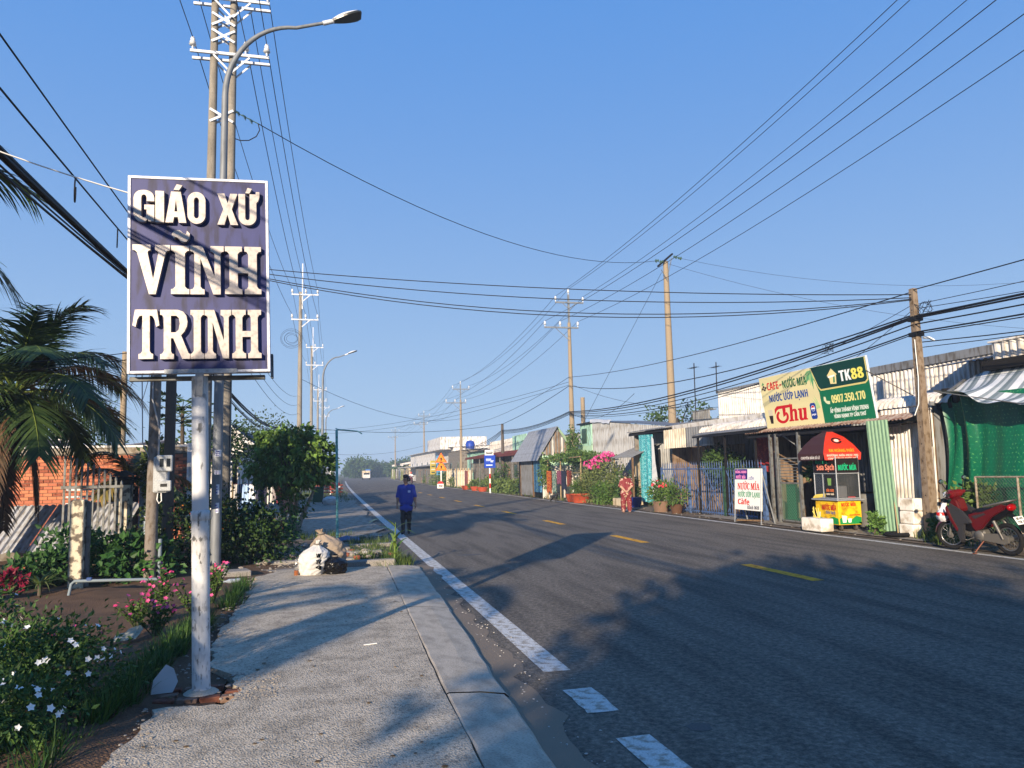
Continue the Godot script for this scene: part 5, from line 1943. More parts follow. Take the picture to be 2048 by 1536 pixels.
	wallbox(t, "end_wall", V(14.6, 0, -43.6), V(17.0, 3.0, -41.4), M.zinc_mint)
	wallbox(t, "loft", V(14.6, 3.0, -43.4), V(17.0, 4.25, -41.42), M.wall_mint)
	wallbox(t, "loft_window", V(14.56, 3.15, -43.0), V(14.61, 4.0, -42.2), mat("window_dark", Color(0.25, 0.33, 0.28), 0.2))
	wallbox(t, "loft_roof", V(14.45, 4.25, -43.6), V(17.0, 4.33, -41.3), M.dark_steel)
	corr(t, [V(13.1, 2.15, -34.6), V(14.6, 2.75, -34.6)], V(0, 0, 1), 2.6, 0.2, 0.03, M.zinc_grey)
	wallbox(t, "lean_to_painted_shade", V(14.4, 0, -34.6), V(14.5, 2.5, -32.0), M.dark_void)  # dark panel added for the shade under the lean-to roof
	wallbox(t, "lean_to_post", V(13.14, 0, -32.1), V(13.22, 2.15, -32.02), M.wood)
	# turquoise curtain and white cloth
	var ct := sprig_tex(Color(0.18, 0.56, 0.60), [Color(0.82, 0.96, 0.95), Color(0.45, 0.80, 0.82), Color(0.08, 0.40, 0.48)], 400, 256, 5, 1.6)
	b = drape(V(13.72, 3.16, -32.55), V(13.72, 3.12, -31.0), 2.95, 3.0, 0.07, 30, 6)
	solo("turquoise_curtain", b, cloth("cloth_cyan", ct, V(2.0, 4.0, 1), 0.5, Color(0.05, 0.2, 0.2)), "tall turquoise patterned curtain hung in the open tin house front", "curtain")
	b = MB.new()
	b.sheet([[V(13.66, 3.05, -31.0), V(13.64, 2.9, -30.75)], [V(13.66, 1.9, -31.05), V(13.62, 1.95, -30.6)], [V(13.64, 0.9, -31.1), V(13.6, 1.1, -30.35)], [V(13.66, 0.35, -31.1), V(13.6, 0.6, -30.4)]])
	solo("white_cloth", b, M.sheet_white, "narrow white cloth hanging right of the turquoise curtain", "cloth")
	# --- M: gabled tin house
	t = thing("tin_house", "small gabled tin house with a shiny roof and blue curtain beyond the arbour", "house")
	var gz := -43.7
	b = MB.new()
	b.flat(V(12.3, 2.5, gz), V(14.3, 2.5, gz), V(13.25, 4.1, gz))
	part("gable_backing", b, M.zinc_grey, t)
	for i in 10:
		var xa := 12.35 + i * 0.19
		var hh := 2.5 + (4.1 - 2.5) * (1.0 - absf(xa + 0.095 - 13.25) / 1.0)
		if hh > 2.6:
			b = MB.new()
			b.cbox(V(xa + 0.05, (2.5 + hh) / 2, gz + 0.02), V(0.1, hh - 2.5, 0.03), 0.008)
			part("gable_rib", b, M.zinc_brown if i % 3 else M.zinc_white, t)
	corr(t, [V(12.3, 1.9, gz + 0.03), V(12.3, 2.5, gz + 0.03)], V(1, 0, 0), 2.3, 0.15, 0.025, M.zinc_mint)
	corr(t, [V(12.3, 0.0, gz), V(12.3, 1.9, gz)], V(1, 0, 0), 2.3, 0.15, 0.025, M.zinc_white)
	corr(t, [V(11.95, 2.2, -50.2), V(13.25, 4.2, -50.2)], V(0, 0, 1), 6.7, 0.2, 0.03, M.zinc, 1.1)
	corr(t, [V(14.5, 2.6, -43.5), V(13.25, 4.2, -43.5)], V(0, 0, -1), 6.7, 0.2, 0.03, M.zinc_mint, 1.1)
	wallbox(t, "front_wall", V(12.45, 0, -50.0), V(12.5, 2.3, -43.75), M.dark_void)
	corr(t, [V(12.38, 0.1, -49.1), V(12.36, 2.3, -49.1)], V(0, 0, 1), 2.9, 0.25, 0.02, M.zinc_grey, 1.0)
	for zz in [-46.1, -43.8, -49.2]:
		wallbox(t, "post", V(12.34, 0, zz - 0.05), V(12.44, 2.4, zz + 0.05), M.wood)
	b = drape(V(12.3, 2.45, -45.7), V(12.3, 2.45, -43.9), 2.1, 3.0, 0.06, 20, 5)
	var bt := sprig_tex(Color(0.22, 0.44, 0.58), [Color(0.45, 0.66, 0.75), Color(0.15, 0.33, 0.48)], 144, 128, 9, 1.4)
	solo("blue_curtain", b, cloth("cloth_blue", bt, V(2, 3, 1)), "blue patterned curtain on the gabled tin house front", "curtain")
	far_houses()


func billboard() -> void:
	var t := thing("shop_billboard", "long green and cream shop billboard leaning on the rusty stall roof", "billboard")
	var up := (V(12.98, 4.38, 0) - V(13.2, 2.76, 0)).normalized()
	var xf := Transform3D(Basis(V(0, 0, 1), up, V(0, 0, 1).cross(up)), V(13.2, 2.76, -21.2))
	var b := MB.new()
	b.cbox(xf * V(2.44, 0.815, -0.03), V(4.88, 1.63, 0.055), 0.006, xf.basis)
	part("backing", b, M.white_steel, t)
	decal_poly([Vector2(0.02, 0.02), Vector2(2.84, 0.02), Vector2(2.84, 0.9), Vector2(2.58, 1.61), Vector2(0.02, 1.61)], Color(0.86, 0.82, 0.62), t, xf, 0.002, "cream_panel")
	decal_poly([Vector2(2.84, 0.02), Vector2(4.86, 0.02), Vector2(4.86, 1.61), Vector2(2.585, 1.61), Vector2(2.84, 0.9)], Color(0.03, 0.42, 0.28), t, xf, 0.003, "green_panel")
	decal_poly([Vector2(2.6, 1.6), Vector2(2.82, 1.04), Vector2(2.92, 0.94), Vector2(4.72, 0.95), Vector2(4.84, 1.02), Vector2(4.86, 1.6)], Color(0.85, 0.79, 0.50), t, xf, 0.0045, "gold_edge")
	decal_poly([Vector2(2.64, 1.6), Vector2(2.85, 1.07), Vector2(2.94, 0.985), Vector2(4.72, 0.995), Vector2(4.81, 1.06), Vector2(4.82, 1.6)], Color(0.02, 0.22, 0.19), t, xf, 0.006, "dark_panel")
	var l1 := xf * Transform3D(Basis.IDENTITY, V(0, 0, 0.002))
	var l2 := xf * Transform3D(Basis.IDENTITY, V(0, 0, 0.0062))
	var l3 := xf * Transform3D(Basis.IDENTITY, V(0, 0, 0.0032))
	# leaves of the print
	for i in 9:
		var a := deg_to_rad(200.0 + i * 14.0)
		var q := Vector2(2.62, 1.55)
		var d := Vector2(cos(a), sin(a))
		var s := d.orthogonal()
		var ln := 0.34 + 0.1 * (i % 3)
		decal_poly([q, q + d * ln * 0.5 + s * 0.05, q + d * ln, q + d * ln * 0.5 - s * 0.05], [Color(0.45, 0.68, 0.45), Color(0.62, 0.76, 0.5), Color(0.35, 0.6, 0.42)][i % 3], t, l1, 0.0012 + 0.00012 * i, "printed_leaf")
	for i in 6:
		var a := deg_to_rad(120.0 + i * 13.0)
		var q := Vector2(2.78, 0.5)
		var d := Vector2(cos(a), sin(a))
		var s := d.orthogonal()
		decal_poly([q, q + d * 0.2 + s * 0.02, q + d * 0.42, q + d * 0.2 - s * 0.02], Color(0.68, 0.80, 0.56), t, l1, 0.0012 + 0.00012 * i, "printed_leaf")
	print_text("CAFE", "sans_bold", 0.38, 0.98, 1.21, 1.44, Color(0.78, 0.10, 0.12), t, l1)
	print_text("-", "sans_bold", 1.05, 1.13, 1.29, 1.33, Color(0.78, 0.10, 0.12), t, l1)
	print_text("NƯỚC MÍA", "sans_bold", 1.2, 2.36, 1.19, 1.5, Color(0.03, 0.38, 0.22), t, l1)
	print_text("NƯỚC ƯỚP LẠNH", "sans_bold", 0.4, 2.32, 0.78, 1.13, Color(0.05, 0.28, 0.58), t, l1)
	print_text("hu", "serif_bold", 1.22, 2.1, 0.2, 0.7, Color(0.74, 0.06, 0.1), t, l1, 0.18)
	# the swash T
	decal_poly([Vector2(0.56, 0.46), Vector2(0.58, 0.62), Vector2(0.72, 0.7), Vector2(1.36, 0.7), Vector2(1.42, 0.74), Vector2(1.38, 0.62), Vector2(0.8, 0.61), Vector2(0.68, 0.57)], Color(0.74, 0.06, 0.1), t, l1, 0.0031, "swash")
	var sw := arcp(0.92, 0.37, 0.32, 0.2, 120, 400, 18)
	var si := arcp(0.93, 0.38, 0.2, 0.13, 400, 120, 18)
	decal_poly(sw + si, Color(0.74, 0.06, 0.1), t, l1, 0.0028, "swash")
	decal_poly([Vector2(0.98, 0.62), Vector2(1.14, 0.62), Vector2(1.1, 0.4), Vector2(0.97, 0.36)], Color(0.74, 0.06, 0.1), t, l1, 0.0034, "swash")
	# can, cup, beans
	decal_poly([Vector2(2.34, 0.2), Vector2(2.54, 0.2), Vector2(2.58, 0.25), Vector2(2.57, 0.6), Vector2(2.52, 0.65), Vector2(2.36, 0.65), Vector2(2.31, 0.6), Vector2(2.31, 0.25)], Color(0.05, 0.22, 0.55), t, l1, 0.002, "printed_can")
	decal_poly(arcp(2.44, 0.5, 0.085, 0.085, 0, 360, 16), Color(0.92, 0.92, 0.94), t, l1, 0.003, "can_roundel")
	decal_poly(arcp(2.44, 0.5, 0.075, 0.075, 15, 165, 10), Color(0.8, 0.1, 0.12), t, l1, 0.004, "can_roundel")
	decal_poly(arcp(2.44, 0.5, 0.075, 0.075, 200, 340, 10), Color(0.08, 0.25, 0.6), t, l1, 0.004, "can_roundel")
	print_text("pepsi", "sans_bold", 2.35, 2.53, 0.29, 0.36, Color(0.9, 0.9, 0.95), t, xf * Transform3D(Basis.IDENTITY, V(0, 0, 0.0042)))
	decal_poly([Vector2(0.27, 0.2), Vector2(0.4, 0.2), Vector2(0.44, 0.44), Vector2(0.23, 0.44)], Color(0.16, 0.09, 0.07), t, l1, 0.002, "printed_cup")
	decal_poly([Vector2(0.22, 0.44), Vector2(0.45, 0.44), Vector2(0.46, 0.62), Vector2(0.21, 0.62)], Color(0.80, 0.76, 0.66), t, l1, 0.002, "printed_cup")
	for q in [[0.14, 1.28], [0.24, 1.24], [0.2, 1.34], [0.3, 1.3]]:
		decal_poly(arcp(q[0], q[1], 0.055, 0.035, 0, 360, 10), Color(0.25, 0.16, 0.14), t, l1, 0.0013 + 0.002 * q[1] - 0.002, "printed_bean")
	decal_poly([Vector2(0.1, 1.38), Vector2(0.2, 1.48), Vector2(0.26, 1.4)], Color(0.3, 0.55, 0.35), t, l1, 0.0015, "printed_leaf")
	# arrow-house emblem and brand
	decal_poly([Vector2(3.38, 1.08), Vector2(3.62, 1.06), Vector2(3.66, 1.3), Vector2(3.7, 1.3), Vector2(3.5, 1.48), Vector2(3.28, 1.3), Vector2(3.36, 1.3)], Color(0.90, 0.84, 0.6), t, l2, 0.002, "emblem")
	decal_poly([Vector2(3.34, 1.24), Vector2(3.6, 1.26), Vector2(3.6, 1.31), Vector2(3.3, 1.29)], Color(0.95, 0.95, 0.92), t, l2, 0.003, "emblem")
	decal_poly([Vector2(3.5, 1.1), Vector2(3.57, 1.1), Vector2(3.6, 1.26), Vector2(3.54, 1.26)], Color(0.2, 0.5, 0.35), t, l2, 0.003, "emblem")
	print_text("TK", "sans_bold", 3.78, 4.22, 1.1, 1.38, Color(0.93, 0.95, 0.95), t, l2)
	print_text("88", "sans_bold", 4.25, 4.7, 1.1, 1.38, Color(0.92, 0.88, 0.40), t, l2)
	var ph := arcp(3.12, 0.7, 0.13, 0.13, 180, 270, 6) + arcp(3.12, 0.7, 0.06, 0.06, 270, 180, 6)
	decal_poly(ph, Color(0.85, 0.86, 0.7), t, l3, 0.002, "phone_icon")
	decal_poly([Vector2(2.97, 0.66), Vector2(3.07, 0.66), Vector2(3.06, 0.76), Vector2(2.99, 0.77)], Color(0.85, 0.86, 0.7), t, l3, 0.0025, "phone_icon")
	decal_poly([Vector2(3.1, 0.56), Vector2(3.2, 0.55), Vector2(3.22, 0.63), Vector2(3.11, 0.65)], Color(0.85, 0.86, 0.7), t, l3, 0.0025, "phone_icon")
	print_text("0907.350.170", "sans_bold", 3.3, 4.62, 0.56, 0.78, Color(0.88, 0.86, 0.55), t, l3)
	print_text("ẤP VĨNH THÀNH VĨNH TRINH", "sans_bold", 3.16, 4.66, 0.31, 0.47, Color(0.86, 0.90, 0.86), t, l3)
	print_text("VĨNH HẠNH TP CẦN THƠ", "sans_bold", 3.28, 4.54, 0.13, 0.3, Color(0.86, 0.90, 0.86), t, l3)
	beam(t, "stay", V(13.0, 4.0, -16.35), V(14.2, 3.05, -15.6), 0.02, 0.02, M.dark_steel)
	beam(t, "stay", V(13.05, 3.9, -20.9), V(14.2, 3.1, -20.9), 0.02, 0.02, M.dark_steel)


func blue_gate() -> void:
	var t := thing("steel_fence", "blue spiked steel fence and gates in front of the tin house", "fence", V(13.0, 0.0, 0.0))
	var bar_m := MB.new()
	bar_m.box(V(0, 0.88, 0), V(0.02, 1.66, 0.02))
	var bm := bar_m.mesh()
	var tip := MB.new()
	tip.lathe(V(0, 1.7, 0), [Vector2(0.016, 0.0), Vector2(0.016, 0.1), Vector2(0.0, 0.2)], 4)
	var tm := tip.mesh()
	for q in [[-28.6, -26.35, M.blue_steel], [-26.2, -23.75, M.blue_steel], [-23.6, -21.3, M.green_steel]]:
		for y in [0.12, 1.62]:
			beam(t, "rail", V(0, y, q[0]), V(0, y, q[1]), 0.045, 0.045, q[2] if y > 1 else M.blue_steel)
		var n := int((q[1] - q[0]) / 0.155)
		for i in n:
			var z: float = q[0] + 0.05 + i * (q[1] - q[0] - 0.1) / (n - 1)
			var o := part("bar", bm, M.blue_steel, t, Transform3D(Basis.IDENTITY, V(0, 0, z)))
			part("spike", tm, M.blue_steel, o)
		beam(t, "diagonal", V(-0.02, 0.15, q[0] + 0.1), V(-0.02, 1.58, (q[0] + q[1]) / 2), 0.02, 0.02, M.blue_steel)
		beam(t, "diagonal", V(-0.02, 0.15, q[1] - 0.1), V(-0.02, 1.58, (q[0] + q[1]) / 2), 0.02, 0.02, M.blue_steel)
		beam(t, "diagonal", V(-0.025, 1.58, q[0] + 0.1), V(-0.025, 0.15, (q[0] + q[1]) / 2), 0.02, 0.02, M.blue_steel)
		beam(t, "diagonal", V(-0.025, 1.58, q[1] - 0.1), V(-0.025, 0.15, (q[0] + q[1]) / 2), 0.02, 0.02, M.blue_steel)
	for q in [[-26.28, M.blue_steel, 0.07], [-23.67, M.green_steel, 0.09], [-21.2, M.blue_steel, 0.1], [-28.65, M.blue_steel, 0.06]]:
		var b := MB.new()
		b.box(V(0, 0.85, q[0]), V(q[2], 1.7, q[2]))
		part("post", b, q[1], t)


func sandwich_board() -> void:
	var t := thing("sandwich_board", "white sandwich board with red and green lettering before the blue gate", "sign")
	var up := V(0.06, 1, 0).normalized()
	var xf := Transform3D(Basis(V(0, 0, 1), up, V(0, 0, 1).cross(up)), V(12.08, 0.4, -21.46))
	var b := MB.new()
	b.cbox(xf * V(0.76, 0.61, -0.012), V(1.52, 1.22, 0.022), 0.003, xf.basis)
	part("panel", b, M.sheet_white, t)
	decal_poly([Vector2(0, 0.9), Vector2(0.74, 0.9), Vector2(0.74, 1.21), Vector2(0, 1.21)], Color(0.13, 0.08, 0.42), t, xf, 0.002, "purple_panel")
	var l := xf * Transform3D(Basis.IDENTITY, V(0, 0, 0.002))
	print_text("HỒNG HẠNH", "sans_bold", 0.06, 0.68, 1.06, 1.2, Color(0.92, 0.55, 0.75), t, l)
	print_text("NƯỚC MÍA", "sans_bold", 0.1, 0.64, 0.92, 1.05, Color(0.92, 0.55, 0.75), t, l)
	print_text("coffee", "serif", 0.8, 1.1, 0.89, 1.0, Color(0.25, 0.3, 0.6), t, xf, 0.2)
	print_text("NƯỚC MÍA", "serif_bold", 0.18, 1.4, 0.6, 0.86, Color(0.78, 0.16, 0.12), t, xf)
	print_text("NƯỚC ƯỚP LẠNH", "serif_bold", 0.2, 1.42, 0.34, 0.58, Color(0.10, 0.55, 0.38), t, xf)
	print_text("Càfe", "sans_bold", 0.2, 0.84, 0.16, 0.34, Color(0.80, 0.2, 0.14), t, xf)
	print_text("Kính Mời", "serif_bold", 0.74, 1.38, 0.04, 0.15, Color(0.15, 0.2, 0.3), t, xf)
	for z in [-21.44, -19.97]:
		beam(t, "leg", V(12.06, 0.02, z), V(12.16, 1.6, z), 0.025, 0.025, M.galvanised)
		beam(t, "back_leg", V(12.5, 0.03, z), V(12.17, 1.5, z), 0.025, 0.025, M.galvanised)
	var pk := thing("wooden_plank", "short loose plank lying under the sandwich board", "plank", V(12.25, 0.09, -20.9), 0.6)
	b = MB.new()
	b.cbox(Vector3.ZERO, V(0.14, 0.05, 0.8), 0.008)
	part("board", b, M.wood, pk)


func juice_cart() -> void:
	var t := thing("juice_cart", "yellow sugarcane juice cart with glass case under a red and brown canopy", "food cart", V(12.42, 0.05, -16.98))
	# local: x to the right away from the road, z towards the camera; corner nearest the road is (0, 0)
	var W := 0.66
	var L := 0.92
	var b := MB.new()
	b.cbox(V(W / 2, 0.44, -L / 2), V(W, 0.6, L), 0.01)
	part("cabinet", b, mat("cart_yellow", Color(0.90, 0.74, 0.10), 0.5, T.grime, 0.4), t)
	b = MB.new()
	b.cbox(V(W / 2, 0.76, -L / 2), V(W + 0.14, 0.04, L + 0.14), 0.008)
	part("counter", b, M.galvanised, t)
	for p in [V(0.01, 0, -0.01), V(W - 0.01, 0, -0.01), V(0.01, 0, -L + 0.01), V(W - 0.01, 0, -L + 0.01)]:
		b = MB.new()
		b.tube([p + V(0, 0.78, 0), p + V(0, 1.86, 0)], 0.017, 8)
		part("pillar", b, M.galvanised, t)
	for p in [V(0.12, 0, -0.1), V(W - 0.12, 0, -0.1), V(0.12, 0, -L + 0.1), V(W - 0.12, 0, -L + 0.1)]:
		var w := MB.new()
		w.lathe(V(0, -0.025, 0), [Vector2(0.0, 0.0), Vector2(0.06, 0.0), Vector2(0.07, 0.012), Vector2(0.07, 0.038), Vector2(0.06, 0.05), Vector2(0.0, 0.05)], 14)
		var c := part("caster", w, mat("caster_grey", Color(0.30, 0.27, 0.25), 0.7), t, Transform3D(Basis(V(0, 0, 1), PI / 2), p + V(0, 0.07, 0)))
		w = MB.new()
		w.box(V(0.06, 0, 0), V(0.09, 0.06, 0.04))
		part("fork", w, M.dark_steel, c)
	# glass case
	b = MB.new()
	b.box(V(0.004, 1.1, -L / 2), V(0.006, 0.6, L - 0.06))
	part("glass", b, _glass(), t)
	b = MB.new()
	b.box(V(W / 2, 1.1, -0.004), V(W - 0.06, 0.6, 0.006))
	part("glass", b, _glass(), t)
	b = MB.new()
	b.box(V(W / 2, 1.1, -L + 0.02), V(W - 0.04, 0.62, 0.02))
	part("back_panel", b, M.dark_void, t)
	b = MB.new()
	b.box(V(W - 0.02, 1.1, -L / 2), V(0.02, 0.62, L - 0.06))
	part("back_panel", b, M.dark_void, t)
	for y in [1.42, 0.8]:
		for q in [[V(0, y, 0), V(W, y, 0)], [V(0, y, 0), V(0, y, -L)], [V(0, y, -L), V(W, y, -L)], [V(W, y, 0), V(W, y, -L)]]:
			beam(t, "rail", q[0], q[1], 0.022, 0.022, M.galvanised)
	beam(t, "rail", V(0, 0.8, -0.55), V(0, 1.42, -0.55), 0.02, 0.02, M.galvanised)
	b = MB.new()
	b.cbox(V(W * 0.5, 0.95, -L * 0.45), V(0.3, 0.3, 0.34), 0.02)
	b.tube([V(W * 0.3, 1.0, -L * 0.45), V(W * 0.3, 1.3, -L * 0.45)], 0.05, 10)
	part("press", b, mat("press_steel", Color(0.55, 0.56, 0.58), 0.35, null, 1.0, null, 1.0, 0.7), t)
	b = MB.new()
	b.cbox(V(W * 0.75, 0.81, -0.12), V(0.16, 0.05, 0.12), 0.015)
	part("red_dish", b, ink(Color(0.7, 0.1, 0.1)), t)
	for k in 4:
		b = MB.new()
		b.tube([V(-0.06, 0.8 + k * 0.02, -0.9 + k * 0.03), V(0.06, 0.84 + k * 0.02, -0.52 + k * 0.02)], 0.02, 7)
		part("sugarcane", b, mat("cane", Color(0.80, 0.72, 0.35), 0.6), t)
	# header boards, faces to the road and to the camera
	var road := letter_frame(V(-0.003, 0, -L), V(0, 0, 1))
	var front := letter_frame(V(0, 0, 0.003), V(1, 0, 0))
	b = MB.new()
	b.box(V(0.0, 1.62, -L / 2), V(0.014, 0.36, L - 0.02))
	part("header_board", b, ink(Color(0.10, 0.07, 0.07)), t)
	b = MB.new()
	b.box(V(W / 2, 1.62, -0.0), V(W - 0.02, 0.36, 0.014))
	part("header_board", b, ink(Color(0.10, 0.07, 0.07)), t)
	var rd := road * Transform3D(Basis.IDENTITY, V(0, 0, 0.005))
	var fr := front * Transform3D(Basis.IDENTITY, V(0, 0, 0.005))
	print_text("Sữa Sạch", "sans_bold", 0.16, 0.86, 1.46, 1.66, Color(0.90, 0.55, 0.45), t, rd)
	print_text("Rau má", "serif_bold", 0.1, 0.6, 1.67, 1.78, Color(0.08, 0.6, 0.42), t, rd)
	print_text("NƯỚC MÍA", "sans_bold", 0.06, 0.58, 1.5, 1.68, Color(0.05, 0.65, 0.45), t, fr)
	decal_poly([Vector2(0.46, 0.84), Vector2(0.84, 0.84), Vector2(0.84, 1.38), Vector2(0.46, 1.38)], Color(0.13, 0.12, 0.12), t, road, 0.003, "menu_panel")
	print_text("SỮA TƯƠI", "sans_bold", 0.5, 0.8, 0.96, 1.04, Color(0.85, 0.45, 0.25), t, rd)
	print_text("RAU MÁ", "sans_bold", 0.5, 0.8, 0.88, 0.94, Color(0.85, 0.8, 0.7), t, rd)
	decal_poly([Vector2(0.58, 1.12), Vector2(0.7, 1.12), Vector2(0.72, 1.3), Vector2(0.56, 1.3)], Color(0.45, 0.6, 0.3), t, road, 0.0045, "printed_cup")
	# skirt print
	decal_poly([Vector2(0.02, 0.16), Vector2(0.9, 0.16), Vector2(0.9, 0.3), Vector2(0.7, 0.34), Vector2(0.4, 0.26), Vector2(0.02, 0.36)], Color(0.10, 0.52, 0.26), t, road, 0.003, "printed_leaves")
	decal_poly([Vector2(0.02, 0.72), Vector2(0.9, 0.72), Vector2(0.9, 0.7), Vector2(0.6, 0.66), Vector2(0.3, 0.69), Vector2(0.02, 0.74)], Color(0.10, 0.5, 0.24), t, road, 0.003, "printed_leaves")
	print_text("NƯỚC MÍA", "sans_bold", 0.28, 0.84, 0.5, 0.68, Color(0.66, 0.06, 0.08), t, rd)
	print_text("Siêu Sạch", "serif_bold", 0.42, 0.8, 0.38, 0.49, Color(0.3, 0.35, 0.55), t, rd)
	decal_poly([Vector2(0.04, 0.2), Vector2(0.16, 0.2), Vector2(0.2, 0.44), Vector2(0.02, 0.44)], Color(0.75, 0.82, 0.78), t, road, 0.0045, "printed_cup")
	decal_poly([Vector2(0.02, 0.16), Vector2(0.64, 0.16), Vector2(0.64, 0.32), Vector2(0.5, 0.36), Vector2(0.3, 0.24), Vector2(0.12, 0.34), Vector2(0.02, 0.3)], Color(0.10, 0.52, 0.26), t, front, 0.003, "printed_leaves")
	print_text("NƯỚC MÍA", "sans_bold", 0.08, 0.5, 0.6, 0.72, Color(0.70, 0.1, 0.06), t, fr)
	var oc := arcp(0.32, 0.46, 0.17, 0.11, 20, 340, 14) + arcp(0.32, 0.46, 0.155, 0.098, 340, 20, 14)
	decal_poly(oc, Color(0.72, 0.55, 0.05), t, front, 0.003, "printed_ring")
	decal_poly([Vector2(0.1, 0.2), Vector2(0.2, 0.2), Vector2(0.23, 0.36), Vector2(0.08, 0.38)], Color(0.85, 0.88, 0.8), t, front, 0.0045, "printed_cup")
	decal_poly([Vector2(0.26, 0.2), Vector2(0.34, 0.2), Vector2(0.36, 0.3), Vector2(0.25, 0.3)], Color(0.88, 0.9, 0.84), t, front, 0.0045, "printed_cup")
	print_text("RAU MÁ SẦU RIÊNG", "sans_bold", 0.3, 0.6, 0.37, 0.41, Color(0.75, 0.2, 0.1), t, fr)
	# canopy: a square tent of four panels with a hanging valance
	var c := Vector2(-0.27, -0.08)
	var side := 1.1
	var cx := c.x + side / 2
	var cz := c.y - side / 2
	var yb := 1.93
	var ring := []
	for q in [[1.0, yb], [0.78, yb + 0.22], [0.5, yb + 0.42], [0.16, yb + 0.56]]:
		ring.append([q[0] * side / 2, q[1]])
	var cols := [mat("canopy_red", Color(0.80, 0.20, 0.11), 0.7, T.fine, 1.0), mat("canopy_brown", Color(0.25, 0.14, 0.14), 0.7, T.fine, 1.0)]
	for f in 4:
		var bs := Basis(Vector3.UP, PI / 2 * f)
		b = MB.new()
		var rows := []
		for r in ring:
			rows.append([V(cx, r[1], cz) + bs * V(-r[0], 0, r[0]), V(cx, r[1], cz) + bs * V(r[0], 0, r[0])])
		b.sheet(rows, false)
		part("canopy_panel", b, cols[0] if f == 0 else cols[1], t)
		b = MB.new()
		b.sheet([[V(cx, yb - 0.17, cz) + bs * V(-side / 2 + 0.03, 0, side / 2 + 0.0), V(cx, yb - 0.17, cz) + bs * V(side / 2 - 0.03, 0, side / 2 + 0.0)], [V(cx, yb, cz) + bs * V(-side / 2, 0, side / 2), V(cx, yb, cz) + bs * V(side / 2, 0, side / 2)]], false)
		part("valance", b, mat("valance_red", Color(0.84, 0.26, 0.20), 0.7, T.fine, 1.0) if f == 0 else cols[1], t)
	b = MB.new()
	b.cbox(V(cx, yb + 0.57, cz), V(0.2, 0.03, 0.2), 0.01)
	part("canopy_cap", b, cols[1], t)
	var vf := letter_frame(V(c.x, yb - 0.17, c.y + 0.003), V(1, 0, 0))
	print_text("ĐƯỜNG MÍA 0932 705", "sans_bold", 0.1, 1.0, 0.09, 0.155, Color(0.93, 0.72, 0.66), t, vf)
	print_text("CUNG CẤP XE NƯỚC MÍA", "sans_bold", 0.12, 0.98, 0.015, 0.08, Color(0.93, 0.72, 0.66), t, vf)
	var vr := letter_frame(V(c.x - 0.003, yb - 0.17, c.y - side), V(0, 0, 1))
	print_text("CHUYÊN BÁN SỈ LẺ", "sans_bold", 0.15, 0.95, 0.03, 0.12, Color(0.80, 0.78, 0.76), t, vr)
	# print on the sloping red panel
	var a := V(cx, yb, cz + side / 2)
	var d := V(cx, yb + 0.22, cz + 0.78 * side / 2)
	var su := (d - a).normalized()
	var sf := Transform3D(Basis(V(1, 0, 0), su, V(1, 0, 0).cross(su)), a + V(-side / 2, 0, 0) + V(1, 0, 0).cross(su) * 0.003)
	print_text("AN HOÀNG PHÁT", "sans_bold", 0.18, 0.92, 0.03, 0.15, Color(0.92, 0.55, 0.08), t, sf)
	var a2 := d
	var d2 := V(cx, yb + 0.42, cz + 0.5 * side / 2)
	su = (d2 - a2).normalized()
	sf = Transform3D(Basis(V(1, 0, 0), su, V(1, 0, 0).cross(su)), a2 + V(-side / 2, 0, 0) + V(1, 0, 0).cross(su) * 0.003)
	decal_poly(arcp(0.54, 0.13, 0.15, 0.1, 10, 350, 16) + arcp(0.54, 0.13, 0.1, 0.06, 350, 10, 16), Color(0.07, 0.06, 0.06), t, sf, 0.002, "round_emblem")
	decal_poly(arcp(0.54, 0.13, 0.07, 0.045, 0, 360, 12), Color(0.88, 0.80, 0.74), t, sf, 0.002, "round_emblem")
	# white foam chest in front, stool and bucket behind
	var o := thing("foam_chest", "low white foam chest with cane tops in front of the juice cart", "foam box", V(12.02, 0.05, -17.3))
	b = MB.new()
	b.cbox(V(0, 0.16, 0), V(0.36, 0.32, 0.82), 0.02)
	part("box", b, M.foam, o)
	for k in 7:
		b = MB.new()
		b.tube([V(0.05, 0.3, -0.2 + k * 0.04), V(0.1 + rf(-0.1, 0.1), 0.46 + rf(0, 0.12), -0.34 + k * 0.05)], 0.014, 5)
		part("cane_top", b, mat("cane", Color(0.8, 0.72, 0.35)), o)
	o = thing("plastic_table", "small black and white tub standing behind the juice cart", "tub", V(13.55, 0.05, -17.35))
	b = MB.new()
	b.lathe(Vector3.ZERO, [Vector2(0.2, 0.0), Vector2(0.22, 0.6), Vector2(0.25, 0.62), Vector2(0.25, 0.86), Vector2(0.23, 0.88), Vector2(0.0, 0.88)], 16)
	part("tub", b, mat("tub_grey", Color(0.42, 0.42, 0.41), 0.5), o)
	# stone rubble: potted plants inside the stall handled with the vegetation


func _glass() -> StandardMaterial3D:
	if M.has("pane"):
		return M.pane
	var m := StandardMaterial3D.new()
	m.resource_name = "pane"
	m.albedo_color = Color(0.5, 0.55, 0.58, 0.05)
	m.transparency = BaseMaterial3D.TRANSPARENCY_ALPHA
	m.roughness = 0.05
	m.metallic_specular = 0.5
	M["pane"] = m
	return m


# ---- farther houses on the right ----------------------------------------------

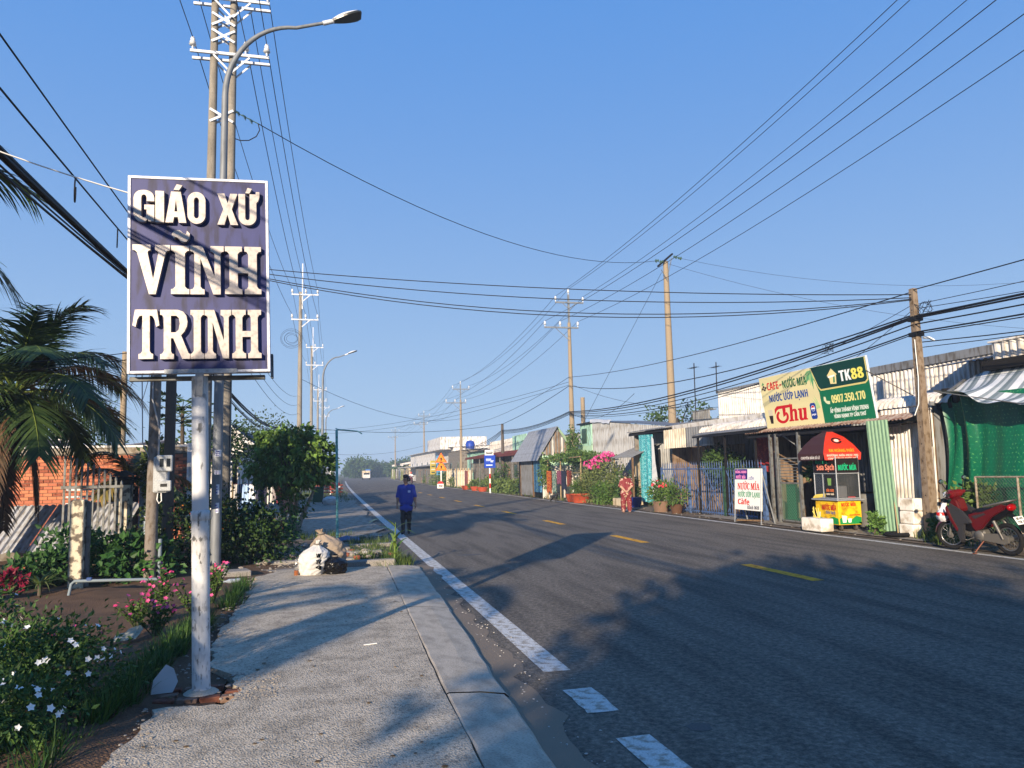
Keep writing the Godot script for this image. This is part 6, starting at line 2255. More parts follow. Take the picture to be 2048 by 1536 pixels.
func simple_house(label: String, x0: float, x1: float, z0: float, z1: float, h: float, wall: Material, roof: Material, slope := 0.5, over := 0.5, windows := 0) -> Node3D:
	var t := thing("roadside_house", label, "house", V(x0, 0, z1))
	var w := x1 - x0
	var l := z1 - z0
	var b := MB.new()
	b.cbox(V(w / 2, h / 2, -l / 2), V(w, h, l), 0.02)
	part("wall", b, wall, t)
	corr(t, [V(-over, h - 0.05, -l - 0.1), V(w, h + slope, -l - 0.1)], V(0, 0, 1), l + 0.3, 0.25, 0.03, roof, 2.2, false, "roof_sheet")
	b = MB.new()
	b.flat(V(0, h, 0.0), V(w, h, 0.0), V(w, h + slope, 0.0))
	part("gable", b, wall, t)
	for i in windows:
		var zc := -l * (i + 0.5) / windows
		b = MB.new()
		b.cbox(V(-0.02, h * 0.55, zc), V(0.06, 1.0, 1.0), 0.01)
		var fr := part("window", b, M.grey_steel, t)
		b = MB.new()
		b.box(V(-0.052, h * 0.55, zc), V(0.01, 0.86, 0.86))
		part("pane", b, mat("window_dark", Color(0.25, 0.33, 0.28)), fr)
		b = MB.new()
		b.cbox(V(-0.03, 0.95, zc + l * 0.22), V(0.06, 1.9, 0.8), 0.01)
		part("door", b, M.zinc_brown, t)
	return t


func far_houses() -> void:
	var b: MB
	# white and turquoise block behind the red-brown roof
	var t := simple_house("pale tin block with a turquoise panel behind the red-brown eave", 15, 19, -71, -54, 4.0, M.zinc_white, M.zinc_grey, 0.35, 0.1)
	corr(t, [V(-0.06, 0.5, -17), V(-0.06, 4.3, -17)], V(0, 0, 1), 9.0, 0.22, 0.03, M.zinc_white, 1.5)
	b = MB.new()
	b.box(V(-0.05, 3.5, -5.6), V(0.08, 1.9, 4.6))
	part("turquoise_panel", b, M.wall_mint, t)
	t = simple_house("low house with a red-brown metal eave by the bus stop sign", 13.3, 16, -71, -50.8, 2.9, M.wall_grey, mat("roof_redbrown", Color(0.42, 0.20, 0.16), 0.7, T.grime, V(0.5, 0.5, 0.5)), 0.55, 0.7, 3)
	b = MB.new()
	b.box(V(-0.72, 2.78, -10), V(0.04, 0.18, 20.3))
	part("eave_board", b, M.roof_redbrown, t)
	for i in 5:
		b = MB.new()
		b.tube([V(-0.6, 0, -2.0 - i * 4), V(-0.6, 2.75, -2.0 - i * 4)], 0.05, 6)
		part("post", b, M.grey_steel, t)
	# cream panelled wall
	t = thing("panel_wall", "row of cream corrugated panels beside the warning sign", "wall")
	corr(t, [V(13.0, 0.0, -85), V(13.0, 1.75, -85)], V(0, 0, 1), 15.0, 0.5, 0.05, M.zinc_cream, 1.5)
	for i in 11:
		b = MB.new()
		b.box(V(12.95, 0.95, -85 + i * 1.5), V(0.12, 1.95, 0.12))
		part("post", b, M.wall_cream, t)
	b = MB.new()
	b.box(V(12.9, 0.85, -72.5), V(0.1, 1.7, 1.3))
	part("red_gate", b, mat("gate_rust", Color(0.55, 0.33, 0.30), 0.8, T.grime, 0.5), t)
	t = simple_house("mint green house with a dark gable roof beyond the bus stop", 15, 19, -83.5, -72.0, 3.6, M.wall_mint, M.roof_dark, 0.7, 0.3, 2)
	t = simple_house("grey unfinished upper storey with blue tank behind the second crossarm pole", 14.6, 17.5, -94.5, -84.5, 4.0, M.wall_grey, M.zinc_grey, 0.15, 0.1, 2)
	b = MB.new()
	b.lathe(V(1.2, 4.15, -1.5), [Vector2(0.5, 0.0), Vector2(0.55, 0.5), Vector2(0.4, 0.85), Vector2(0.0, 0.95)], 14)
	part("water_tank", b, mat("tank_blue", Color(0.12, 0.25, 0.62), 0.5), t)
	t = simple_house("large white flat-roofed building beyond the warning sign", 15.5, 24, -147, -96, 4.7, M.wall_white, M.zinc_white, 0.3, 0.6, 7)
	b = MB.new()
	b.cbox(V(1.5, 5.2, -7.5), V(6.0, 1.6, 13.0), 0.03)
	part("upper_block", b, M.wall_white, t)
	b = MB.new()
	b.cbox(V(-1.2, 2.4, -26), V(2.6, 0.12, 50), 0.02)
	part("front_canopy", b, M.zinc_white, t)
	t = simple_house("low grey shed in front of the white building", 13.2, 15.2, -118, -97, 2.4, M.wall_grey, M.zinc_grey, 0.3, 0.6, 4)
	t = simple_house("small white-pillared hut at the bend of the road", 17.5, 21.5, -205, -192, 3.6, M.wall_white, M.roof_dark, 0.8, 1.0, 2)
	for i in 4:
		b = MB.new()
		b.box(V(-0.8, 1.8, -1.5 - i * 3.2), V(0.25, 3.6, 0.25))
		part("pillar", b, M.wall_white, t)
	simple_house("pale hut half hidden by banana plants near the bend", 16.5, 20.0, -172, -160, 3.2, M.wall_cream, M.zinc_grey, 0.4, 0.5, 2)
	# small shop boards
	for q in [[V(12.9, 1.0, -96.0), 1.3, 1.7, Color(0.80, 0.72, 0.30), "small yellow shop board among the far shops"], [V(12.9, 0.9, -90.0), 1.5, 2.3, Color(0.35, 0.62, 0.78), "pale blue shop board among the far shops"], [V(10.5, 0.2, -205.0), 2.4, 2.0, Color(0.3, 0.5, 0.8), "blue and white board at the far bend of the road"]]:
		var s := thing("shop_board", q[4], "sign", q[0])
		b = MB.new()
		b.cbox(V(0, q[2] / 2 + 0.3, 0), V(q[1] * 0.6, q[2], 0.08), 0.01, Basis(Vector3.UP, 0.5))
		part("board", b, ink(q[3]), s)
		for k in 4:
			b = MB.new()
			b.box(Basis(Vector3.UP, 0.5) * V(0, 0, 0.045) + V(0, 0.55 + k * q[2] * 0.22, 0), V(q[1] * 0.42, q[2] * 0.08, 0.01), Basis(Vector3.UP, 0.5))
			part("print", b, ink(Color(0.92, 0.92, 0.85) if k % 2 else Color(0.25, 0.35, 0.3)), s)
		for sx in [-0.25, 0.25]:
			b = MB.new()
			b.tube([Basis(Vector3.UP, 0.5) * V(q[1] * sx, 0, 0) + V(0, -q[0].y, 0), Basis(Vector3.UP, 0.5) * V(q[1] * sx, 0, 0) + V(0, 0.4, 0)], 0.04, 6)
			part("leg", b, M.grey_steel, s)
	road_signs()


func road_signs() -> void:
	var b: MB
	# bus stop sign
	var t := thing("bus_stop_sign", "blue and white bus stop sign on a red and white striped post", "sign", V(11.95, 0, -57))
	for k in 5:
		b = MB.new()
		b.tube([V(0, k * 0.36, 0), V(0, (k + 1) * 0.36, 0)], 0.06, 10)
		part("post_band", b, ink(Color(0.72, 0.14, 0.10)) if k % 2 else M.sheet_white, t)
	b = MB.new()
	b.tube([V(0, 1.8, -0.03), V(0, 3.05, -0.03)], 0.045, 8)
	part("post_top", b, M.sheet_white, t)
	b = MB.new()
	b.cbox(V(0, 2.35, 0.03), V(0.85, 0.95, 0.04), 0.01)
	part("blue_plate", b, ink(Color(0.08, 0.25, 0.68)), t)
	b = MB.new()
	b.cbox(V(-0.04, 3.02, 0.03), V(0.66, 0.4, 0.04), 0.01)
	part("white_plate", b, M.sheet_white, t)
	var xf := Transform3D(Basis.IDENTITY, V(0, 0, 0.052))
	decal_poly([Vector2(-0.28, 2.93), Vector2(0.2, 2.93), Vector2(0.22, 3.0), Vector2(0.2, 3.1), Vector2(-0.28, 3.1)], Color(0.1, 0.1, 0.1), t, xf, 0.003, "bus_symbol")
	for x in [-0.2, -0.1, 0.0, 0.1]:
		decal_poly([Vector2(x - 0.035, 3.02), Vector2(x + 0.035, 3.02), Vector2(x + 0.035, 3.08), Vector2(x - 0.035, 3.08)], Color(0.9, 0.9, 0.9), t, xf, 0.006, "bus_symbol")
	for q in [[-0.3, 2.5, 0.1, 2.56], [-0.3, 2.4, 0.3, 2.44], [0.05, 2.3, 0.25, 2.36], [-0.3, 2.05, 0.2, 2.12]]:
		decal_poly([Vector2(q[0], q[1]), Vector2(q[2], q[1]), Vector2(q[2], q[3]), Vector2(q[0], q[3])], Color(0.85, 0.9, 0.95), t, xf, 0.003, "route_print")
	# double warning triangle
	t = thing("warning_sign", "two orange warning triangles on a white post", "sign", V(11.3, 0, -78))
	b = MB.new()
	b.tube([V(0, 0, 0), V(0, 3.3, 0)], 0.06, 8)
	part("post", b, M.sheet_white, t)
	for y in [2.55, 1.75]:
		b = MB.new()
		b.prism(PackedVector2Array([Vector2(-0.62, y), Vector2(0.62, y), Vector2(0.0, y + 1.02)]), 0.07, 0.1)
		var p := part("triangle", b, ink(Color(0.90, 0.42, 0.04)), t)
		b = MB.new()
		b.prism(PackedVector2Array([Vector2(-0.44, y + 0.11), Vector2(0.44, y + 0.11), Vector2(0.0, y + 0.82)]), 0.1, 0.106)
		part("yellow_face", b, ink(Color(0.93, 0.55, 0.05)), p)
		b = MB.new()
		b.prism(PackedVector2Array([Vector2(-0.06, y + 0.18), Vector2(0.06, y + 0.18), Vector2(0.09, y + 0.5), Vector2(-0.09, y + 0.5)]), 0.106, 0.112)
		part("symbol", b, ink(Color(0.12, 0.07, 0.04)), p)
	# kilometre stone
	t = thing("milestone", "white kilometre stone with a red rounded top at the right roadside", "milestone", V(11.0, 0, -76.5))
	b = MB.new()
	b.cbox(V(0, 0.22, 0), V(0.62, 0.46, 0.2), 0.02)
	part("body", b, M.sheet_white, t)
	b = MB.new()
	b.prism(PackedVector2Array([Vector2(-0.3, 0.45)] + arcp(0, 0.45, 0.3, 0.26, 180, 0, 10)), -0.1, 0.1)
	part("red_top", b, ink(Color(0.72, 0.12, 0.1)), t)
	print_text("KM", "sans_bold", -0.18, 0.18, 0.14, 0.34, Color(0.15, 0.15, 0.15), t, Transform3D(Basis.IDENTITY, V(0, 0, 0.1)))
	# striped sign on the left verge
	t = thing("striped_sign", "grey-backed road sign on a red and white striped post, left verge", "sign", V(0.3, 0.03, -60))
	for k in 7:
		b = MB.new()
		b.tube([V(0, k * 0.4, 0), V(0, (k + 1) * 0.4, 0)], 0.06, 10)
		part("post_band", b, ink(Color(0.72, 0.14, 0.10)) if k % 2 else M.sheet_white, t)
	b = MB.new()
	b.cbox(V(-0.15, 2.55, -0.08), V(0.9, 0.7, 0.04), 0.01)
	part("plate", b, M.galv_dull, t)
	b = MB.new()
	b.cbox(V(-0.15, 1.85, -0.08), V(0.9, 0.5, 0.04), 0.01)
	part("plate", b, M.galv_dull, t)
	# barrier boards, far left
	t = thing("road_barrier", "low orange barrier boards near the striped left sign", "barrier", V(0.2, 0.03, -57))
	for k in 3:
		b = MB.new()
		b.cbox(V(0, 0.35 + k * 0.24, 0), V(1.9, 0.12, 0.04), 0.01)
		part("board", b, ink(Color(0.72, 0.36, 0.25)), t)
	for x in [-0.8, 0.8]:
		b = MB.new()
		b.box(V(x, 0.45, -0.04), V(0.06, 0.9, 0.04))
		part("leg", b, M.wood, t)


# ---- people, dog, motorcycle ---------------------------------------------------

# bones: [a, b, ra, rb, tag]; a smooth union of tapered capsules meshed as surface nets
func nets(b: MB, bones: Array, cell: float, k: float, paint: Callable, xf := Transform3D.IDENTITY) -> void:
	var lo := Vector3(1e9, 1e9, 1e9)
	var hi := -lo
	for q in bones:
		var r := maxf(q[2], q[3]) + k + cell * 2.0
		lo = lo.min(q[0] - V(r, r, r)).min(q[1] - V(r, r, r))
		hi = hi.max(q[0] + V(r, r, r)).max(q[1] + V(r, r, r))
	var nx := int((hi.x - lo.x) / cell) + 2
	var ny := int((hi.y - lo.y) / cell) + 2
	var nz := int((hi.z - lo.z) / cell) + 2
	var f := PackedFloat32Array()
	f.resize(nx * ny * nz)
	f.fill(10.0)
	for q in bones:
		var a: Vector3 = q[0]
		var d: Vector3 = q[1] - a
		var ra: float = q[2]
		var rb: float = q[3]
		var inv := 1.0 / maxf(d.length_squared(), 1e-9)
		var r := maxf(ra, rb) + k + cell * 1.5
		var l3: Vector3 = (a.min(q[1]) - V(r, r, r) - lo) / cell
		var h3: Vector3 = (a.max(q[1]) + V(r, r, r) - lo) / cell
		for z in range(maxi(0, int(l3.z)), mini(nz - 1, int(h3.z) + 1) + 1):
			for y in range(maxi(0, int(l3.y)), mini(ny - 1, int(h3.y) + 1) + 1):
				var row := (z * ny + y) * nx
				for x in range(maxi(0, int(l3.x)), mini(nx - 1, int(h3.x) + 1) + 1):
					var p := Vector3(lo.x + x * cell, lo.y + y * cell, lo.z + z * cell) - a
					var t := clampf(p.dot(d) * inv, 0.0, 1.0)
					var dist := (p - d * t).length() - (ra + (rb - ra) * t)
					var o := f[row + x]
					var h := maxf(k - absf(o - dist), 0.0) / k
					f[row + x] = minf(o, dist) - h * h * k * 0.25
	var vid := {}
	var pos := PackedVector3Array()
	var nor := PackedVector3Array()
	var cols := PackedColorArray()
	var sxy := nx * ny
	for z in nz - 1:
		for y in ny - 1:
			for x in nx - 1:
				var i := z * sxy + y * nx + x
				var c0 := f[i]
				if c0 > cell * 3.0:
					continue
				var c := [c0, f[i + 1], f[i + nx], f[i + nx + 1], f[i + sxy], f[i + sxy + 1], f[i + sxy + nx], f[i + sxy + nx + 1]]
				var neg := 0
				for q in 8:
					if c[q] < 0:
						neg += 1
				if neg == 0 or neg == 8:
					continue
				var sum := Vector3.ZERO
				var n := 0
				for e in [[0, 1], [2, 3], [4, 5], [6, 7], [0, 2], [1, 3], [4, 6], [5, 7], [0, 4], [1, 5], [2, 6], [3, 7]]:
					var fa: float = c[e[0]]
					var fb: float = c[e[1]]
					if (fa < 0) != (fb < 0):
						var t := fa / (fa - fb)
						var pa := Vector3(e[0] & 1, (e[0] >> 1) & 1, e[0] >> 2)
						var pb := Vector3(e[1] & 1, (e[1] >> 1) & 1, e[1] >> 2)
						sum += pa.lerp(pb, t)
						n += 1
				var p := lo + (Vector3(x, y, z) + sum / n) * cell
				var g := Vector3(c[1] + c[3] + c[5] + c[7] - c[0] - c[2] - c[4] - c[6], c[2] + c[3] + c[6] + c[7] - c[0] - c[1] - c[4] - c[5], c[4] + c[5] + c[6] + c[7] - c[0] - c[1] - c[2] - c[3]).normalized()
				vid[i] = pos.size()
				pos.push_back(p)
				nor.push_back(g)
				var best := 1e9
				var tag := ""
				for q in bones:
					var d: Vector3 = q[1] - q[0]
					var t := clampf((p - q[0]).dot(d) / maxf(d.length_squared(), 1e-9), 0, 1)
					var dist: float = (p - q[0] - d * t).length() - lerpf(q[2], q[3], t)
					if dist < best:
						best = dist
						tag = q[4]
				cols.push_back(paint.call(p, tag, g))
	b.colored = true
	var emit := func(i0: int, i1: int, i2: int, i3: int, flip: bool) -> void:
		var q := [i0, i1, i2, i3]
		if flip:
			q = [i0, i3, i2, i1]
		for tr in [[0, 1, 2], [0, 2, 3]]:
			for s in [0, 2, 1]:
				var id: int = q[tr[s]]
				b.v.push_back(xf * pos[id])
				b.n.push_back((xf.basis * nor[id]).normalized())
				b.c.push_back(cols[id])
	for i in vid:
		var x: int = i % nx
		var y: int = (i / nx) % ny
		var z: int = i / sxy
		if y > 0 and z > 0 and (f[i] < 0) != (f[i + 1] < 0):
			if vid.has(i - nx) and vid.has(i - nx - sxy) and vid.has(i - sxy):
				emit.call(vid[i], vid[i - nx], vid[i - nx - sxy], vid[i - sxy], f[i] > 0)
		if x > 0 and z > 0 and (f[i] < 0) != (f[i + nx] < 0):
			if vid.has(i - 1) and vid.has(i - 1 - sxy) and vid.has(i - sxy):
				emit.call(vid[i], vid[i - sxy], vid[i - 1 - sxy], vid[i - 1], f[i] > 0)
		if x > 0 and y > 0 and (f[i] < 0) != (f[i + sxy] < 0):
			if vid.has(i - 1) and vid.has(i - 1 - nx) and vid.has(i - nx):
				emit.call(vid[i], vid[i - 1], vid[i - 1 - nx], vid[i - nx], f[i] > 0)


func hand_bones(w: Vector3, dir: Vector3, across: Vector3, inward: Vector3, s := 1.0) -> Array:
	var o := []
	var palm := w + dir * 0.085 * s
	for k in 4:
		var off := across * ((k - 1.5) * 0.019 * s)
		o.append([w + off * 0.6, palm + off, 0.016 * s, 0.013 * s, "hand"])
		var ln: float = [0.062, 0.072, 0.068, 0.054][k] * s
		var mid := palm + off + (dir * 0.9 + inward * 0.35).normalized() * ln * 0.55
		o.append([palm + off, mid, 0.0095 * s, 0.009 * s, "hand"])
		o.append([mid, mid + (dir * 0.7 + inward * 0.75).normalized() * ln * 0.5, 0.009 * s, 0.0075 * s, "hand"])
	var tb := w + dir * 0.03 * s - across * 0.03 * s
	var tm := tb + (dir * 0.7 - across * 0.6 + inward * 0.3).normalized() * 0.04 * s
	o.append([w, tb, 0.014 * s, 0.012 * s, "hand"])
	o.append([tb, tm, 0.012 * s, 0.0105 * s, "hand"])
	o.append([tm, tm + (dir * 0.9 + inward * 0.4).normalized() * 0.032 * s, 0.0105 * s, 0.008 * s, "hand"])
	return o


func head_bones() -> Array:   # about the centre of the skull, face towards +z
	return [[V(0, 0.02, -0.012), V(0, 0.045, -0.012), 0.088, 0.086, "hair"], [V(0, -0.05, 0.018), V(0, 0.0, 0.02), 0.058, 0.072, "skin"], [V(0, -0.085, 0.045), V(0, -0.08, 0.05), 0.03, 0.028, "skin"],
		[V(0, -0.005, 0.092), V(0, -0.035, 0.108), 0.009, 0.014, "skin"], [V(-0.012, -0.064, 0.084), V(0.012, -0.064, 0.084), 0.009, 0.009, "lip"], [V(-0.082, -0.02, -0.005), V(-0.086, 0.008, -0.012), 0.013, 0.017, "skin"], [V(0.082, -0.02, -0.005), V(0.086, 0.008, -0.012), 0.013, 0.017, "skin"],
		[V(-0.034, 0.02, 0.075), V(-0.022, 0.022, 0.08), 0.012, 0.012, "skin"], [V(0.034, 0.02, 0.075), V(0.022, 0.022, 0.08), 0.012, 0.012, "skin"]]


func head_parts(parent: Node, xf: Transform3D, hair: Array) -> void:
	var b := MB.new()
	for s in [-1.0, 1.0]:
		b.ball(xf * V(s * 0.032, 0.0, 0.083), V(0.012, 0.007, 0.006), 8, 5, xf.basis)
	part("eyes", b, ink(Color(0.05, 0.04, 0.035)), parent)
	b = MB.new()
	nets(b, hair, 0.009, 0.03, func(_p, _t, _n): return Color(0.012, 0.011, 0.012), xf)
	part("hair", b, vmat("hair", 0.5), parent)


func build_people() -> void:
	var skin := Color(0.36, 0.20, 0.13)
	# --- man walking on the white line
	var t := thing("person", "man in a blue polo shirt and black trousers walking on the white line", "person", V(2.2, 0.0, -22.1), deg_to_rad(-12))
	var body := [
		[V(-0.075, 0.9, 0), V(-0.085, 1.26, 0.0), 0.115, 0.118, "shirt"], [V(0.075, 0.9, 0), V(0.085, 1.26, 0.0), 0.115, 0.118, "shirt"], [V(-0.07, 0.72, 0), V(0.07, 0.72, 0), 0.11, 0.11, "shirt"],
		[V(-0.165, 1.305, -0.01), V(0.165, 1.305, -0.01), 0.062, 0.062, "shirt"], [V(0, 1.33, -0.01), V(0, 1.42, 0.008), 0.055, 0.05, "skin"],
		[V(-0.185, 1.3, -0.01), V(-0.235, 1.06, -0.01), 0.062, 0.058, "sleeve"], [V(0.185, 1.3, -0.01), V(0.235, 1.06, -0.02), 0.062, 0.058, "sleeve"],
		[V(-0.235, 1.07, -0.01), V(-0.255, 0.83, 0.04), 0.042, 0.029, "skin"], [V(0.235, 1.07, -0.02), V(0.262, 0.83, 0.0), 0.042, 0.029, "skin"],
		[V(-0.085, 0.76, 0), V(-0.088, 0.44, 0.05), 0.088, 0.066, "pants"], [V(0.085, 0.76, 0), V(0.075, 0.44, -0.0), 0.088, 0.066, "pants"],
		[V(-0.088, 0.44, 0.05), V(-0.085, 0.08, 0.09), 0.062, 0.052, "pants"], [V(0.075, 0.44, 0.0), V(0.06, 0.12, -0.14), 0.062, 0.05, "pants"],
		[V(-0.085, 0.045, 0.07), V(-0.1, 0.035, 0.22), 0.045, 0.035, "shoe"], [V(0.06, 0.07, -0.16), V(0.06, 0.035, -0.03), 0.045, 0.036, "shoe"]]
	var paint := func(p: Vector3, tag: String, n: Vector3) -> Color:
		match tag:
			"shirt", "sleeve":
				if p.y > 1.36:
					return Color(0.02, 0.03, 0.2)
				if p.y > 1.16 and n.z > 0.3 and p.x > 0.06 and p.x < 0.13 and p.y < 1.22:
					return Color(0.55, 0.6, 0.75)
				return Color(0.022, 0.045, 0.33)
			"pants":
				return Color(0.012, 0.013, 0.018)
			"shoe":
				return Color(0.02, 0.02, 0.02)
			"lip":
				return Color(0.3, 0.12, 0.1)
			"hair":
				return Color(0.012, 0.011, 0.012) if n.z < 0.55 or p.y > 1.56 else skin
		return skin
	var b := MB.new()
	nets(b, body, 0.015, 0.05, paint)
	for q in [[V(-0.255, 0.83, 0.04), V(-0.03, -1, 0.08), 1.0], [V(0.262, 0.83, 0.0), V(0.03, -1, -0.05), -1.0]]:
		nets(b, hand_bones(q[0], q[1].normalized(), V(0, 0, -1), V(q[2], 0, 0)), 0.006, 0.01, paint)
	var hx := Transform3D(Basis(Vector3.UP, deg_to_rad(-38)), V(0, 1.515, 0.015))
	nets(b, head_bones(), 0.008, 0.02, func(p: Vector3, tag: String, n: Vector3) -> Color: return Color(0.012, 0.011, 0.012) if tag == "hair" and (n.z < 0.5 or p.y > 0.07) else (Color(0.3, 0.12, 0.1) if tag == "lip" else skin), hx)
	part("body", b, vmat("person", 0.75), t)
	head_parts(t, hx, [[V(0, 0.05, -0.025), V(0, 0.075, 0.0), 0.088, 0.08, "h"], [V(-0.06, 0.0, -0.05), V(0.06, 0.0, -0.05), 0.05, 0.05, "h"], [V(-0.04, 0.105, 0.045), V(0.045, 0.1, 0.05), 0.032, 0.034, "h"]])
	b = MB.new()
	b.tube([V(-0.06, 1.36, 0.05), V(-0.045, 1.395, 0.02), V(0, 1.4, -0.055), V(0.045, 1.395, 0.02), V(0.06, 1.36, 0.05), V(0.01, 1.29, 0.105)], 0.014, 6)
	part("collar", b, ink(Color(0.10, 0.14, 0.52)), t)
	# --- woman seen from behind
	t = thing("person", "person in red flowered pyjamas standing with hands clasped behind the back", "person", V(11.3, 0.0, -28.25), deg_to_rad(168))
	var fl := FastNoiseLite.new()
	fl.noise_type = FastNoiseLite.TYPE_CELLULAR
	fl.cellular_return_type = FastNoiseLite.RETURN_DISTANCE
	fl.frequency = 6.5
	fl.seed = 3
	var wskin := Color(0.42, 0.25, 0.17)
	var wp := func(p: Vector3, tag: String, _n: Vector3) -> Color:
		if tag == "skin" or tag == "hand" or tag == "lip":
			return wskin
		if tag == "shoe":
			return Color(0.3, 0.16, 0.12)
		if tag == "hair":
			return Color(0.015, 0.013, 0.013)
		var d := fl.get_noise_3d(p.x, p.y, p.z)
		if d < -0.72:
			return Color(0.5, 0.3, 0.1)
		if d < -0.58:
			return Color(0.42, 0.3, 0.22)
		return Color(0.17, 0.016, 0.02)
	body = [
		[V(-0.07, 0.86, 0), V(-0.07, 1.18, 0.0), 0.125, 0.12, "top"], [V(0.07, 0.86, 0), V(0.07, 1.18, 0.0), 0.125, 0.12, "top"], [V(-0.08, 0.72, -0.01), V(0.08, 0.72, -0.01), 0.15, 0.15, "top"],
		[V(-0.14, 1.24, -0.01), V(0.14, 1.24, -0.01), 0.062, 0.062, "top"], [V(0, 1.27, -0.01), V(0, 1.35, 0.008), 0.05, 0.047, "skin"],
		[V(-0.165, 1.24, -0.01), V(-0.25, 1.02, -0.06), 0.062, 0.055, "top"], [V(0.165, 1.24, -0.01), V(0.25, 1.02, -0.06), 0.062, 0.055, "top"],
		[V(-0.25, 1.03, -0.06), V(-0.06, 0.84, -0.185), 0.042, 0.03, "skin"], [V(0.25, 1.03, -0.06), V(0.06, 0.82, -0.185), 0.042, 0.03, "skin"],
		[V(-0.095, 0.72, 0), V(-0.115, 0.4, 0.01), 0.11, 0.095, "legs"], [V(0.095, 0.72, 0), V(0.115, 0.4, 0.0), 0.11, 0.095, "legs"],
		[V(-0.115, 0.4, 0.01), V(-0.12, 0.13, 0.0), 0.092, 0.09, "legs"], [V(0.115, 0.4, 0.0), V(0.12, 0.13, 0.0), 0.092, 0.09, "legs"],
		[V(-0.12, 0.12, -0.01), V(-0.12, 0.05, -0.02), 0.035, 0.035, "skin"], [V(0.12, 0.12, -0.01), V(0.12, 0.05, -0.02), 0.035, 0.035, "skin"],
		[V(-0.12, 0.035, -0.03), V(-0.14, 0.03, 0.13), 0.035, 0.03, "shoe"], [V(0.12, 0.035, -0.03), V(0.15, 0.03, 0.13), 0.035, 0.03, "shoe"]]
	b = MB.new()
	nets(b, body, 0.016, 0.05, wp)
	nets(b, hand_bones(V(-0.06, 0.84, -0.185), V(0.9, -0.4, -0.05).normalized(), V(0, 0.4, 0.9).normalized(), V(0, 0.3, 0.9).normalized()), 0.007, 0.01, wp)
	nets(b, hand_bones(V(0.06, 0.82, -0.185), V(-0.9, -0.35, -0.12).normalized(), V(0, 0.4, 0.9).normalized(), V(0, 0.3, 0.9).normalized()), 0.007, 0.01, wp)
	hx = Transform3D(Basis(Vector3.UP, deg_to_rad(10)) * Basis(V(1, 0, 0), 0.12), V(0, 1.43, 0.02))
	nets(b, head_bones(), 0.009, 0.02, func(p: Vector3, tag: String, n: Vector3) -> Color: return Color(0.015, 0.013, 0.013) if tag == "hair" and (n.z < 0.5 or p.y > 0.07) else wskin, hx)
	part("body", b, vmat("person", 0.75), t)
	head_parts(t, hx, [[V(0, 0.045, -0.025), V(0, 0.07, 0.0), 0.092, 0.085, "h"], [V(-0.06, -0.01, -0.05), V(0.06, -0.01, -0.05), 0.055, 0.055, "h"], [V(0.0, -0.03, -0.12), V(0.0, -0.07, -0.12), 0.045, 0.04, "h"]])
	# --- black dog at the far kerb
	t = thing("dog", "small black dog standing at the right kerb by the arbour", "dog", V(11.25, 0.02, -38.0), deg_to_rad(35))
	b = MB.new()
	nets(b, [[V(0, 0.3, 0.15), V(0, 0.3, -0.12), 0.085, 0.065, "b"], [V(0, 0.27, 0.14), V(0, 0.28, 0.0), 0.08, 0.06, "b"], [V(0, 0.34, 0.2), V(0, 0.43, 0.27), 0.055, 0.045, "b"], [V(0, 0.45, 0.28), V(0, 0.44, 0.33), 0.055, 0.045, "b"], [V(0, 0.435, 0.34), V(0, 0.42, 0.41), 0.03, 0.02, "b"],
		[V(-0.04, 0.49, 0.27), V(-0.05, 0.54, 0.26), 0.02, 0.007, "b"], [V(0.04, 0.49, 0.27), V(0.05, 0.54, 0.26), 0.02, 0.007, "b"],
		[V(-0.05, 0.27, 0.16), V(-0.055, 0.13, 0.15), 0.035, 0.02, "b"], [V(-0.055, 0.13, 0.15), V(-0.055, 0.02, 0.155), 0.018, 0.016, "b"], [V(0.05, 0.27, 0.16), V(0.055, 0.13, 0.18), 0.035, 0.02, "b"], [V(0.055, 0.13, 0.18), V(0.055, 0.02, 0.17), 0.018, 0.016, "b"],
		[V(-0.05, 0.28, -0.13), V(-0.055, 0.2, -0.08), 0.05, 0.03, "b"], [V(-0.055, 0.2, -0.08), V(-0.055, 0.11, -0.17), 0.026, 0.016, "b"], [V(-0.055, 0.11, -0.17), V(-0.055, 0.02, -0.155), 0.015, 0.015, "b"],
		[V(0.05, 0.28, -0.13), V(0.055, 0.2, -0.1), 0.05, 0.03, "b"], [V(0.055, 0.2, -0.1), V(0.055, 0.11, -0.2), 0.026, 0.016, "b"], [V(0.055, 0.11, -0.2), V(0.055, 0.02, -0.185), 0.015, 0.015, "b"],
		[V(0, 0.33, -0.18), V(0, 0.42, -0.28), 0.02, 0.014, "b"], [V(0, 0.42, -0.28), V(0, 0.5, -0.25), 0.014, 0.008, "b"]], 0.014, 0.03, func(_p, _t, _n): return Color(0.014, 0.013, 0.013))
	part("body", b, vmat("fur", 0.7), t)
	build_moto()
	for q in [[V(0.7, 0.03, -63.0), 0.4, "motorcycle parked far off on the left verge"], [V(0.2, 0.03, -71.0), -0.3, "second motorcycle parked far off on the left verge"]]:
		copy(get_node("motorcycle"), q[0], q[1], q[2])
	t = thing("delivery_van", "pale van far away at the bend of the road", "van", V(9.2, 0.0, -188), PI)
	for q in [["body", V(0, 1.25, 0.4), V(1.8, 1.7, 3.4), M.wall_cream], ["cab", V(0, 0.95, -1.9), V(1.7, 1.2, 1.3), M.wall_white], ["windscreen", V(0, 1.35, -2.5), V(1.5, 0.5, 0.12), M.plastic_black]]:
		b = MB.new()
		b.cbox(q[1], q[2], 0.08)
		part(q[0], b, q[3], t)
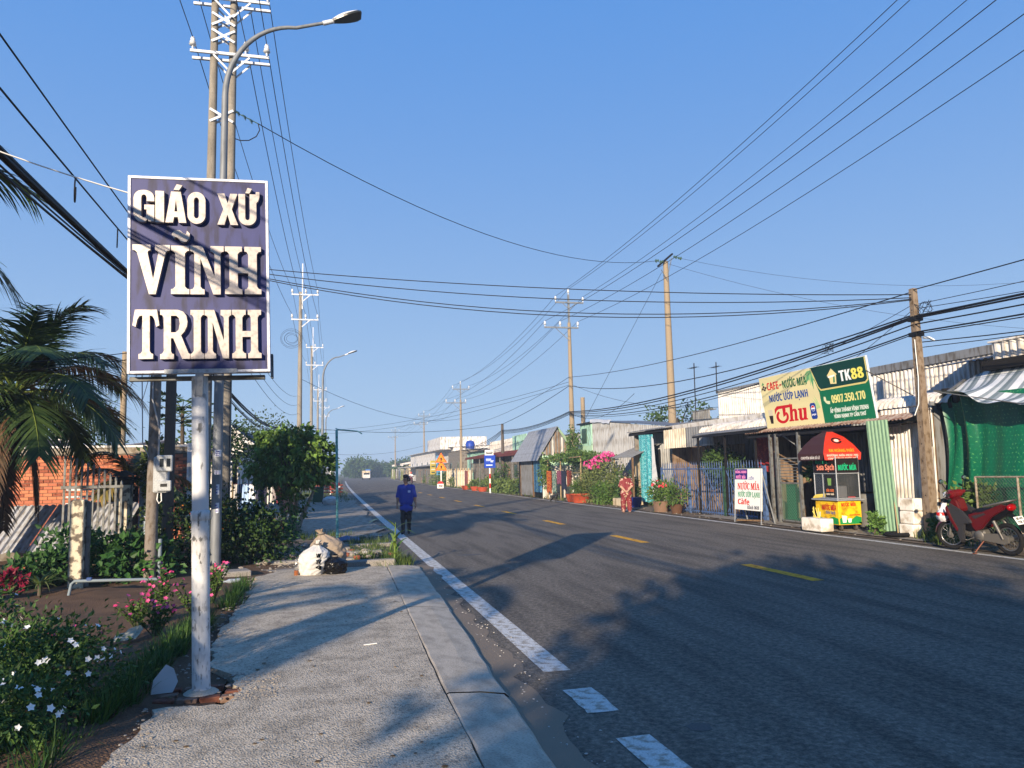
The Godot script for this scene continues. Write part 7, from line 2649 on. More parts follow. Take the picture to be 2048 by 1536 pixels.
	for q in [V(-0.8, 0.32, -1.6), V(0.8, 0.32, -1.6), V(-0.8, 0.32, 1.3), V(0.8, 0.32, 1.3)]:
		b = MB.new()
		b.lathe(q, [Vector2(0.0, -0.1), Vector2(0.32, -0.1), Vector2(0.32, 0.1), Vector2(0.0, 0.1)], 12, Basis(V(0, 0, 1), PI / 2))
		part("wheel", b, M.black_rubber, t)
	# --- far rider
	var m := copy(get_node("motorcycle"), V(10.6, 0.0, -100.0), PI * 0.97, "tiny motorcycle ridden towards the camera far down the road")
	m.rotation.z = 0.0
	t = thing("person", "tiny far motorcycle rider in a white shirt and helmet", "person", V(10.6, 0.0, -100.0), PI * 0.97)
	b = MB.new()
	var rp := func(_p: Vector3, tag: String, _n: Vector3) -> Color:
		return {"shirt": Color(0.7, 0.7, 0.7), "pants": Color(0.03, 0.03, 0.05), "skin": skin, "helmet": Color(0.5, 0.1, 0.08)}[tag]
	nets(b, [[V(-0.06, 0.85, 0.2), V(-0.07, 1.25, 0.14), 0.12, 0.12, "shirt"], [V(0.06, 0.85, 0.2), V(0.07, 1.25, 0.14), 0.12, 0.12, "shirt"], [V(0, 1.33, 0.12), V(0, 1.48, 0.1), 0.06, 0.06, "skin"], [V(0, 1.53, 0.1), V(0, 1.58, 0.1), 0.11, 0.12, "helmet"],
		[V(-0.18, 1.28, 0.12), V(-0.27, 1.08, -0.08), 0.06, 0.05, "shirt"], [V(0.18, 1.28, 0.12), V(0.27, 1.08, -0.08), 0.06, 0.05, "shirt"], [V(-0.27, 1.08, -0.08), V(-0.3, 1.04, -0.34), 0.045, 0.035, "skin"], [V(0.27, 1.08, -0.08), V(0.3, 1.04, -0.34), 0.045, 0.035, "skin"],
		[V(-0.09, 0.84, 0.18), V(-0.14, 0.72, -0.22), 0.09, 0.07, "pants"], [V(0.09, 0.84, 0.18), V(0.14, 0.72, -0.22), 0.09, 0.07, "pants"], [V(-0.14, 0.72, -0.22), V(-0.15, 0.34, -0.08), 0.065, 0.05, "pants"], [V(0.14, 0.72, -0.22), V(0.15, 0.34, -0.08), 0.065, 0.05, "pants"], [V(-0.15, 0.3, -0.06), V(-0.16, 0.28, -0.2), 0.045, 0.04, "pants"], [V(0.15, 0.3, -0.06), V(0.16, 0.28, -0.2), 0.045, 0.04, "pants"]], 0.03, 0.06, rp)
	part("body", b, vmat("person", 0.75), t)


func side_plate(parent: Node, called: String, pts: Array, w0: float, w1: float, mt: Material, bev := 0.014) -> MeshInstance3D:
	var xf := Transform3D(Basis(V(0, 0, -1), V(0, 1, 0), V(1, 0, 0)), Vector3.ZERO)
	var b := MB.new()
	var p := PackedVector2Array(pts)
	b.prism(p, w0 + bev, w1 - bev, xf)
	var area := 0.0
	for i in p.size():
		area += p[i].cross(p[(i + 1) % p.size()])
	var ins := Geometry2D.offset_polygon(p, -bev)
	for q in ins:
		b.prism(q, w0, w0 + bev, xf)
		b.prism(q, w1 - bev, w1, xf)
	return part(called, b, mt, parent)


func moto_wheel(parent: Node, at_: Vector3, turn: float, wide: float) -> void:
	var b := MB.new()
	var tor := func(R: float, r: float, n: int, m: int, sq: float) -> MB:
		var q := MB.new()
		var path := []
		for i in n + 1:
			var a := TAU * i / n
			path.append(V(0, cos(a) * R, sin(a) * R))
		q.tube(path, r, m, false, Vector2(sq, 1.0))
		return q
	var xf := Transform3D(Basis(Vector3.UP, turn), at_)
	var w := part("wheel", tor.call(0.25, wide, 32, 10, 1.0), M.black_rubber, parent, xf)
	part("rim", tor.call(0.205, 0.014, 32, 8, 1.3), mat("chrome", Color(0.62, 0.62, 0.62), 0.28, T.fine, 2.0, null, 1.0, 0.85), w)
	b = MB.new()
	b.lathe(Vector3.ZERO, [Vector2(0.0, -0.06), Vector2(0.03, -0.06), Vector2(0.06, -0.05), Vector2(0.065, 0.05), Vector2(0.03, 0.06), Vector2(0.0, 0.06)], 16, Basis(V(0, 0, 1), PI / 2))
	part("hub", b, mat("cast_alloy", Color(0.46, 0.45, 0.43), 0.5, T.fine, 2.0, null, 1.0, 0.5), w)
	b = MB.new()
	for i in 28:
		var a := TAU * i / 28.0
		var a2 := a + (0.5 if i % 2 else -0.5)
		b.tube([V(0.035 if i % 4 < 2 else -0.035, cos(a2) * 0.06, sin(a2) * 0.06), V(0, cos(a) * 0.2, sin(a) * 0.2)], 0.0025, 3, false)
	part("spokes", b, M.chrome, w)


func build_moto() -> void:
	var red := mat("moto_red", Color(0.36, 0.045, 0.055), 0.3, T.fine, 1.0)
	red.clearcoat_enabled = true
	red.clearcoat = 0.5
	var grey := mat("moto_grey", Color(0.22, 0.22, 0.23), 0.4, T.fine, 1.0)
	var black: Material = M.plastic_black
	var alloy := mat("cast_alloy", Color(0.46, 0.45, 0.43), 0.5, T.fine, 2.0, null, 1.0, 0.5)
	var t := thing("motorcycle", "red and black motorcycle leaning on its stand at the right kerb", "motorcycle", V(11.95, 0.02, -12.22), deg_to_rad(3))
	t.rotation.z = deg_to_rad(5)
	var ft := deg_to_rad(16)
	moto_wheel(t, V(0, 0.29, 0.62), 0.0, 0.042)
	moto_wheel(t, V(0, 0.29, -0.63), ft, 0.036)
	var b: MB
	# fork and front fender turn with the wheel
	var fx := Transform3D(Basis(Vector3.UP, ft), V(0, 0, -0.63))
	for s in [-1.0, 1.0]:
		b = MB.new()
		b.tube([fx * V(s * 0.07, 0.29, 0.0), fx * V(s * 0.07, 0.52, 0.06)], 0.024, 8)
		b.tube([fx * V(s * 0.07, 0.5, 0.055), fx * V(s * 0.065, 0.78, 0.13)], 0.018, 8)
		part("fork_leg", b, alloy, t)
	b = MB.new()
	var rows := []
	for i in 13:
		var a := lerpf(-1.1, 1.45, i / 12.0)
		var row := []
		for k in 5:
			var u := (k - 2) / 2.0
			var rr := 0.315 - 0.045 * u * u
			row.append(fx * V(u * 0.062, 0.29 + cos(a) * rr, sin(a) * -rr))
		rows.append(row)
	b.sheet(rows)
	part("front_fender", b, red, t)
	# front cowl and leg shield
	side_plate(t, "front_cowl", [Vector2(0.46, 0.62), Vector2(0.50, 0.82), Vector2(0.42, 0.93), Vector2(0.3, 0.9), Vector2(0.24, 0.74), Vector2(0.3, 0.6)], -0.1, 0.1, red, 0.03)
	for s in [-1.0, 1.0]:
		var x0 := 0.11 if s > 0 else -0.17
		side_plate(t, "leg_shield", [Vector2(0.42, 0.84), Vector2(0.16, 0.72), Vector2(0.0, 0.58), Vector2(-0.02, 0.53), Vector2(0.14, 0.5), Vector2(0.2, 0.22), Vector2(0.28, 0.2), Vector2(0.36, 0.5), Vector2(0.46, 0.66)], x0, x0 + 0.06, grey, 0.014)
		var x1 := 0.165 if s > 0 else -0.185
		side_plate(t, "shield_trim", [Vector2(0.46, 0.8), Vector2(0.38, 0.6), Vector2(0.27, 0.42), Vector2(0.3, 0.38), Vector2(0.42, 0.56), Vector2(0.5, 0.74)], x1, x1 + 0.02, red, 0.005)
	side_plate(t, "centre_tunnel", [Vector2(0.3, 0.72), Vector2(0.0, 0.56), Vector2(-0.12, 0.58), Vector2(-0.14, 0.42), Vector2(0.1, 0.38), Vector2(0.28, 0.42)], -0.105, 0.105, black, 0.015)
	# handlebar cover, headlight, grips, mirrors
	var hx := Transform3D(Basis(Vector3.UP, ft), V(0, 0, -0.42))
	b = MB.new()
	nets(b, [[hx * V(-0.12, 0.98, 0.0), hx * V(0.12, 0.98, 0.0), 0.06, 0.06, "r"], [hx * V(0, 0.97, -0.07), hx * V(0, 0.95, -0.12), 0.085, 0.07, "r"], [hx * V(-0.12, 0.98, 0.0), hx * V(-0.24, 1.0, 0.04), 0.05, 0.03, "r"], [hx * V(0.12, 0.98, 0.0), hx * V(0.24, 1.0, 0.04), 0.05, 0.03, "r"]], 0.018, 0.05, func(_p, _t, _n): return Color(0.15, 0.006, 0.008))
	part("handlebar_cover", b, vmat("moto_shell", 0.3), t)
	b = MB.new()
	b.ball(hx * V(0, 0.965, -0.16), V(0.085, 0.055, 0.04), 12, 8, hx.basis)
	part("headlight", b, mat("lamp_clear", Color(0.62, 0.64, 0.66), 0.12), t)
	b = MB.new()
	b.ball(hx * V(-0.14, 0.96, -0.09), V(0.05, 0.025, 0.03), 10, 6, hx.basis)
	b.ball(hx * V(0.14, 0.96, -0.09), V(0.05, 0.025, 0.03), 10, 6, hx.basis)
	part("indicators", b, mat("lamp_clear", Color(0.62, 0.64, 0.66)), t)
	for s in [-1.0, 1.0]:
		b = MB.new()
		b.tube([hx * V(s * 0.22, 1.0, 0.04), hx * V(s * 0.37, 0.99, 0.1)], 0.019, 8)
		part("grip", b, M.black_rubber, t)
		b = MB.new()
		b.tube([hx * V(s * 0.22, 1.0, -0.02), hx * V(s * 0.35, 0.985, 0.02)], 0.007, 5)
		part("brake_lever", b, alloy, t)
		b = MB.new()
		b.tube([hx * V(s * 0.22, 1.02, 0.03), hx * V(s * 0.3, 1.14, 0.0), hx * V(s * 0.34, 1.19, 0.0)], 0.007, 6)
		var st := part("mirror_stalk", b, M.dark_steel, t)
		b = MB.new()
		b.ball(hx * V(s * 0.36, 1.22, 0.0), V(0.07, 0.042, 0.022), 12, 8, hx.basis)
		part("mirror", b, M.plastic_black, st)
		b = MB.new()
		b.ball(hx * V(s * 0.36, 1.22, 0.016), V(0.058, 0.034, 0.01), 12, 8, hx.basis)
		part("mirror_glass", b, mat("mirror_glass", Color(0.8, 0.82, 0.85), 0.05, null, 1.0, null, 1.0, 0.95), st)
	# seat
	b = MB.new()
	rows = []
	var prof := [[-0.04, 0.68, 0.05], [0.0, 0.735, 0.09], [0.1, 0.765, 0.115], [0.25, 0.775, 0.125], [0.4, 0.79, 0.12], [0.52, 0.82, 0.11], [0.64, 0.835, 0.09], [0.7, 0.8, 0.06]]
	for q in prof:
		var row := []
		for k in 9:
			var a := PI * k / 8.0
			row.append(V(cos(a) * q[2], q[1] - 0.07 + 0.07 * pow(sin(a), 0.6), q[0]))
		row.reverse()
		rows.append(row)
	b.sheet(rows)
	part("seat", b, mat("seat_vinyl", Color(0.06, 0.06, 0.065), 0.6, T.fine, 3.0), t)
	# tail side panels
	for s in [-1.0, 1.0]:
		var x0 := 0.07 if s > 0 else -0.13
		side_plate(t, "side_panel", [Vector2(0.06, 0.66), Vector2(-0.1, 0.7), Vector2(-0.4, 0.76), Vector2(-0.66, 0.85), Vector2(-0.76, 0.83), Vector2(-0.7, 0.76), Vector2(-0.42, 0.63), Vector2(-0.2, 0.44), Vector2(-0.06, 0.4), Vector2(0.0, 0.46)], x0, x0 + 0.06, red, 0.014)
		var x1 := 0.12 if s > 0 else -0.14
		side_plate(t, "panel_stripe", [Vector2(-0.02, 0.64), Vector2(-0.3, 0.7), Vector2(-0.34, 0.68), Vector2(-0.1, 0.6)], x1, x1 + 0.02, grey, 0.004)
	side_plate(t, "under_tail", [Vector2(-0.1, 0.66), Vector2(-0.64, 0.8), Vector2(-0.78, 0.78), Vector2(-0.7, 0.68), Vector2(-0.4, 0.56), Vector2(-0.15, 0.46)], -0.07, 0.07, black, 0.01)
	b = MB.new()
	b.ball(V(0, 0.79, 0.76), V(0.09, 0.055, 0.06), 12, 8)
	part("tail_light", b, mat("lamp_red", Color(0.55, 0.03, 0.03), 0.15), t)
	b = MB.new()
	b.tube([V(-0.12, 0.8, 0.3), V(-0.13, 0.86, 0.6), V(-0.08, 0.9, 0.8), V(0.08, 0.9, 0.8), V(0.13, 0.86, 0.6), V(0.12, 0.8, 0.3)], 0.016, 8)
	part("grab_rail", b, alloy, t)
	# rear fender and plate
	b = MB.new()
	b.sheet([[V(-0.07, 0.7, 0.68), V(0.07, 0.7, 0.68)], [V(-0.07, 0.6, 0.86), V(0.07, 0.6, 0.86)], [V(-0.08, 0.42, 0.98), V(0.08, 0.42, 0.98)]])
	part("rear_fender", b, black, t)
	b = MB.new()
	var pb := Basis(V(1, 0, 0), deg_to_rad(-35))
	b.cbox(V(0, 0.6, 0.9), V(0.19, 0.14, 0.006), 0.002, pb)
	part("number_plate", b, M.sheet_white, t)
	var px := Transform3D(pb, V(-0.095, 0.6, 0.9) + pb * V(0, -0.07, 0.003))
	print_text("65-H1", "sans_bold", 0.03, 0.16, 0.08, 0.125, Color(0.1, 0.1, 0.1), t, px)
	print_text("118.11", "sans_bold", 0.02, 0.17, 0.02, 0.065, Color(0.1, 0.1, 0.1), t, px)
	# engine, chain case, shocks, pedals, stand, exhaust
	b = MB.new()
	b.cbox(V(0, 0.33, 0.06), V(0.2, 0.2, 0.3), 0.03)
	b.tube([V(0, 0.34, -0.06), V(0, 0.37, -0.26)], 0.075, 10)
	for k in 5:
		b.tube([V(0, 0.345 + k * 0.006, -0.1 - k * 0.035), V(0, 0.346 + k * 0.006, -0.115 - k * 0.035)], 0.098, 10)
	part("engine", b, alloy, t)
	b = MB.new()
	b.lathe(V(-0.1, 0.33, 0.1), [Vector2(0.0, 0.0), Vector2(0.09, 0.0), Vector2(0.1, 0.015), Vector2(0.08, 0.04), Vector2(0.0, 0.045)], 18, Basis(V(0, 0, 1), PI / 2))
	part("engine_cover", b, alloy, t)
	side_plate(t, "chain_case", [Vector2(0.0, 0.36), Vector2(-0.6, 0.4), Vector2(-0.7, 0.34), Vector2(-0.7, 0.24), Vector2(-0.6, 0.2), Vector2(0.0, 0.26)], -0.115, -0.085, mat("case_grey", Color(0.36, 0.35, 0.33), 0.5), 0.008)
	for s in [-1.0, 1.0]:
		b = MB.new()
		b.tube([V(s * 0.12, 0.3, 0.6), V(s * 0.12, 0.44, 0.54)], 0.02, 8)
		b.tube([V(s * 0.12, 0.42, 0.55), V(s * 0.12, 0.62, 0.46)], 0.032, 10)
		part("shock_absorber", b, alloy, t)
		b = MB.new()
		b.tube([V(s * 0.1, 0.25, 0.1), V(s * 0.25, 0.26, 0.1)], 0.016, 7)
		part("foot_peg", b, M.black_rubber, t)
	b = MB.new()
	b.tube([V(0.12, 0.3, -0.1), V(0.15, 0.22, 0.1), V(0.15, 0.26, 0.35)], 0.022, 8)
	b.tube([V(0.15, 0.26, 0.34), V(0.16, 0.34, 0.85)], 0.045, 12)
	part("exhaust", b, M.chrome, t)
	b = MB.new()
	b.tube([V(-0.08, 0.24, 0.16), V(-0.2, 0.03, 0.04)], 0.013, 7)
	b.box(V(-0.21, 0.012, 0.04), V(0.07, 0.012, 0.05))
	part("kickstand", b, mat("stand_steel", Color(0.52, 0.34, 0.28), 0.5, null, 1.0, null, 1.0, 0.4), t)
	b = MB.new()
	b.tube([V(-0.12, 0.3, 0.02), V(-0.16, 0.24, -0.12), V(-0.2, 0.25, -0.14)], 0.009, 6)
	b.tube([V(-0.12, 0.3, 0.02), V(-0.16, 0.24, 0.2), V(-0.2, 0.25, 0.2)], 0.009, 6)
	part("gear_lever", b, alloy, t)
	# fuller, taller bodywork above the wheels
	for ch in t.get_children():
		var nm := String(ch.name)
		for k in ["front_cowl", "leg_shield", "shield_trim", "centre_tunnel", "handlebar", "headlight", "indicators", "grip", "brake_lever", "mirror", "seat", "side_panel", "panel_stripe", "under_tail", "tail_light", "grab_rail", "rear_fender", "number_plate", "lettering"]:
			if nm.begins_with(k):
				ch.transform = Transform3D(Basis.from_scale(V(1.12, 1.15, 1.0)), V(0, -0.045, 0))
	# plastic bag hung on the front
	var g := thing("plastic_bag", "white plastic bag with a red band hung on the motorcycle front", "bag", V(11.86, 0.55, -12.95))
	b = MB.new()
	rows = []
	for i in 8:
		var f := i / 7.0
		var row := []
		for k in 13:
			var a := TAU * k / 12.0
			var r := (0.06 + 0.11 * sin(PI * minf(f * 1.15 + 0.1, 1.0))) * (1.0 + 0.14 * sin(k * 2.6 + i))
			row.append(V(cos(a) * r, f * 0.36, -sin(a) * r * 0.7))
		rows.append(row)
	b.sheet(rows)
	part("film", b, mat("bag_film", Color(0.80, 0.80, 0.82), 0.4), g)
	b = MB.new()
	rows = []
	for f in [0.25, 0.42]:
		var row := []
		for k in 13:
			var a := TAU * k / 12.0
			row.append(V(cos(a) * 0.172, f * 0.36 + 0.03, -sin(a) * 0.122))
		rows.append(row)
	b.sheet(rows)
	part("red_band", b, ink(Color(0.7, 0.1, 0.1)), g)


# ---- left side: garden walls, fence, washing, rubbish ---------------------------

func build_left() -> void:
	var b: MB
	var t: Node3D
	# brick garden wall
	t = thing("brick_wall", "unplastered orange brick garden wall with a pale coping behind the palm", "wall", V(-8.6, 0, -22))
	wallbox(t, "mortar_core", V(0, 0, -0.12), V(5.0, 2.36, -0.012), M.mortar)
	wallbox(t, "plaster_band", V(0, 2.36, -0.14), V(5.0, 2.52, 0.012), M.old_concrete)
	wallbox(t, "coping", V(-0.05, 2.52, -0.18), V(5.03, 2.58, 0.05), M.wall_white, 0.006)
	wallbox(t, "end_pillar", V(5.0, 0, -0.2), V(5.22, 2.62, 0.06), M.wall_white, 0.008)
	b = MB.new()
	b.cbox(Vector3.ZERO, V(0.203, 0.074, 0.05), 0.005)
	var bm := b.mesh()
	var low := MB.new()
	for r in 27:
		for i in 24:
			var x := 0.1 + i * 0.213 + (0.1065 if r % 2 else 0.0)
			if x > 4.92:
				continue
			var p := V(x, 0.05 + r * 0.086, -0.018 + rf(-0.006, 0.006))
			if r >= 14:
				part("brick", bm, [M.brick, M.brick_pale, M.brick_dark][rng.randi() % 3], t, Transform3D(Basis(V(0, 0, 1), rf(-0.015, 0.015)), p))
			else:
				low.box(p, V(0.203, 0.074, 0.05))
	part("lower_bricks", low, M.brick, t).set_meta("kind", "stuff")
	# hip-roofed house behind
	t = thing("garden_house", "low house with dark hip roofs edged in white behind the brick wall", "house", V(-14, 0, -33))
	wallbox(t, "wall", V(0, 0, -6), V(9.4, 2.75, 0), M.wall_cream)
	for q in [[0.0, 5.9, 3.4], [4.6, 9.9, 3.3]]:
		b = MB.new()
		var apex := V((q[0] + q[1]) / 2, q[2], -3)
		var cs := [V(q[0], 2.75, 0.4), V(q[1], 2.75, 0.4), V(q[1], 2.75, -6.4), V(q[0], 2.75, -6.4)]
		for i in 4:
			b.flat(cs[i], cs[(i + 1) % 4], apex)
		part("roof", b, M.roof_dark, t)
		for i in 2:
			beam(t, "white_hip", cs[i], apex + V(0, 0.02, 0), 0.1, 0.06, M.wall_white)
	# white boundary wall with niches, gable house behind it
	t = thing("white_wall", "white boundary wall with pointed niches behind the washing line", "wall", V(-3.3, 0, -46))
	wallbox(t, "wall", V(-0.15, 0, 0), V(0.0, 2.5, 15.0), M.wall_white)
	wallbox(t, "coping", V(-0.2, 2.5, -0.05), V(0.06, 2.62, 15.05), M.wall_white, 0.01)
	wallbox(t, "return_wall", V(-2.4, 0, 14.85), V(-0.15, 2.5, 15.0), M.wall_white)
	for i in 7:
		wallbox(t, "pillar", V(-0.18, 0, 0.3 + i * 2.4), V(0.05, 2.66, 0.6 + i * 2.4), M.wall_white, 0.01)
	for i in 12:
		var zc := 0.95 + i * 1.2
		b = MB.new()
		b.prism(PackedVector2Array([Vector2(-0.2, 1.2), Vector2(0.2, 1.2), Vector2(0.2, 1.55), Vector2(0.12, 1.75), Vector2(0, 1.88), Vector2(-0.12, 1.75), Vector2(-0.2, 1.55)]), 0.0, 0.012, Transform3D(Basis(V(0, 0, -1), V(0, 1, 0), V(1, 0, 0)), V(0, 0, zc)))
		part("niche", b, M.wall_grey, t)
	t = thing("gable_house", "dark-tiled gable roof with white fascia behind the twin pole", "house", V(-5.2, 0, -40))
	wallbox(t, "wall", V(0, 0, -5), V(1.75, 3.1, 5.5), M.wall_white)
	b = MB.new()
	b.quad(V(1.0, 4.05, 6.4), V(2.3, 2.95, 6.4), V(2.3, 2.95, -5.5), V(1.0, 4.05, -5.5))
	b.quad(V(-0.3, 2.95, 6.4), V(1.0, 4.05, 6.4), V(1.0, 4.05, -5.5), V(-0.3, 2.95, -5.5))
	part("roof", b, mat("roof_blue", Color(0.17, 0.19, 0.26), 0.7, T.fine, 0.6), t)
	beam(t, "fascia", V(1.0, 3.97, 6.42), V(2.33, 2.84, 6.42), 0.06, 0.2, M.wall_white)
	b = MB.new()
	b.flat(V(0, 3.1, 5.52), V(1.75, 3.1, 5.52), V(0.95, 3.9, 5.52))
	part("gable", b, M.wall_white, t)
	# concrete gate pillar with cap, old post
	t = thing("gate_pillar", "stained concrete gate pillar with a dark moulded cap", "pillar", V(-3.95, 0, -17))
	b = MB.new()
	b.cbox(V(0, 0.8, 0), V(0.27, 1.6, 0.27), 0.01)
	part("shaft", b, M.wall_peel, t)
	var mossy := mat("cap_mossy", Color(0.20, 0.19, 0.18), 0.95, T.grime, 0.9, T.n_rough, 0.6)
	for q in [[1.6, 0.3], [1.65, 0.36], [1.71, 0.42]]:
		b = MB.new()
		b.cbox(V(0, q[0] + 0.03, 0), V(q[1], 0.06, q[1]), 0.01)
		part("cap_moulding", b, mossy, t)
	b = MB.new()
	var cs := [V(-0.21, 1.775, 0.21), V(0.21, 1.775, 0.21), V(0.21, 1.775, -0.21), V(-0.21, 1.775, -0.21)]
	for i in 4:
		b.flat(cs[i], cs[(i + 1) % 4], V(0, 1.9, 0))
	part("cap_pyramid", b, mossy, t)
	t = thing("old_gate_post", "peeling white concrete gate post in the garden", "post", V(-3.7, 0.0, -13.2))
	b = MB.new()
	b.cbox(V(0, 0.71, 0), V(0.19, 1.42, 0.19), 0.012)
	part("post", b, M.wall_peel, t)
	b = MB.new()
	b.box(V(0.13, 0.75, -0.06), V(0.05, 1.3, 0.07))
	part("steel_stile", b, M.grey_steel, t)
	# spiked iron gate leaf with a sloping top
	t = thing("iron_gate", "grey iron gate leaf with spiked bars stepping down to the pillar", "gate", V(-4.75, 0, -16))
	for i in 11:
		var h := 2.12 - 0.022 * i - 0.0028 * i * i
		b = MB.new()
		b.box(V(i * 0.098, h / 2 + 0.1, 0), V(0.036, h - 0.2, 0.02))
		var o := part("bar", b, M.grey_steel, t)
		b = MB.new()
		b.lathe(V(i * 0.098, h, 0), [Vector2(0.026, 0.0), Vector2(0.026, 0.03), Vector2(0.0, 0.08)], 4)
		part("spike", b, M.grey_steel, o)
	for y in [0.35, 1.58]:
		beam(t, "rail", V(-0.05, y, 0.02), V(1.02, y, 0.02), 0.04, 0.05, M.grey_steel)
	# white lattice panel leaning behind
	t = thing("tin_sheets", "shiny corrugated sheets leaning in the yard behind the iron gate", "metal sheet")
	corr(t, [V(-6.6, 0.3, -17.3), V(-6.2, 1.2, -17.8)], V(1, 0, 0), 2.4, 0.13, 0.05, mat("tin_bright", Color(0.74, 0.76, 0.80), 0.4, T.grime, 0.6, null, 1.0, 0.4), 0.8)
	t = thing("yard_plinth", "low grey plastered wall behind the palm trunk", "wall")
	wallbox(t, "plinth", V(-9.5, 0, -18.1), V(-6.0, 1.15, -17.95), M.wall_grey)
	wallbox(t, "coping", V(-9.5, 1.15, -18.13), V(-5.97, 1.2, -17.92), M.old_concrete)
	t = thing("white_lattice", "taller white steel frame standing against the brick wall", "panel", V(-5.4, 0.3, -18.4))
	for i in 12:
		beam(t, "bar", V(i * 0.11, 0, 0), V(i * 0.11, 0.9, -0.1), 0.03, 0.02, M.white_steel)
	for y in [0.9, 1.05, 1.2]:
		beam(t, "rail", V(-0.05, y, -0.1), V(1.3, y, -0.1), 0.03, 0.04, M.white_steel)
	t = thing("tin_door", "pale blue-grey metal door standing right of the gate pillar", "door", V(-3.72, 0.1, -17.2))
	corr(t, [V(0, 0, 0), V(0, 1.95, 0)], V(1, 0, 0), 0.5, 0.1, 0.015, mat("door_tin", Color(0.62, 0.68, 0.74), 0.5, T.fine, 0.5), 0.6)
	# brick pile
	for r in 3:
		for i in 6:
			b = MB.new()
			b.cbox(Vector3.ZERO, V(0.21, 0.07, 0.1), 0.006)
			var o := solo("loose_brick", b, [M.brick_dark, M.brick, M.mortar][(r + i) % 3], "loose brick in the low stack beside the palm trunk", "brick", V(-5.35 + i * 0.22 + rf(-0.02, 0.02), 0.15 + r * 0.075, -16.2 + rf(-0.02, 0.02)), rf(-0.1, 0.1), "bricks stacked by the palm")
			o.rotation.z = rf(-0.03, 0.03)
	t = thing("water_pipe", "grey plastic water pipe with an elbow and tap above the soil", "pipe", V(-3.3, 0.05, -12.2))
	b = MB.new()
	b.tube([V(-0.28, 0.0, 0.12), V(-0.2, 0.02, 0.06), V(-0.18, 0.22, 0.0), V(-0.14, 0.26, 0.0), V(0.3, 0.25, 0), V(0.95, 0.22, -0.1)], 0.022, 8)
	part("pipe", b, mat("pvc_grey", Color(0.46, 0.51, 0.54), 0.6), t)
	b = MB.new()
	b.cbox(V(0.05, 0.28, 0), V(0.07, 0.05, 0.05), 0.01)
	part("tap", b, mat("tap_blue", Color(0.2, 0.3, 0.5), 0.5), t)
	# washing line
	t = thing("washing_line", "washing line strung beside the leafy tree", "washing line", V(-3.35, 0, -30))
	b = MB.new()
	b.tube([V(0, 1.42, 0), V(1.0, 1.38, 0), V(2.1, 1.42, 0)], 0.008, 5)
	part("line", b, mat("rope_red", Color(0.55, 0.32, 0.28), 0.8), t)
	for x in [0.0, 2.1]:
		b = MB.new()
		b.tube([V(x, 0, 0), V(x, 1.5, 0)], 0.025, 6)
		part("post", b, M.bamboo, t)
	var wash := [[0.05, 0.16, 0.5, Color(0.55, 0.52, 0.48), "beige shirt"], [0.22, 0.1, 0.62, Color(0.06, 0.08, 0.2), "narrow navy garment"], [0.34, 0.22, 0.68, Color(0.35, 0.5, 0.72), "light blue shirt"], [0.58, 0.2, 0.56, Color(0.72, 0.74, 0.78), "white shirt"], [0.82, 0.34, 0.6, Color(0.03, 0.03, 0.06), "wide black shirt"], [1.0, 0.2, 0.86, Color(0.02, 0.02, 0.04), "long black trousers"], [1.22, 0.16, 0.72, Color(0.6, 0.58, 0.52), "cream garment"], [1.4, 0.12, 0.6, Color(0.3, 0.26, 0.26), "grey-brown garment"], [1.55, 0.2, 0.7, Color(0.25, 0.04, 0.06), "dark red garment"], [1.75, 0.3, 1.15, Color(0.015, 0.012, 0.02), "longest black trousers"]]
	for q in wash:
		var c: Color = q[3]
		b = MB.new()
		for s in [0.0, -0.03]:
			b.uvsheet(_drape_rows(V(-3.35 + q[0], 1.4, -30 + s), V(-3.35 + q[0] + q[1] * 1.5, 1.4, -30 + s), q[2], 2.0, 0.025))
		solo("garment", b, mat("garment_" + c.to_html(), c.linear_to_srgb(), 0.9), q[4] + " pegged on the washing line", "garment", Vector3.ZERO, 0.0, "washing on the line")
	# turquoise gibbet pole
	t = thing("steel_pole", "thin turquoise steel pole with a short arm beside the rubble", "pole", V(0.28, 0.0, -20.5))
	b = MB.new()
	b.tube([V(0, 0, 0), V(-0.03, 2.86, 0)], 0.033, 8)
	part("post", b, M.cyan_paint, t)
	b = MB.new()
	b.tube([V(-0.06, 2.9, 0), V(0.0, 2.87, 0), V(0.5, 2.82, 0), V(0.62, 2.75, 0)], 0.016, 6)
	part("arm", b, M.cyan_paint, t)
	# sacks
	var sm := mat("sack_white", Color(0.80, 0.80, 0.79), 0.7, T.fine, 2.5, T.n_soft, 0.8)
	sack("rubbish_sack", "full white woven sack with blue print beside the slab end", V(-0.22, 0.08, -13.35), 0.2, 0.56, sm, 3, 0.1)
	var sk := sack("rubbish_sack", "larger beige woven sack leaning behind the white one", V(0.12, 0.08, -13.72), 0.235, 0.74, mat("sack_beige", Color(0.62, 0.56, 0.49), 0.8, T.fine, 2.5, T.n_soft, 0.8), 5, -0.12)
	sk.rotation.z = deg_to_rad(9)
	sack("rubbish_bag", "knotted black plastic rubbish bag in front of the sacks", V(0.15, 0.085, -13.3), 0.165, 0.33, mat("bag_black", Color(0.06, 0.06, 0.065), 0.25, null, 1.0, T.n_soft, 1.2), 7, 0.0)
	var pr := get_node("rubbish_sack")
	for q in [["W", 0.0, 0.3], ["VI", -0.01, 0.2], ["P", 0.0, 0.1]]:
		var a := deg_to_rad(-62)
		var d := V(cos(a), 0, -sin(a))
		print_text(q[0], "sans_bold", -0.045, 0.045, q[2], q[2] + 0.07, Color(0.12, 0.16, 0.5), pr, Transform3D(Basis(V(d.z, 0, -d.x) * -1.0, V(0, 1, 0), d).orthonormalized(), d * 0.222))
	t = thing("tea_bottle", "clear bottle with amber dregs beside the white sack", "bottle", V(-0.47, 0.1, -13.3))
	b = MB.new()
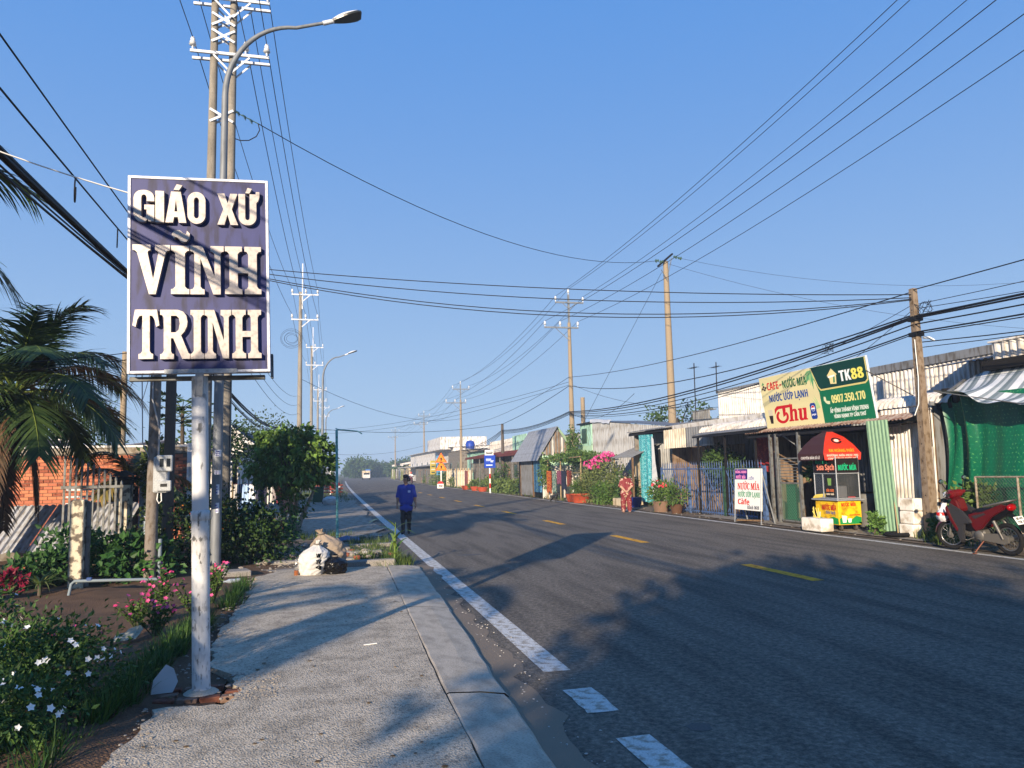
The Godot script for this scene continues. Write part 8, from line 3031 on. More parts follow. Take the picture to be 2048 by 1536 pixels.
	b.lathe(Vector3.ZERO, [Vector2(0.0, 0.0), Vector2(0.036, 0.0), Vector2(0.037, 0.08), Vector2(0.0, 0.082)], 12)
	part("tea", b, mat("tea", Color(0.55, 0.30, 0.10), 0.2), t)
	b = MB.new()
	b.lathe(Vector3.ZERO, [Vector2(0.04, 0.0), Vector2(0.04, 0.2), Vector2(0.015, 0.26), Vector2(0.015, 0.29)], 12)
	part("glass", b, _glass(), t)
	t = thing("water_bottle", "crushed clear plastic bottle lying by the slab edge", "bottle", V(-1.3, 0.12, -12.9), 0.4)
	b = MB.new()
	b.lathe(Vector3.ZERO, [Vector2(0.0, 0.0), Vector2(0.035, 0.0), Vector2(0.03, 0.1), Vector2(0.036, 0.17), Vector2(0.014, 0.22), Vector2(0.014, 0.25), Vector2(0.0, 0.25)], 10, Basis(V(0, 0, 1), PI / 2))
	part("bottle", b, mat("pet", Color(0.62, 0.66, 0.7), 0.2), t)
	# rubble: broken kerb lengths and stones
	var cm := mat("rubble_concrete", Color(0.60, 0.58, 0.55), 0.95, T.pits, 1.0, T.n_rough, 0.8)
	var kl := [[V(0.62, 0.1, -14.35), V(0.95, 0.16, 0.2), 0.03, "long broken kerb length behind the sacks"], [V(1.12, 0.1, -14.32), V(0.2, 0.17, 0.22), -0.05, "short kerb block beside the maize plant"], [V(-0.4, 0.05, -15.6), V(1.9, 0.1, 0.3), 0.02, "flat concrete strip across the rubble"], [V(0.5, 0.06, -16.8), V(1.3, 0.1, 0.25), -0.08, "second flat concrete strip across the rubble"], [V(0.9, 0.06, -18.4), V(1.2, 0.09, 0.24), 0.05, "third flat concrete strip near the turquoise pole"], [V(-0.7, 0.03, -14.5), V(0.9, 0.06, 0.3), -0.03, "cracked slab piece left of the white sack"], [V(-1.5, 0.1, -13.9), V(0.5, 0.12, 0.4), 0.3, "rough concrete lump at the lamp footing"]]
	for q in kl:
		b = MB.new()
		b.cbox(Vector3.ZERO, q[1], 0.02)
		solo("concrete_block", b, cm, q[3], "concrete block", q[0], q[2])
	var meshes := [stone_mesh(11), stone_mesh(12), stone_mesh(13)]
	for i in 70:
		var s := rf(0.05, 0.11)
		var o := solo("rubble_stone", meshes[i % 3], [M.stone, M.stone_pale, cm, M.brick_dark][i % 7 if i % 7 < 3 else 0] if i % 9 else M.brick_dark, "lump of grey rubble on the dirt behind the sacks", "stone", V(-0.1 + rng.randfn(0, 0.75), 0.07 + rf(0, 0.05), -16.2 + rng.randfn(0, 0.9)), rf(0, TAU), "rubble stones behind the sacks")
		o.scale = V(s * rf(0.8, 1.3), s * 0.75, s)
	b = MB.new()
	b.sheet([[V(-0.3, 0.0, 0), V(0.0, 0.06, 0.02), V(0.3, 0.02, 0)], [V(-0.32, 0.05, -0.2), V(0, 0.14, -0.25), V(0.35, 0.06, -0.22)], [V(-0.25, 0.0, -0.5), V(0.05, 0.08, -0.5), V(0.3, 0.0, -0.45)]])
	solo("blue_sheet", b, ink(Color(0.22, 0.33, 0.48)), "crumpled blue plastic sheet at the foot of the turquoise pole", "plastic sheet", V(0.5, 0.06, -19.6))
	b = MB.new()
	b.cbox(V(0, 0.22, 0), V(0.5, 0.45, 0.04), 0.01)
	var ob := solo("brown_board", b, mat("board_rust", Color(0.42, 0.22, 0.12), 0.85, T.grime, 0.8), "rusty brown board leaning by the leafy tree trunk", "board", V(-1.35, 0.05, -22.2), 0.3)
	ob.rotation.x = -0.25
	# bin and far sack
	t = thing("wheeled_bin", "green wheeled rubbish bin on the far pavement", "bin", V(-0.45, 0.05, -44.5))
	b = MB.new()
	b.sheet([[V(-0.24, 0.1, 0.24), V(0.24, 0.1, 0.24), V(0.24, 0.1, -0.24), V(-0.24, 0.1, -0.24), V(-0.24, 0.1, 0.24)], [V(-0.3, 0.85, 0.32), V(0.3, 0.85, 0.32), V(0.3, 0.85, -0.32), V(-0.3, 0.85, -0.32), V(-0.3, 0.85, 0.32)]], false)
	var gm := mat("bin_green", Color(0.05, 0.27, 0.16), 0.6)
	part("body", b, gm, t)
	b = MB.new()
	b.cbox(V(0, 0.9, 0), V(0.66, 0.08, 0.7), 0.025)
	part("lid", b, gm, t)
	for x in [-0.25, 0.25]:
		b = MB.new()
		b.lathe(V(x, 0.1, -0.24), [Vector2(0.0, -0.03), Vector2(0.1, -0.03), Vector2(0.1, 0.03), Vector2(0.0, 0.03)], 12, Basis(V(0, 0, 1), PI / 2))
		part("wheel", b, M.black_rubber, t)
	sack("rubbish_sack", "small white sack beside the green bin", V(0.2, 0.05, -42.6), 0.33, 0.55, sm, 9, 0.05)
	# litter
	b = MB.new()
	b.sheet([[V(-0.1, 0.0, 0.0), V(0.06, 0.01, 0.02)], [V(-0.09, 0.1, -0.03), V(0.09, 0.08, -0.02)], [V(-0.01, 0.2, -0.08), V(0.05, 0.17, -0.06)]])
	solo("paper_scrap", b, ink(Color(0.7, 0.7, 0.7)), "white torn plastic scrap by the sign pole footing", "litter", V(-1.2, 0.09, -6.6))
	b = MB.new()
	b.sheet([[V(-0.12, 0, 0), V(0.1, 0.02, 0)], [V(-0.1, 0.06, -0.08), V(0.12, 0.05, -0.07)], [V(-0.06, 0.02, -0.16), V(0.14, 0.09, -0.15)], [V(-0.02, 0.08, -0.24), V(0.1, 0.12, -0.2)]])
	solo("food_wrapper", b, mat("wrapper", Color(0.62, 0.62, 0.55), 0.5, T.grime, 2.0), "crumpled pale food packet on the soil by the pink flowers", "litter", V(-1.95, 0.12, -8.6))
	b = MB.new()
	b.box(Vector3.ZERO, V(0.13, 0.006, 0.014))
	solo("plastic_strip", b, M.sheet_white, "thin white plastic strip on the sidewalk", "litter", V(0.42, 0.105, -7.75), 0.25)
	b = MB.new()
	b.cbox(Vector3.ZERO, V(1.6, 0.3, 0.5), 0.03)
	solo("concrete_ledge", b, M.old_concrete, "low concrete ledge at the bottom left corner of the picture", "ledge", V(-2.12, -0.09, -4.95))


func _drape_rows(a: Vector3, d: Vector3, drop: float, folds: float, depth: float) -> Array:
	var rows := []
	for j in 6:
		var row := []
		for i in 11:
			var u := i / 10.0
			var v := j / 5.0
			row.append(a.lerp(d, u) + V(0, -drop * v * (1.0 + 0.05 * sin(u * 8.0)), sin(u * folds * TAU) * depth * (0.4 + v)))
		rows.append(row)
	return rows


func sack(called: String, label: String, p: Vector3, r: float, h: float, mt: Material, sd: int, lean: float) -> Node3D:
	var t := thing(called, label, "sack", p)
	var n := FastNoiseLite.new()
	n.seed = sd
	n.frequency = 2.6
	var b := MB.new()
	var rows := []
	for i in 25:
		var f := i / 24.0
		var rad := r * (0.86 + 0.3 * sin(PI * minf(f * 1.1, 1.0)) - 0.75 * smoothstep(0.62, 0.93, f) + 0.14 * smoothstep(0.93, 1.0, f))
		var row := []
		for k in 41:
			var a := TAU * (k % 40) / 40.0
			var d := V(cos(a), f * h / r, -sin(a))
			var w := 1.0 + 0.2 * n.get_noise_3d(d.x * 1.2, d.y, d.z * 1.2) + 0.13 * absf(n.get_noise_3d(d.x * 3.2, d.y * 2.4, d.z * 3.2)) + 0.07 * n.get_noise_3d(d.x * 7, d.y * 5, d.z * 7) + 0.07 * sin(a * 7 + sd) * smoothstep(0.55, 0.9, f)
			row.append(V(cos(a) * rad * w + lean * f * f, f * h * (1.0 + 0.06 * n.get_noise_2d(a * 2.0, 3.0)), -sin(a) * rad * w * 0.85))
		rows.append(row)
	b.sheet(rows)
	part("bag", b, mt, t)
	b = MB.new()
	b.lathe(V(lean * 0.86, h * 0.9, 0), [Vector2(r * 0.3, -0.01), Vector2(r * 0.34, 0.0), Vector2(r * 0.3, 0.012)], 12)
	part("tie", b, mat("tie_string", Color(0.45, 0.42, 0.38), 0.8), t)
	return t


# ---- vegetation ------------------------------------------------------------------

func rdir() -> Vector3:
	var v := V(rng.randfn(), rng.randfn(), rng.randfn())
	return v.normalized() if v.length() > 0.01 else Vector3.UP


# leaves in clumps through an ellipsoid
func leaves(b: MB, c: Vector3, r: Vector3, clumps: int, per: int, ln: float, w: float, c0: Color, c1: Color, spread := 0.22, hang := 0.3, shell := 0.55) -> void:
	b.colored = true
	for i in clumps:
		var d := rdir()
		var k := lerpf(shell, 1.0, sqrt(rng.randf()))
		var cc := c + d * r * k
		var tone := rng.randf()
		for j in per:
			var p := cc + V(rng.randfn(), rng.randfn(), rng.randfn()) * r * spread
			var dir := ((p - c) / r * 0.7 + rdir() * 0.8 + V(0, -hang, 0)).normalized()
			var side := dir.cross(rdir()).normalized()
			var q := clampf(tone * 0.6 + rf(0, 0.5), 0, 1)
			b.col = c0.lerp(c1, q)
			var s := rf(0.7, 1.25)
			b.leaf(p, dir, side, ln * s, w * s)


func limbs(b: MB, base: Vector3, tips: Array, r0: float, bend := 0.2) -> void:
	for tp in tips:
		var m: Vector3 = base.lerp(tp, 0.5) + V(rf(-bend, bend), rf(0, bend), rf(-bend, bend))
		b.tube([base, base.lerp(m, 0.55) + V(rf(-0.03, 0.03), 0, rf(-0.03, 0.03)), m, tp], [r0, r0 * 0.8, r0 * 0.55, r0 * 0.2], 6)


func tree(label: String, p: Vector3, trunk_h: float, tr: float, cr: Vector3, clumps: int, per: int, ln: float, c0: Color, c1: Color, called := "tree", group := "", bark: Material = null, category := "tree") -> Node3D:
	var t := thing(called, label, category, p, 0.0, group)
	var b := MB.new()
	var top := V(rf(-0.1, 0.1), trunk_h, rf(-0.1, 0.1))
	b.tube([V(0, -0.1, 0), V(rf(-0.05, 0.05), trunk_h * 0.5, rf(-0.05, 0.05)), top], [tr * 1.25, tr, tr * 0.8], 8)
	var tips := []
	for i in 6:
		var d := rdir()
		d.y = absf(d.y) * 0.8 + 0.15
		tips.append(V(0, trunk_h + cr.y * 0.6, 0) + d * cr * 0.75)
	limbs(b, top, tips, tr * 0.6)
	part("trunk", b, bark if bark else M.bark_grey, t)
	b = MB.new()
	leaves(b, V(0, trunk_h + cr.y * 0.75, 0), cr, clumps, per, ln, ln * 0.28, c0, c1)
	part("crown", b, M.leaf, t)
	return t


func bush(label: String, p: Vector3, r: Vector3, clumps: int, per: int, ln: float, c0: Color, c1: Color, called := "shrub", wf := 0.3, group := "") -> Node3D:
	var t := thing(called, label, "shrub", p, 0.0, group)
	var b := MB.new()
	var tips := []
	for i in 7:
		var d := rdir()
		d.y = absf(d.y) + 0.3
		tips.append(d.normalized() * r * 0.8)
	limbs(b, V(0, -0.05, 0), tips, 0.018, 0.05)
	part("stems", b, M.bark_grey, t)
	b = MB.new()
	leaves(b, V(0, r.y * 0.9, 0), r, clumps, per, ln, ln * wf, c0, c1, 0.2, 0.1, 0.45)
	part("foliage", b, M.leaf, t)
	return t


func blossoms(b: MB, c: Vector3, r: Vector3, n: int, s: float, cols: Array, up := 0.2) -> void:
	b.colored = true
	for i in n:
		var d := rdir()
		d.y = absf(d.y) * 0.9 + up
		var p := c + d.normalized() * r * rf(0.9, 1.08)
		var m := (d + V(0, 0.2, 0.5)).normalized()
		var x := m.cross(Vector3.UP).normalized()
		var y := x.cross(m)
		b.col = cols[rng.randi() % cols.size()]
		for k in 5:
			var a := TAU * k / 5.0 + i
			var e := x * cos(a) + y * sin(a)
			b.leaf(p, (e + m * 0.3).normalized(), e.cross(m).normalized(), s, s * 0.42, 0.1)


# separate flowers on a shrub, all sharing one mesh
func flower_parts(parent: Node, c: Vector3, r: Vector3, n: int, s: float, color: Color, up := 0.2) -> void:
	if not T.has("flower"):
		var f := MB.new()
		for k in 5:
			var e := V(cos(TAU * k / 5.0), sin(TAU * k / 5.0), 0)
			f.leaf(Vector3.ZERO, (e + V(0, 0, 0.3)).normalized(), e.cross(V(0, 0, 1)), 1.0, 0.42, 0.1)
		T["flower"] = f.mesh()
	for i in n:
		var d := rdir()
		d.y = absf(d.y) * 0.9 + up
		var m := (d + V(0, 0.2, 0.5)).normalized()
		var x := Vector3.UP.cross(m).normalized()
		part("flower", T.flower, ink(color.linear_to_srgb()), parent, Transform3D(Basis(x, m.cross(x), m).rotated(m, i * 1.3).scaled(V(s, s, s) * rf(0.8, 1.2)), c + d.normalized() * r * rf(0.9, 1.08)))


# one pinnate palm frond
func frond(rach: MB, lf: MB, base: Vector3, az: float, elev: float, ln: float, droop: float, leaflet: float, c0: Color, c1: Color, n := 38) -> void:
	var d := V(cos(az) * cos(elev), sin(elev), sin(az) * cos(elev))
	var p := base
	var path := [p]
	var rad := [0.028]
	var segs := 12
	var prev := []
	for i in segs:
		d = (d + V(0, -droop / segs * (0.4 + 1.3 * i / segs), 0)).normalized()
		p += d * (ln / segs)
		path.append(p)
		rad.append(0.026 * (1.0 - 0.85 * (i + 1) / segs))
		prev.append(d)
	rach.tube(path, rad, 5)
	var sd := V(-sin(az), 0, cos(az))
	for i in n:
		var f := lerpf(0.14, 1.0, float(i) / (n - 1))
		var k := mini(int(f * segs), segs - 1)
		var q: Vector3 = path[k].lerp(path[k + 1], f * segs - k)
		var tdir: Vector3 = prev[k]
		var l := leaflet * (0.45 + 0.75 * sin(PI * clampf(f * 0.8 + 0.12, 0, 1))) * rf(0.85, 1.1)
		for s in [-1.0, 1.0]:
			lf.col = c0.lerp(c1, rng.randf())
			var ld: Vector3 = (sd * s * 0.8 + tdir * (0.5 + 0.5 * f) + V(0, rf(0.0, 0.25), 0)).normalized()
			lf.blade(q, ld, tdir.cross(ld).cross(ld).normalized(), l, 0.026, rf(0.5, 1.0), 3)


func palm(label: String, p: Vector3, h: float, tr: float, fronds: int, ln: float, dead: int, c0: Color, c1: Color, lean := Vector3.ZERO) -> Node3D:
	var t := thing("palm_tree", label, "palm tree", p)
	var b := MB.new()
	var path := []
	var rr := []
	for i in 25:
		var f := i / 24.0
		path.append(lean * f * f + V(0, f * h, 0))
		rr.append(tr * (1.15 - 0.25 * f) * (1.06 if i % 2 else 0.96))
	b.tube(path, rr, 12)
	part("trunk", b, M.bark_palm, t)
	var top := lean + V(0, h, 0)
	for i in fronds:
		var ra := MB.new()
		var lf := MB.new()
		lf.colored = true
		var az := i * 2.399 + rf(-0.2, 0.2)
		var el := lerpf(1.25, -0.1, float(i) / fronds)
		frond(ra, lf, top + V(0, 0.1, 0), az, el, ln * rf(0.85, 1.1), lerpf(1.1, 1.7, rng.randf()), ln * 0.34, c0, c1, 54)
		var r := part("frond", ra, mat("rachis", Color(0.36, 0.42, 0.16), 0.6), t)
		part("leaflets", lf, M.leaf, r)
	for i in dead:
		var ra := MB.new()
		var lf := MB.new()
		lf.colored = true
		frond(ra, lf, top - V(0, rf(0.0, 0.5), 0), i * 2.1 + rf(-0.3, 0.3), -1.05, ln * rf(0.55, 0.85), 2.6, ln * 0.16, Color(0.04, 0.026, 0.018), Color(0.1, 0.06, 0.036), 30)
		var r := part("dead_frond", ra, M.frond_dry, t)
		part("leaflets", lf, M.leaf_dry, r)
	return t


func grass(called: String, label: String, spots: Array, per: int, h: float, w: float, c0: Color, c1: Color, spread := 0.08) -> void:
	var b := MB.new()
	b.colored = true
	for s in spots:
		for i in per:
			b.col = c0.lerp(c1, rng.randf())
			var a := rf(0, TAU)
			var out := V(cos(a), 0, sin(a))
			var d := (V(0, 1, 0) + out * rf(0.1, 0.7)).normalized()
			b.blade(s + out * rf(0, spread) + V(0, -0.01, 0), d, d.cross(out).normalized() if d.cross(out).length() > 0.01 else V(1, 0, 0), h * rf(0.6, 1.2), w, rf(0.3, 1.2), 3)
	var o := solo(called, b, M.leaf, label, "grass")
	o.set_meta("kind", "stuff")


func build_plants() -> void:
	var b: MB
	var t: Node3D
	var dg0 := Color(0.018, 0.04, 0.012)
	var dg1 := Color(0.06, 0.11, 0.028)
	# palms
	palm("dark green palm with drooping dead brown fronds at the left edge", V(-6.2, 0, -16.7), 3.3, 0.13, 26, 2.5, 10, Color(0.016, 0.038, 0.014), Color(0.06, 0.1, 0.03), V(0.35, 0, 0.1))
	palm("taller palm just outside the left edge with frond tips in view", V(-5.85, 0, -9.9), 4.6, 0.13, 20, 2.5, 3, Color(0.02, 0.045, 0.016), Color(0.07, 0.12, 0.03))
	palm("small yellowing palm behind the gate pillar", V(-4.1, 0, -18.6), 1.55, 0.07, 9, 1.35, 2, Color(0.07, 0.08, 0.02), Color(0.22, 0.16, 0.05))
	# papaya and trees behind the wall
	t = thing("papaya_tree", "papaya tree with lobed leaf tufts behind the meter pole", "tree", V(-4.35, 0, -25.5))
	b = MB.new()
	b.tube([V(0, 0, 0), V(0.03, 2.0, 0), V(0, 3.9, 0)], [0.09, 0.07, 0.05], 8)
	part("trunk", b, M.bark_grey, t)
	b = MB.new()
	b.colored = true
	for i in 26:
		var d := V(cos(i * 2.4), rf(-0.25, 0.8), sin(i * 2.4)).normalized()
		var q := V(0, 3.9 - (i % 5) * 0.12, 0) + d * rf(0.5, 0.8)
		b.col = Color(0.08, 0.1, 0.03)
		b.tube([V(0, 3.85 - (i % 5) * 0.12, 0), q], 0.012, 4)
		for k in 9:
			b.col = dg0.lerp(dg1, rng.randf())
			var a := (k - 4) * 0.42
			var sd := d.cross(Vector3.UP).normalized()
			b.leaf(q, (d * cos(a) + sd * sin(a) + V(0, -0.25, 0)).normalized(), Vector3.UP.cross(d).rotated(d, 0.3).normalized(), 0.34, 0.06)
	part("crown", b, M.leaf, t)
	tree("dark leafy tree above the brick wall end", V(-3.7, 0, -29), 2.0, 0.1, V(1.3, 0.9, 1.2), 50, 26, 0.16, dg0, dg1)
	tree("grey-green tree far behind the hip roofs", V(-17.5, 0, -58), 4.0, 0.25, V(2.6, 2.3, 2.4), 70, 30, 0.26, Color(0.05, 0.075, 0.04), Color(0.1, 0.13, 0.07))
	tree("second grey-green tree far behind the palm", V(-24, 0, -60), 4.2, 0.3, V(3.2, 2.6, 2.6), 70, 30, 0.28, Color(0.04, 0.065, 0.035), Color(0.09, 0.12, 0.06))
	tree("dark tree behind the palm crown", V(-11.5, 0, -38), 2.6, 0.2, V(2.2, 1.5, 2), 60, 28, 0.22, dg0, dg1)
	tree("tree beside the dark-tiled gable house", V(-3.6, 0, -50), 2.6, 0.15, V(1.7, 1.6, 1.7), 60, 28, 0.2, dg0, Color(0.07, 0.1, 0.03))
	tree("low tree behind the white boundary wall", V(-5.2, 0, -45), 2.2, 0.15, V(1.9, 1.3, 1.7), 60, 26, 0.2, dg0, dg1)
	# the leafy street tree
	t = thing("street_tree", "bushy bright green young tree with pale forked trunks on the verge", "tree", V(-0.95, 0, -23.4))
	b = MB.new()
	for q in [[-0.12, -0.42, 1.5], [0.05, 0.1, 1.5], [0.14, 0.5, 1.35], [0.0, -0.1, 1.7]]:
		b.tube([V(q[0] * 0.8, -0.05, 0), V(q[0] + q[1] * 0.25, 0.5, rf(-0.05, 0.05)), V(q[0] + q[1], q[2], rf(-0.2, 0.2))], [0.075, 0.06, 0.04], 8)
	part("trunk", b, M.bark_white, t)
	b = MB.new()
	for i in 12:
		var d := rdir()
		d.y = absf(d.y) + 0.1
		b.tube([V(rf(-0.4, 0.4), 1.4, rf(-0.2, 0.2)), V(0, 2.1, 0) + d * V(0.9, 0.7, 0.8)], [0.03, 0.008], 5)
	part("branches", b, M.bark_grey, t)
	b = MB.new()
	for q in [[V(-0.35, 2.55, 0), V(0.65, 0.5, 0.6), 50], [V(0.4, 2.35, 0.1), V(0.6, 0.55, 0.6), 46], [V(0.75, 1.95, 0), V(0.42, 0.42, 0.45), 26], [V(-0.75, 2.0, 0.1), V(0.5, 0.5, 0.5), 34], [V(0.0, 1.75, 0.2), V(0.7, 0.5, 0.6), 40], [V(0.15, 2.9, -0.1), V(0.4, 0.28, 0.4), 14], [V(-0.9, 2.75, 0), V(0.2, 0.2, 0.2), 5], [V(1.05, 2.4, 0), V(0.16, 0.2, 0.2), 5]]:
		leaves(b, q[0], q[1], q[2], 28, 0.18, 0.045, Color(0.035, 0.08, 0.016), Color(0.16, 0.27, 0.05), 0.17, 0.6, 0.4)
	leaves(b, V(-0.1, 0.95, 0.1), V(0.45, 0.35, 0.4), 14, 18, 0.14, 0.04, Color(0.03, 0.07, 0.014), Color(0.09, 0.16, 0.03), 0.3, 0.5, 0.3)
	part("crown", b, M.leaf, t)
	# hedge shrubs
	t = bush("dark ixora shrub with orange flower heads behind the lamp column", V(-2.35, 0, -15.6), V(0.95, 0.72, 0.8), 110, 34, 0.085, dg0, Color(0.05, 0.085, 0.022), "ixora_shrub", 0.36)
	b = MB.new()
	blossoms(b, V(0, 0.62, 0), V(0.95, 0.72, 0.8), 70, 0.022, [Color(0.5, 0.1, 0.02), Color(0.42, 0.16, 0.03)])
	part("flowers", b, M.petal, t).set_meta("kind", "stuff")
	t = bush("rounded dark shrub right of the lamp column", V(-1.45, 0, -15.7), V(0.62, 0.62, 0.6), 80, 34, 0.08, dg0, Color(0.05, 0.1, 0.025), "ixora_shrub", 0.36)
	b = MB.new()
	blossoms(b, V(0, 0.55, 0), V(0.62, 0.62, 0.6), 24, 0.02, [Color(0.5, 0.1, 0.02)])
	part("flowers", b, M.petal, t).set_meta("kind", "stuff")
	bush("small feathery green shrub at the right end of the hedge", V(-0.95, 0, -16.4), V(0.42, 0.48, 0.42), 60, 30, 0.09, Color(0.015, 0.06, 0.02), Color(0.04, 0.13, 0.03), "shrub", 0.14)
	bush("broad-leaved dark green shrub in front of the gate pillar", V(-3.15, 0.03, -13.9), V(0.62, 0.42, 0.5), 50, 24, 0.14, Color(0.015, 0.05, 0.014), Color(0.05, 0.13, 0.03))
	bush("leafy shrub between the iron gate and the old post", V(-4.15, 0.03, -14.6), V(0.45, 0.45, 0.4), 40, 24, 0.12, Color(0.015, 0.05, 0.014), Color(0.05, 0.12, 0.03))
	bush("low broad-leaved shrub left of the old gate post", V(-4.35, 0.03, -13.6), V(0.4, 0.3, 0.35), 30, 24, 0.12, Color(0.015, 0.05, 0.014), Color(0.05, 0.12, 0.03))
	bush("climbing shrub on the tin door", V(-3.4, 1.0, -17.0), V(0.25, 0.75, 0.2), 36, 20, 0.12, Color(0.02, 0.05, 0.014), Color(0.09, 0.12, 0.03))
	# striped rosettes
	for q in [[V(-4.75, 0.1, -13.2), "striped yellow-green rosette plant at the left edge"], [V(-4.0, 0.1, -12.6), "striped yellow-green rosette plant beside the old gate post"]]:
		t = thing("rosette_plant", q[1], "plant", q[0])
		b = MB.new()
		b.colored = true
		for i in 34:
			var a := i * 2.4
			var d := (V(cos(a), rf(0.5, 1.6), sin(a))).normalized()
			b.col = Color(0.2, 0.22, 0.07).lerp(Color(0.05, 0.1, 0.025), rng.randf())
			b.blade(V(0, 0.12, 0), d, d.cross(Vector3.UP).normalized(), rf(0.4, 0.62), 0.018, rf(0.8, 1.5), 4)
		part("blades", b, M.leaf, t)
		b = MB.new()
		b.tube([V(0, -0.02, 0), V(0, 0.14, 0)], 0.03, 6)
		part("stem", b, M.bark_grey, t)
	bush("dark crimson-leaved plant between the rosettes", V(-4.5, 0.08, -13.0), V(0.18, 0.15, 0.15), 14, 14, 0.12, Color(0.1, 0.006, 0.02), Color(0.22, 0.01, 0.04), "crimson_plant")
	# pink periwinkles
	var pk := ["tallest pink periwinkle at the back of the bed", "pink periwinkle nearest the sign pole", "pink periwinkle left of the sign pole group", "low pink periwinkle in front of the group", "pink periwinkle behind the sign pole", "single pink periwinkle among the white flowers"]
	var ps := [[V(-1.95, 0.1, -10.4), 0.52], [V(-1.42, 0.1, -9.6), 0.44], [V(-2.0, 0.1, -9.4), 0.36], [V(-1.72, 0.1, -8.9), 0.34], [V(-1.45, 0.1, -10.9), 0.52], [V(-2.2, 0.1, -7.8), 0.3]]
	for i in ps.size():
		var h: float = ps[i][1]
		t = thing("periwinkle", pk[i], "flower", ps[i][0], 0.0, "pink periwinkles")
		b = MB.new()
		b.colored = true
		var n := 16 if i < 5 else 4
		for k in n:
			var a := rf(0, TAU)
			var tip := V(cos(a) * rf(0.05, 0.26), h * rf(0.55, 1.1), sin(a) * rf(0.05, 0.24))
			b.col = Color(0.05, 0.07, 0.02)
			b.tube([V(cos(a) * 0.03, 0, sin(a) * 0.03), tip * V(0.55, 0.6, 0.55), tip], 0.005, 4)
			for j in 18:
				var f := rf(0.25, 1.0)
				b.col = Color(0.03, 0.07, 0.016).lerp(Color(0.08, 0.14, 0.03), rng.randf())
				var d := (rdir() + V(0, 0.3, 0)).normalized()
				b.leaf(tip * f, d, d.cross(rdir()).normalized(), 0.055, 0.013)
			flower_parts(t, tip + V(0, 0.01, 0), V(0.02, 0.012, 0.02), 2 if k % 3 == 0 else 1, 0.025, [Color(0.55, 0.045, 0.16), Color(0.62, 0.09, 0.24)][k % 2], 0.5)
		part("leaves", b, M.leaf, t)
	# white-flowered shrubs
	for q in [[V(-2.05, 0.04, -6.35), V(0.55, 0.36, 0.5), 150, "white-flowered glossy shrub in the bottom left corner"], [V(-2.75, 0.04, -7.0), V(0.5, 0.48, 0.5), 110, "taller white-flowered shrub at the left edge"], [V(-2.0, 0.04, -5.55), V(0.4, 0.24, 0.3), 60, "low front clump of the white-flowered shrub"]]:
		t = bush(q[3], q[0], q[1], q[2], 40, 0.05, Color(0.02, 0.055, 0.016), Color(0.08, 0.15, 0.035), "jasmine_shrub", 0.22)
		flower_parts(t, V(0, q[1].y * 0.9, 0), q[1] * 1.04, 46, 0.024, Color(0.78, 0.8, 0.78), 0.1)
	# grass border along the slab
	var sp := []
	for i in 170:
		var z := lerpf(-5.9, -9.6, i / 170.0)
		sp.append(V(lerpf(-1.52, -1.3, i / 170.0) + rng.randfn(0, 0.06), 0.09, z))
	for i in 40:
		sp.append(V(-1.18 + rng.randfn(0, 0.05), 0.08, lerpf(-10.4, -12.4, i / 40.0)))
	grass("grass_border", "strip of fine dark green grass along the broken slab edge", sp, 15, 0.26, 0.0045, Color(0.02, 0.055, 0.012), Color(0.08, 0.16, 0.03), 0.05)
	sp = []
	for i in 60:
		sp.append(V(rf(-2.6, -1.5), 0.06, rf(-5.7, -4.9)))
	grass("grass_tuft", "coarse grass at the bottom left corner", sp, 9, 0.3, 0.006, Color(0.015, 0.045, 0.012), Color(0.06, 0.12, 0.025), 0.06)
	sp = []
	for i in 90:
		sp.append(V(1.2 + rng.randfn(0, 0.16), 0.04, -14.75 + rng.randfn(0, 0.35)))
	for i in 120:
		sp.append(V(rf(0.5, 1.5), 0.04, rf(-20, -15)))
	for i in 50:
		sp.append(V(-0.3 + rng.randfn(0, 0.4), 0.04, -21.5 + rng.randfn(0, 0.5)))
	grass("verge_grass", "weedy grass on the rubble verge round the maize plant", sp, 10, 0.22, 0.006, Color(0.025, 0.055, 0.014), Color(0.12, 0.17, 0.04), 0.08)
	sp = []
	for i in 500:
		sp.append(V(rf(-3.0, 1.6), 0.04, rf(-70, -46)))
	for i in 260:
		sp.append(V(12.2 + rf(0, 0.9), 0.03, rf(-100, -33)))
	for i in 40:
		sp.append(V(12.9 + rng.randfn(0, 0.15), 0.04, -14.3 + rng.randfn(0, 0.3)))
	for i in 30:
		sp.append(V(12.45 + rng.randfn(0, 0.15), 0.04, -13.5 + rng.randfn(0, 0.2)))
	grass("roadside_grass", "tufts of grass along both far road edges", sp, 7, 0.3, 0.01, Color(0.03, 0.06, 0.015), Color(0.14, 0.18, 0.05), 0.14)
	# maize
	t = thing("maize_plant", "single young maize plant at the slab corner", "plant", V(1.22, 0.04, -14.45))
	b = MB.new()
	b.tube([V(0, 0, 0), V(0.01, 0.5, 0), V(0.02, 0.78, 0)], [0.022, 0.016, 0.006], 7)
	part("stalk", b, mat("maize_stalk", Color(0.36, 0.45, 0.18), 0.6), t)
	for i in 9:
		b = MB.new()
		b.colored = true
		b.col = Color(0.07, 0.14, 0.025).lerp(Color(0.16, 0.24, 0.05), rng.randf())
		var a := i * 2.7
		var d := V(cos(a) * 0.8, 1.1, sin(a) * 0.8).normalized()
		b.blade(V(0.01, 0.12 + i * 0.075, 0), d, d.cross(Vector3.UP).normalized(), 0.62, 0.035, rf(1.2, 2.0), 7)
		part("blade", b, M.leaf, t)
	right_plants(dg0, dg1)
	rng.seed = 77
	shade_trees(dg0, dg1)


func pot(called: String, label: String, p: Vector3, prof: Array, mt: Material, sides := 14) -> void:
	var b := MB.new()
	b.lathe(Vector3.ZERO, prof, sides)
	solo(called, b, mt, label, "pot", p)


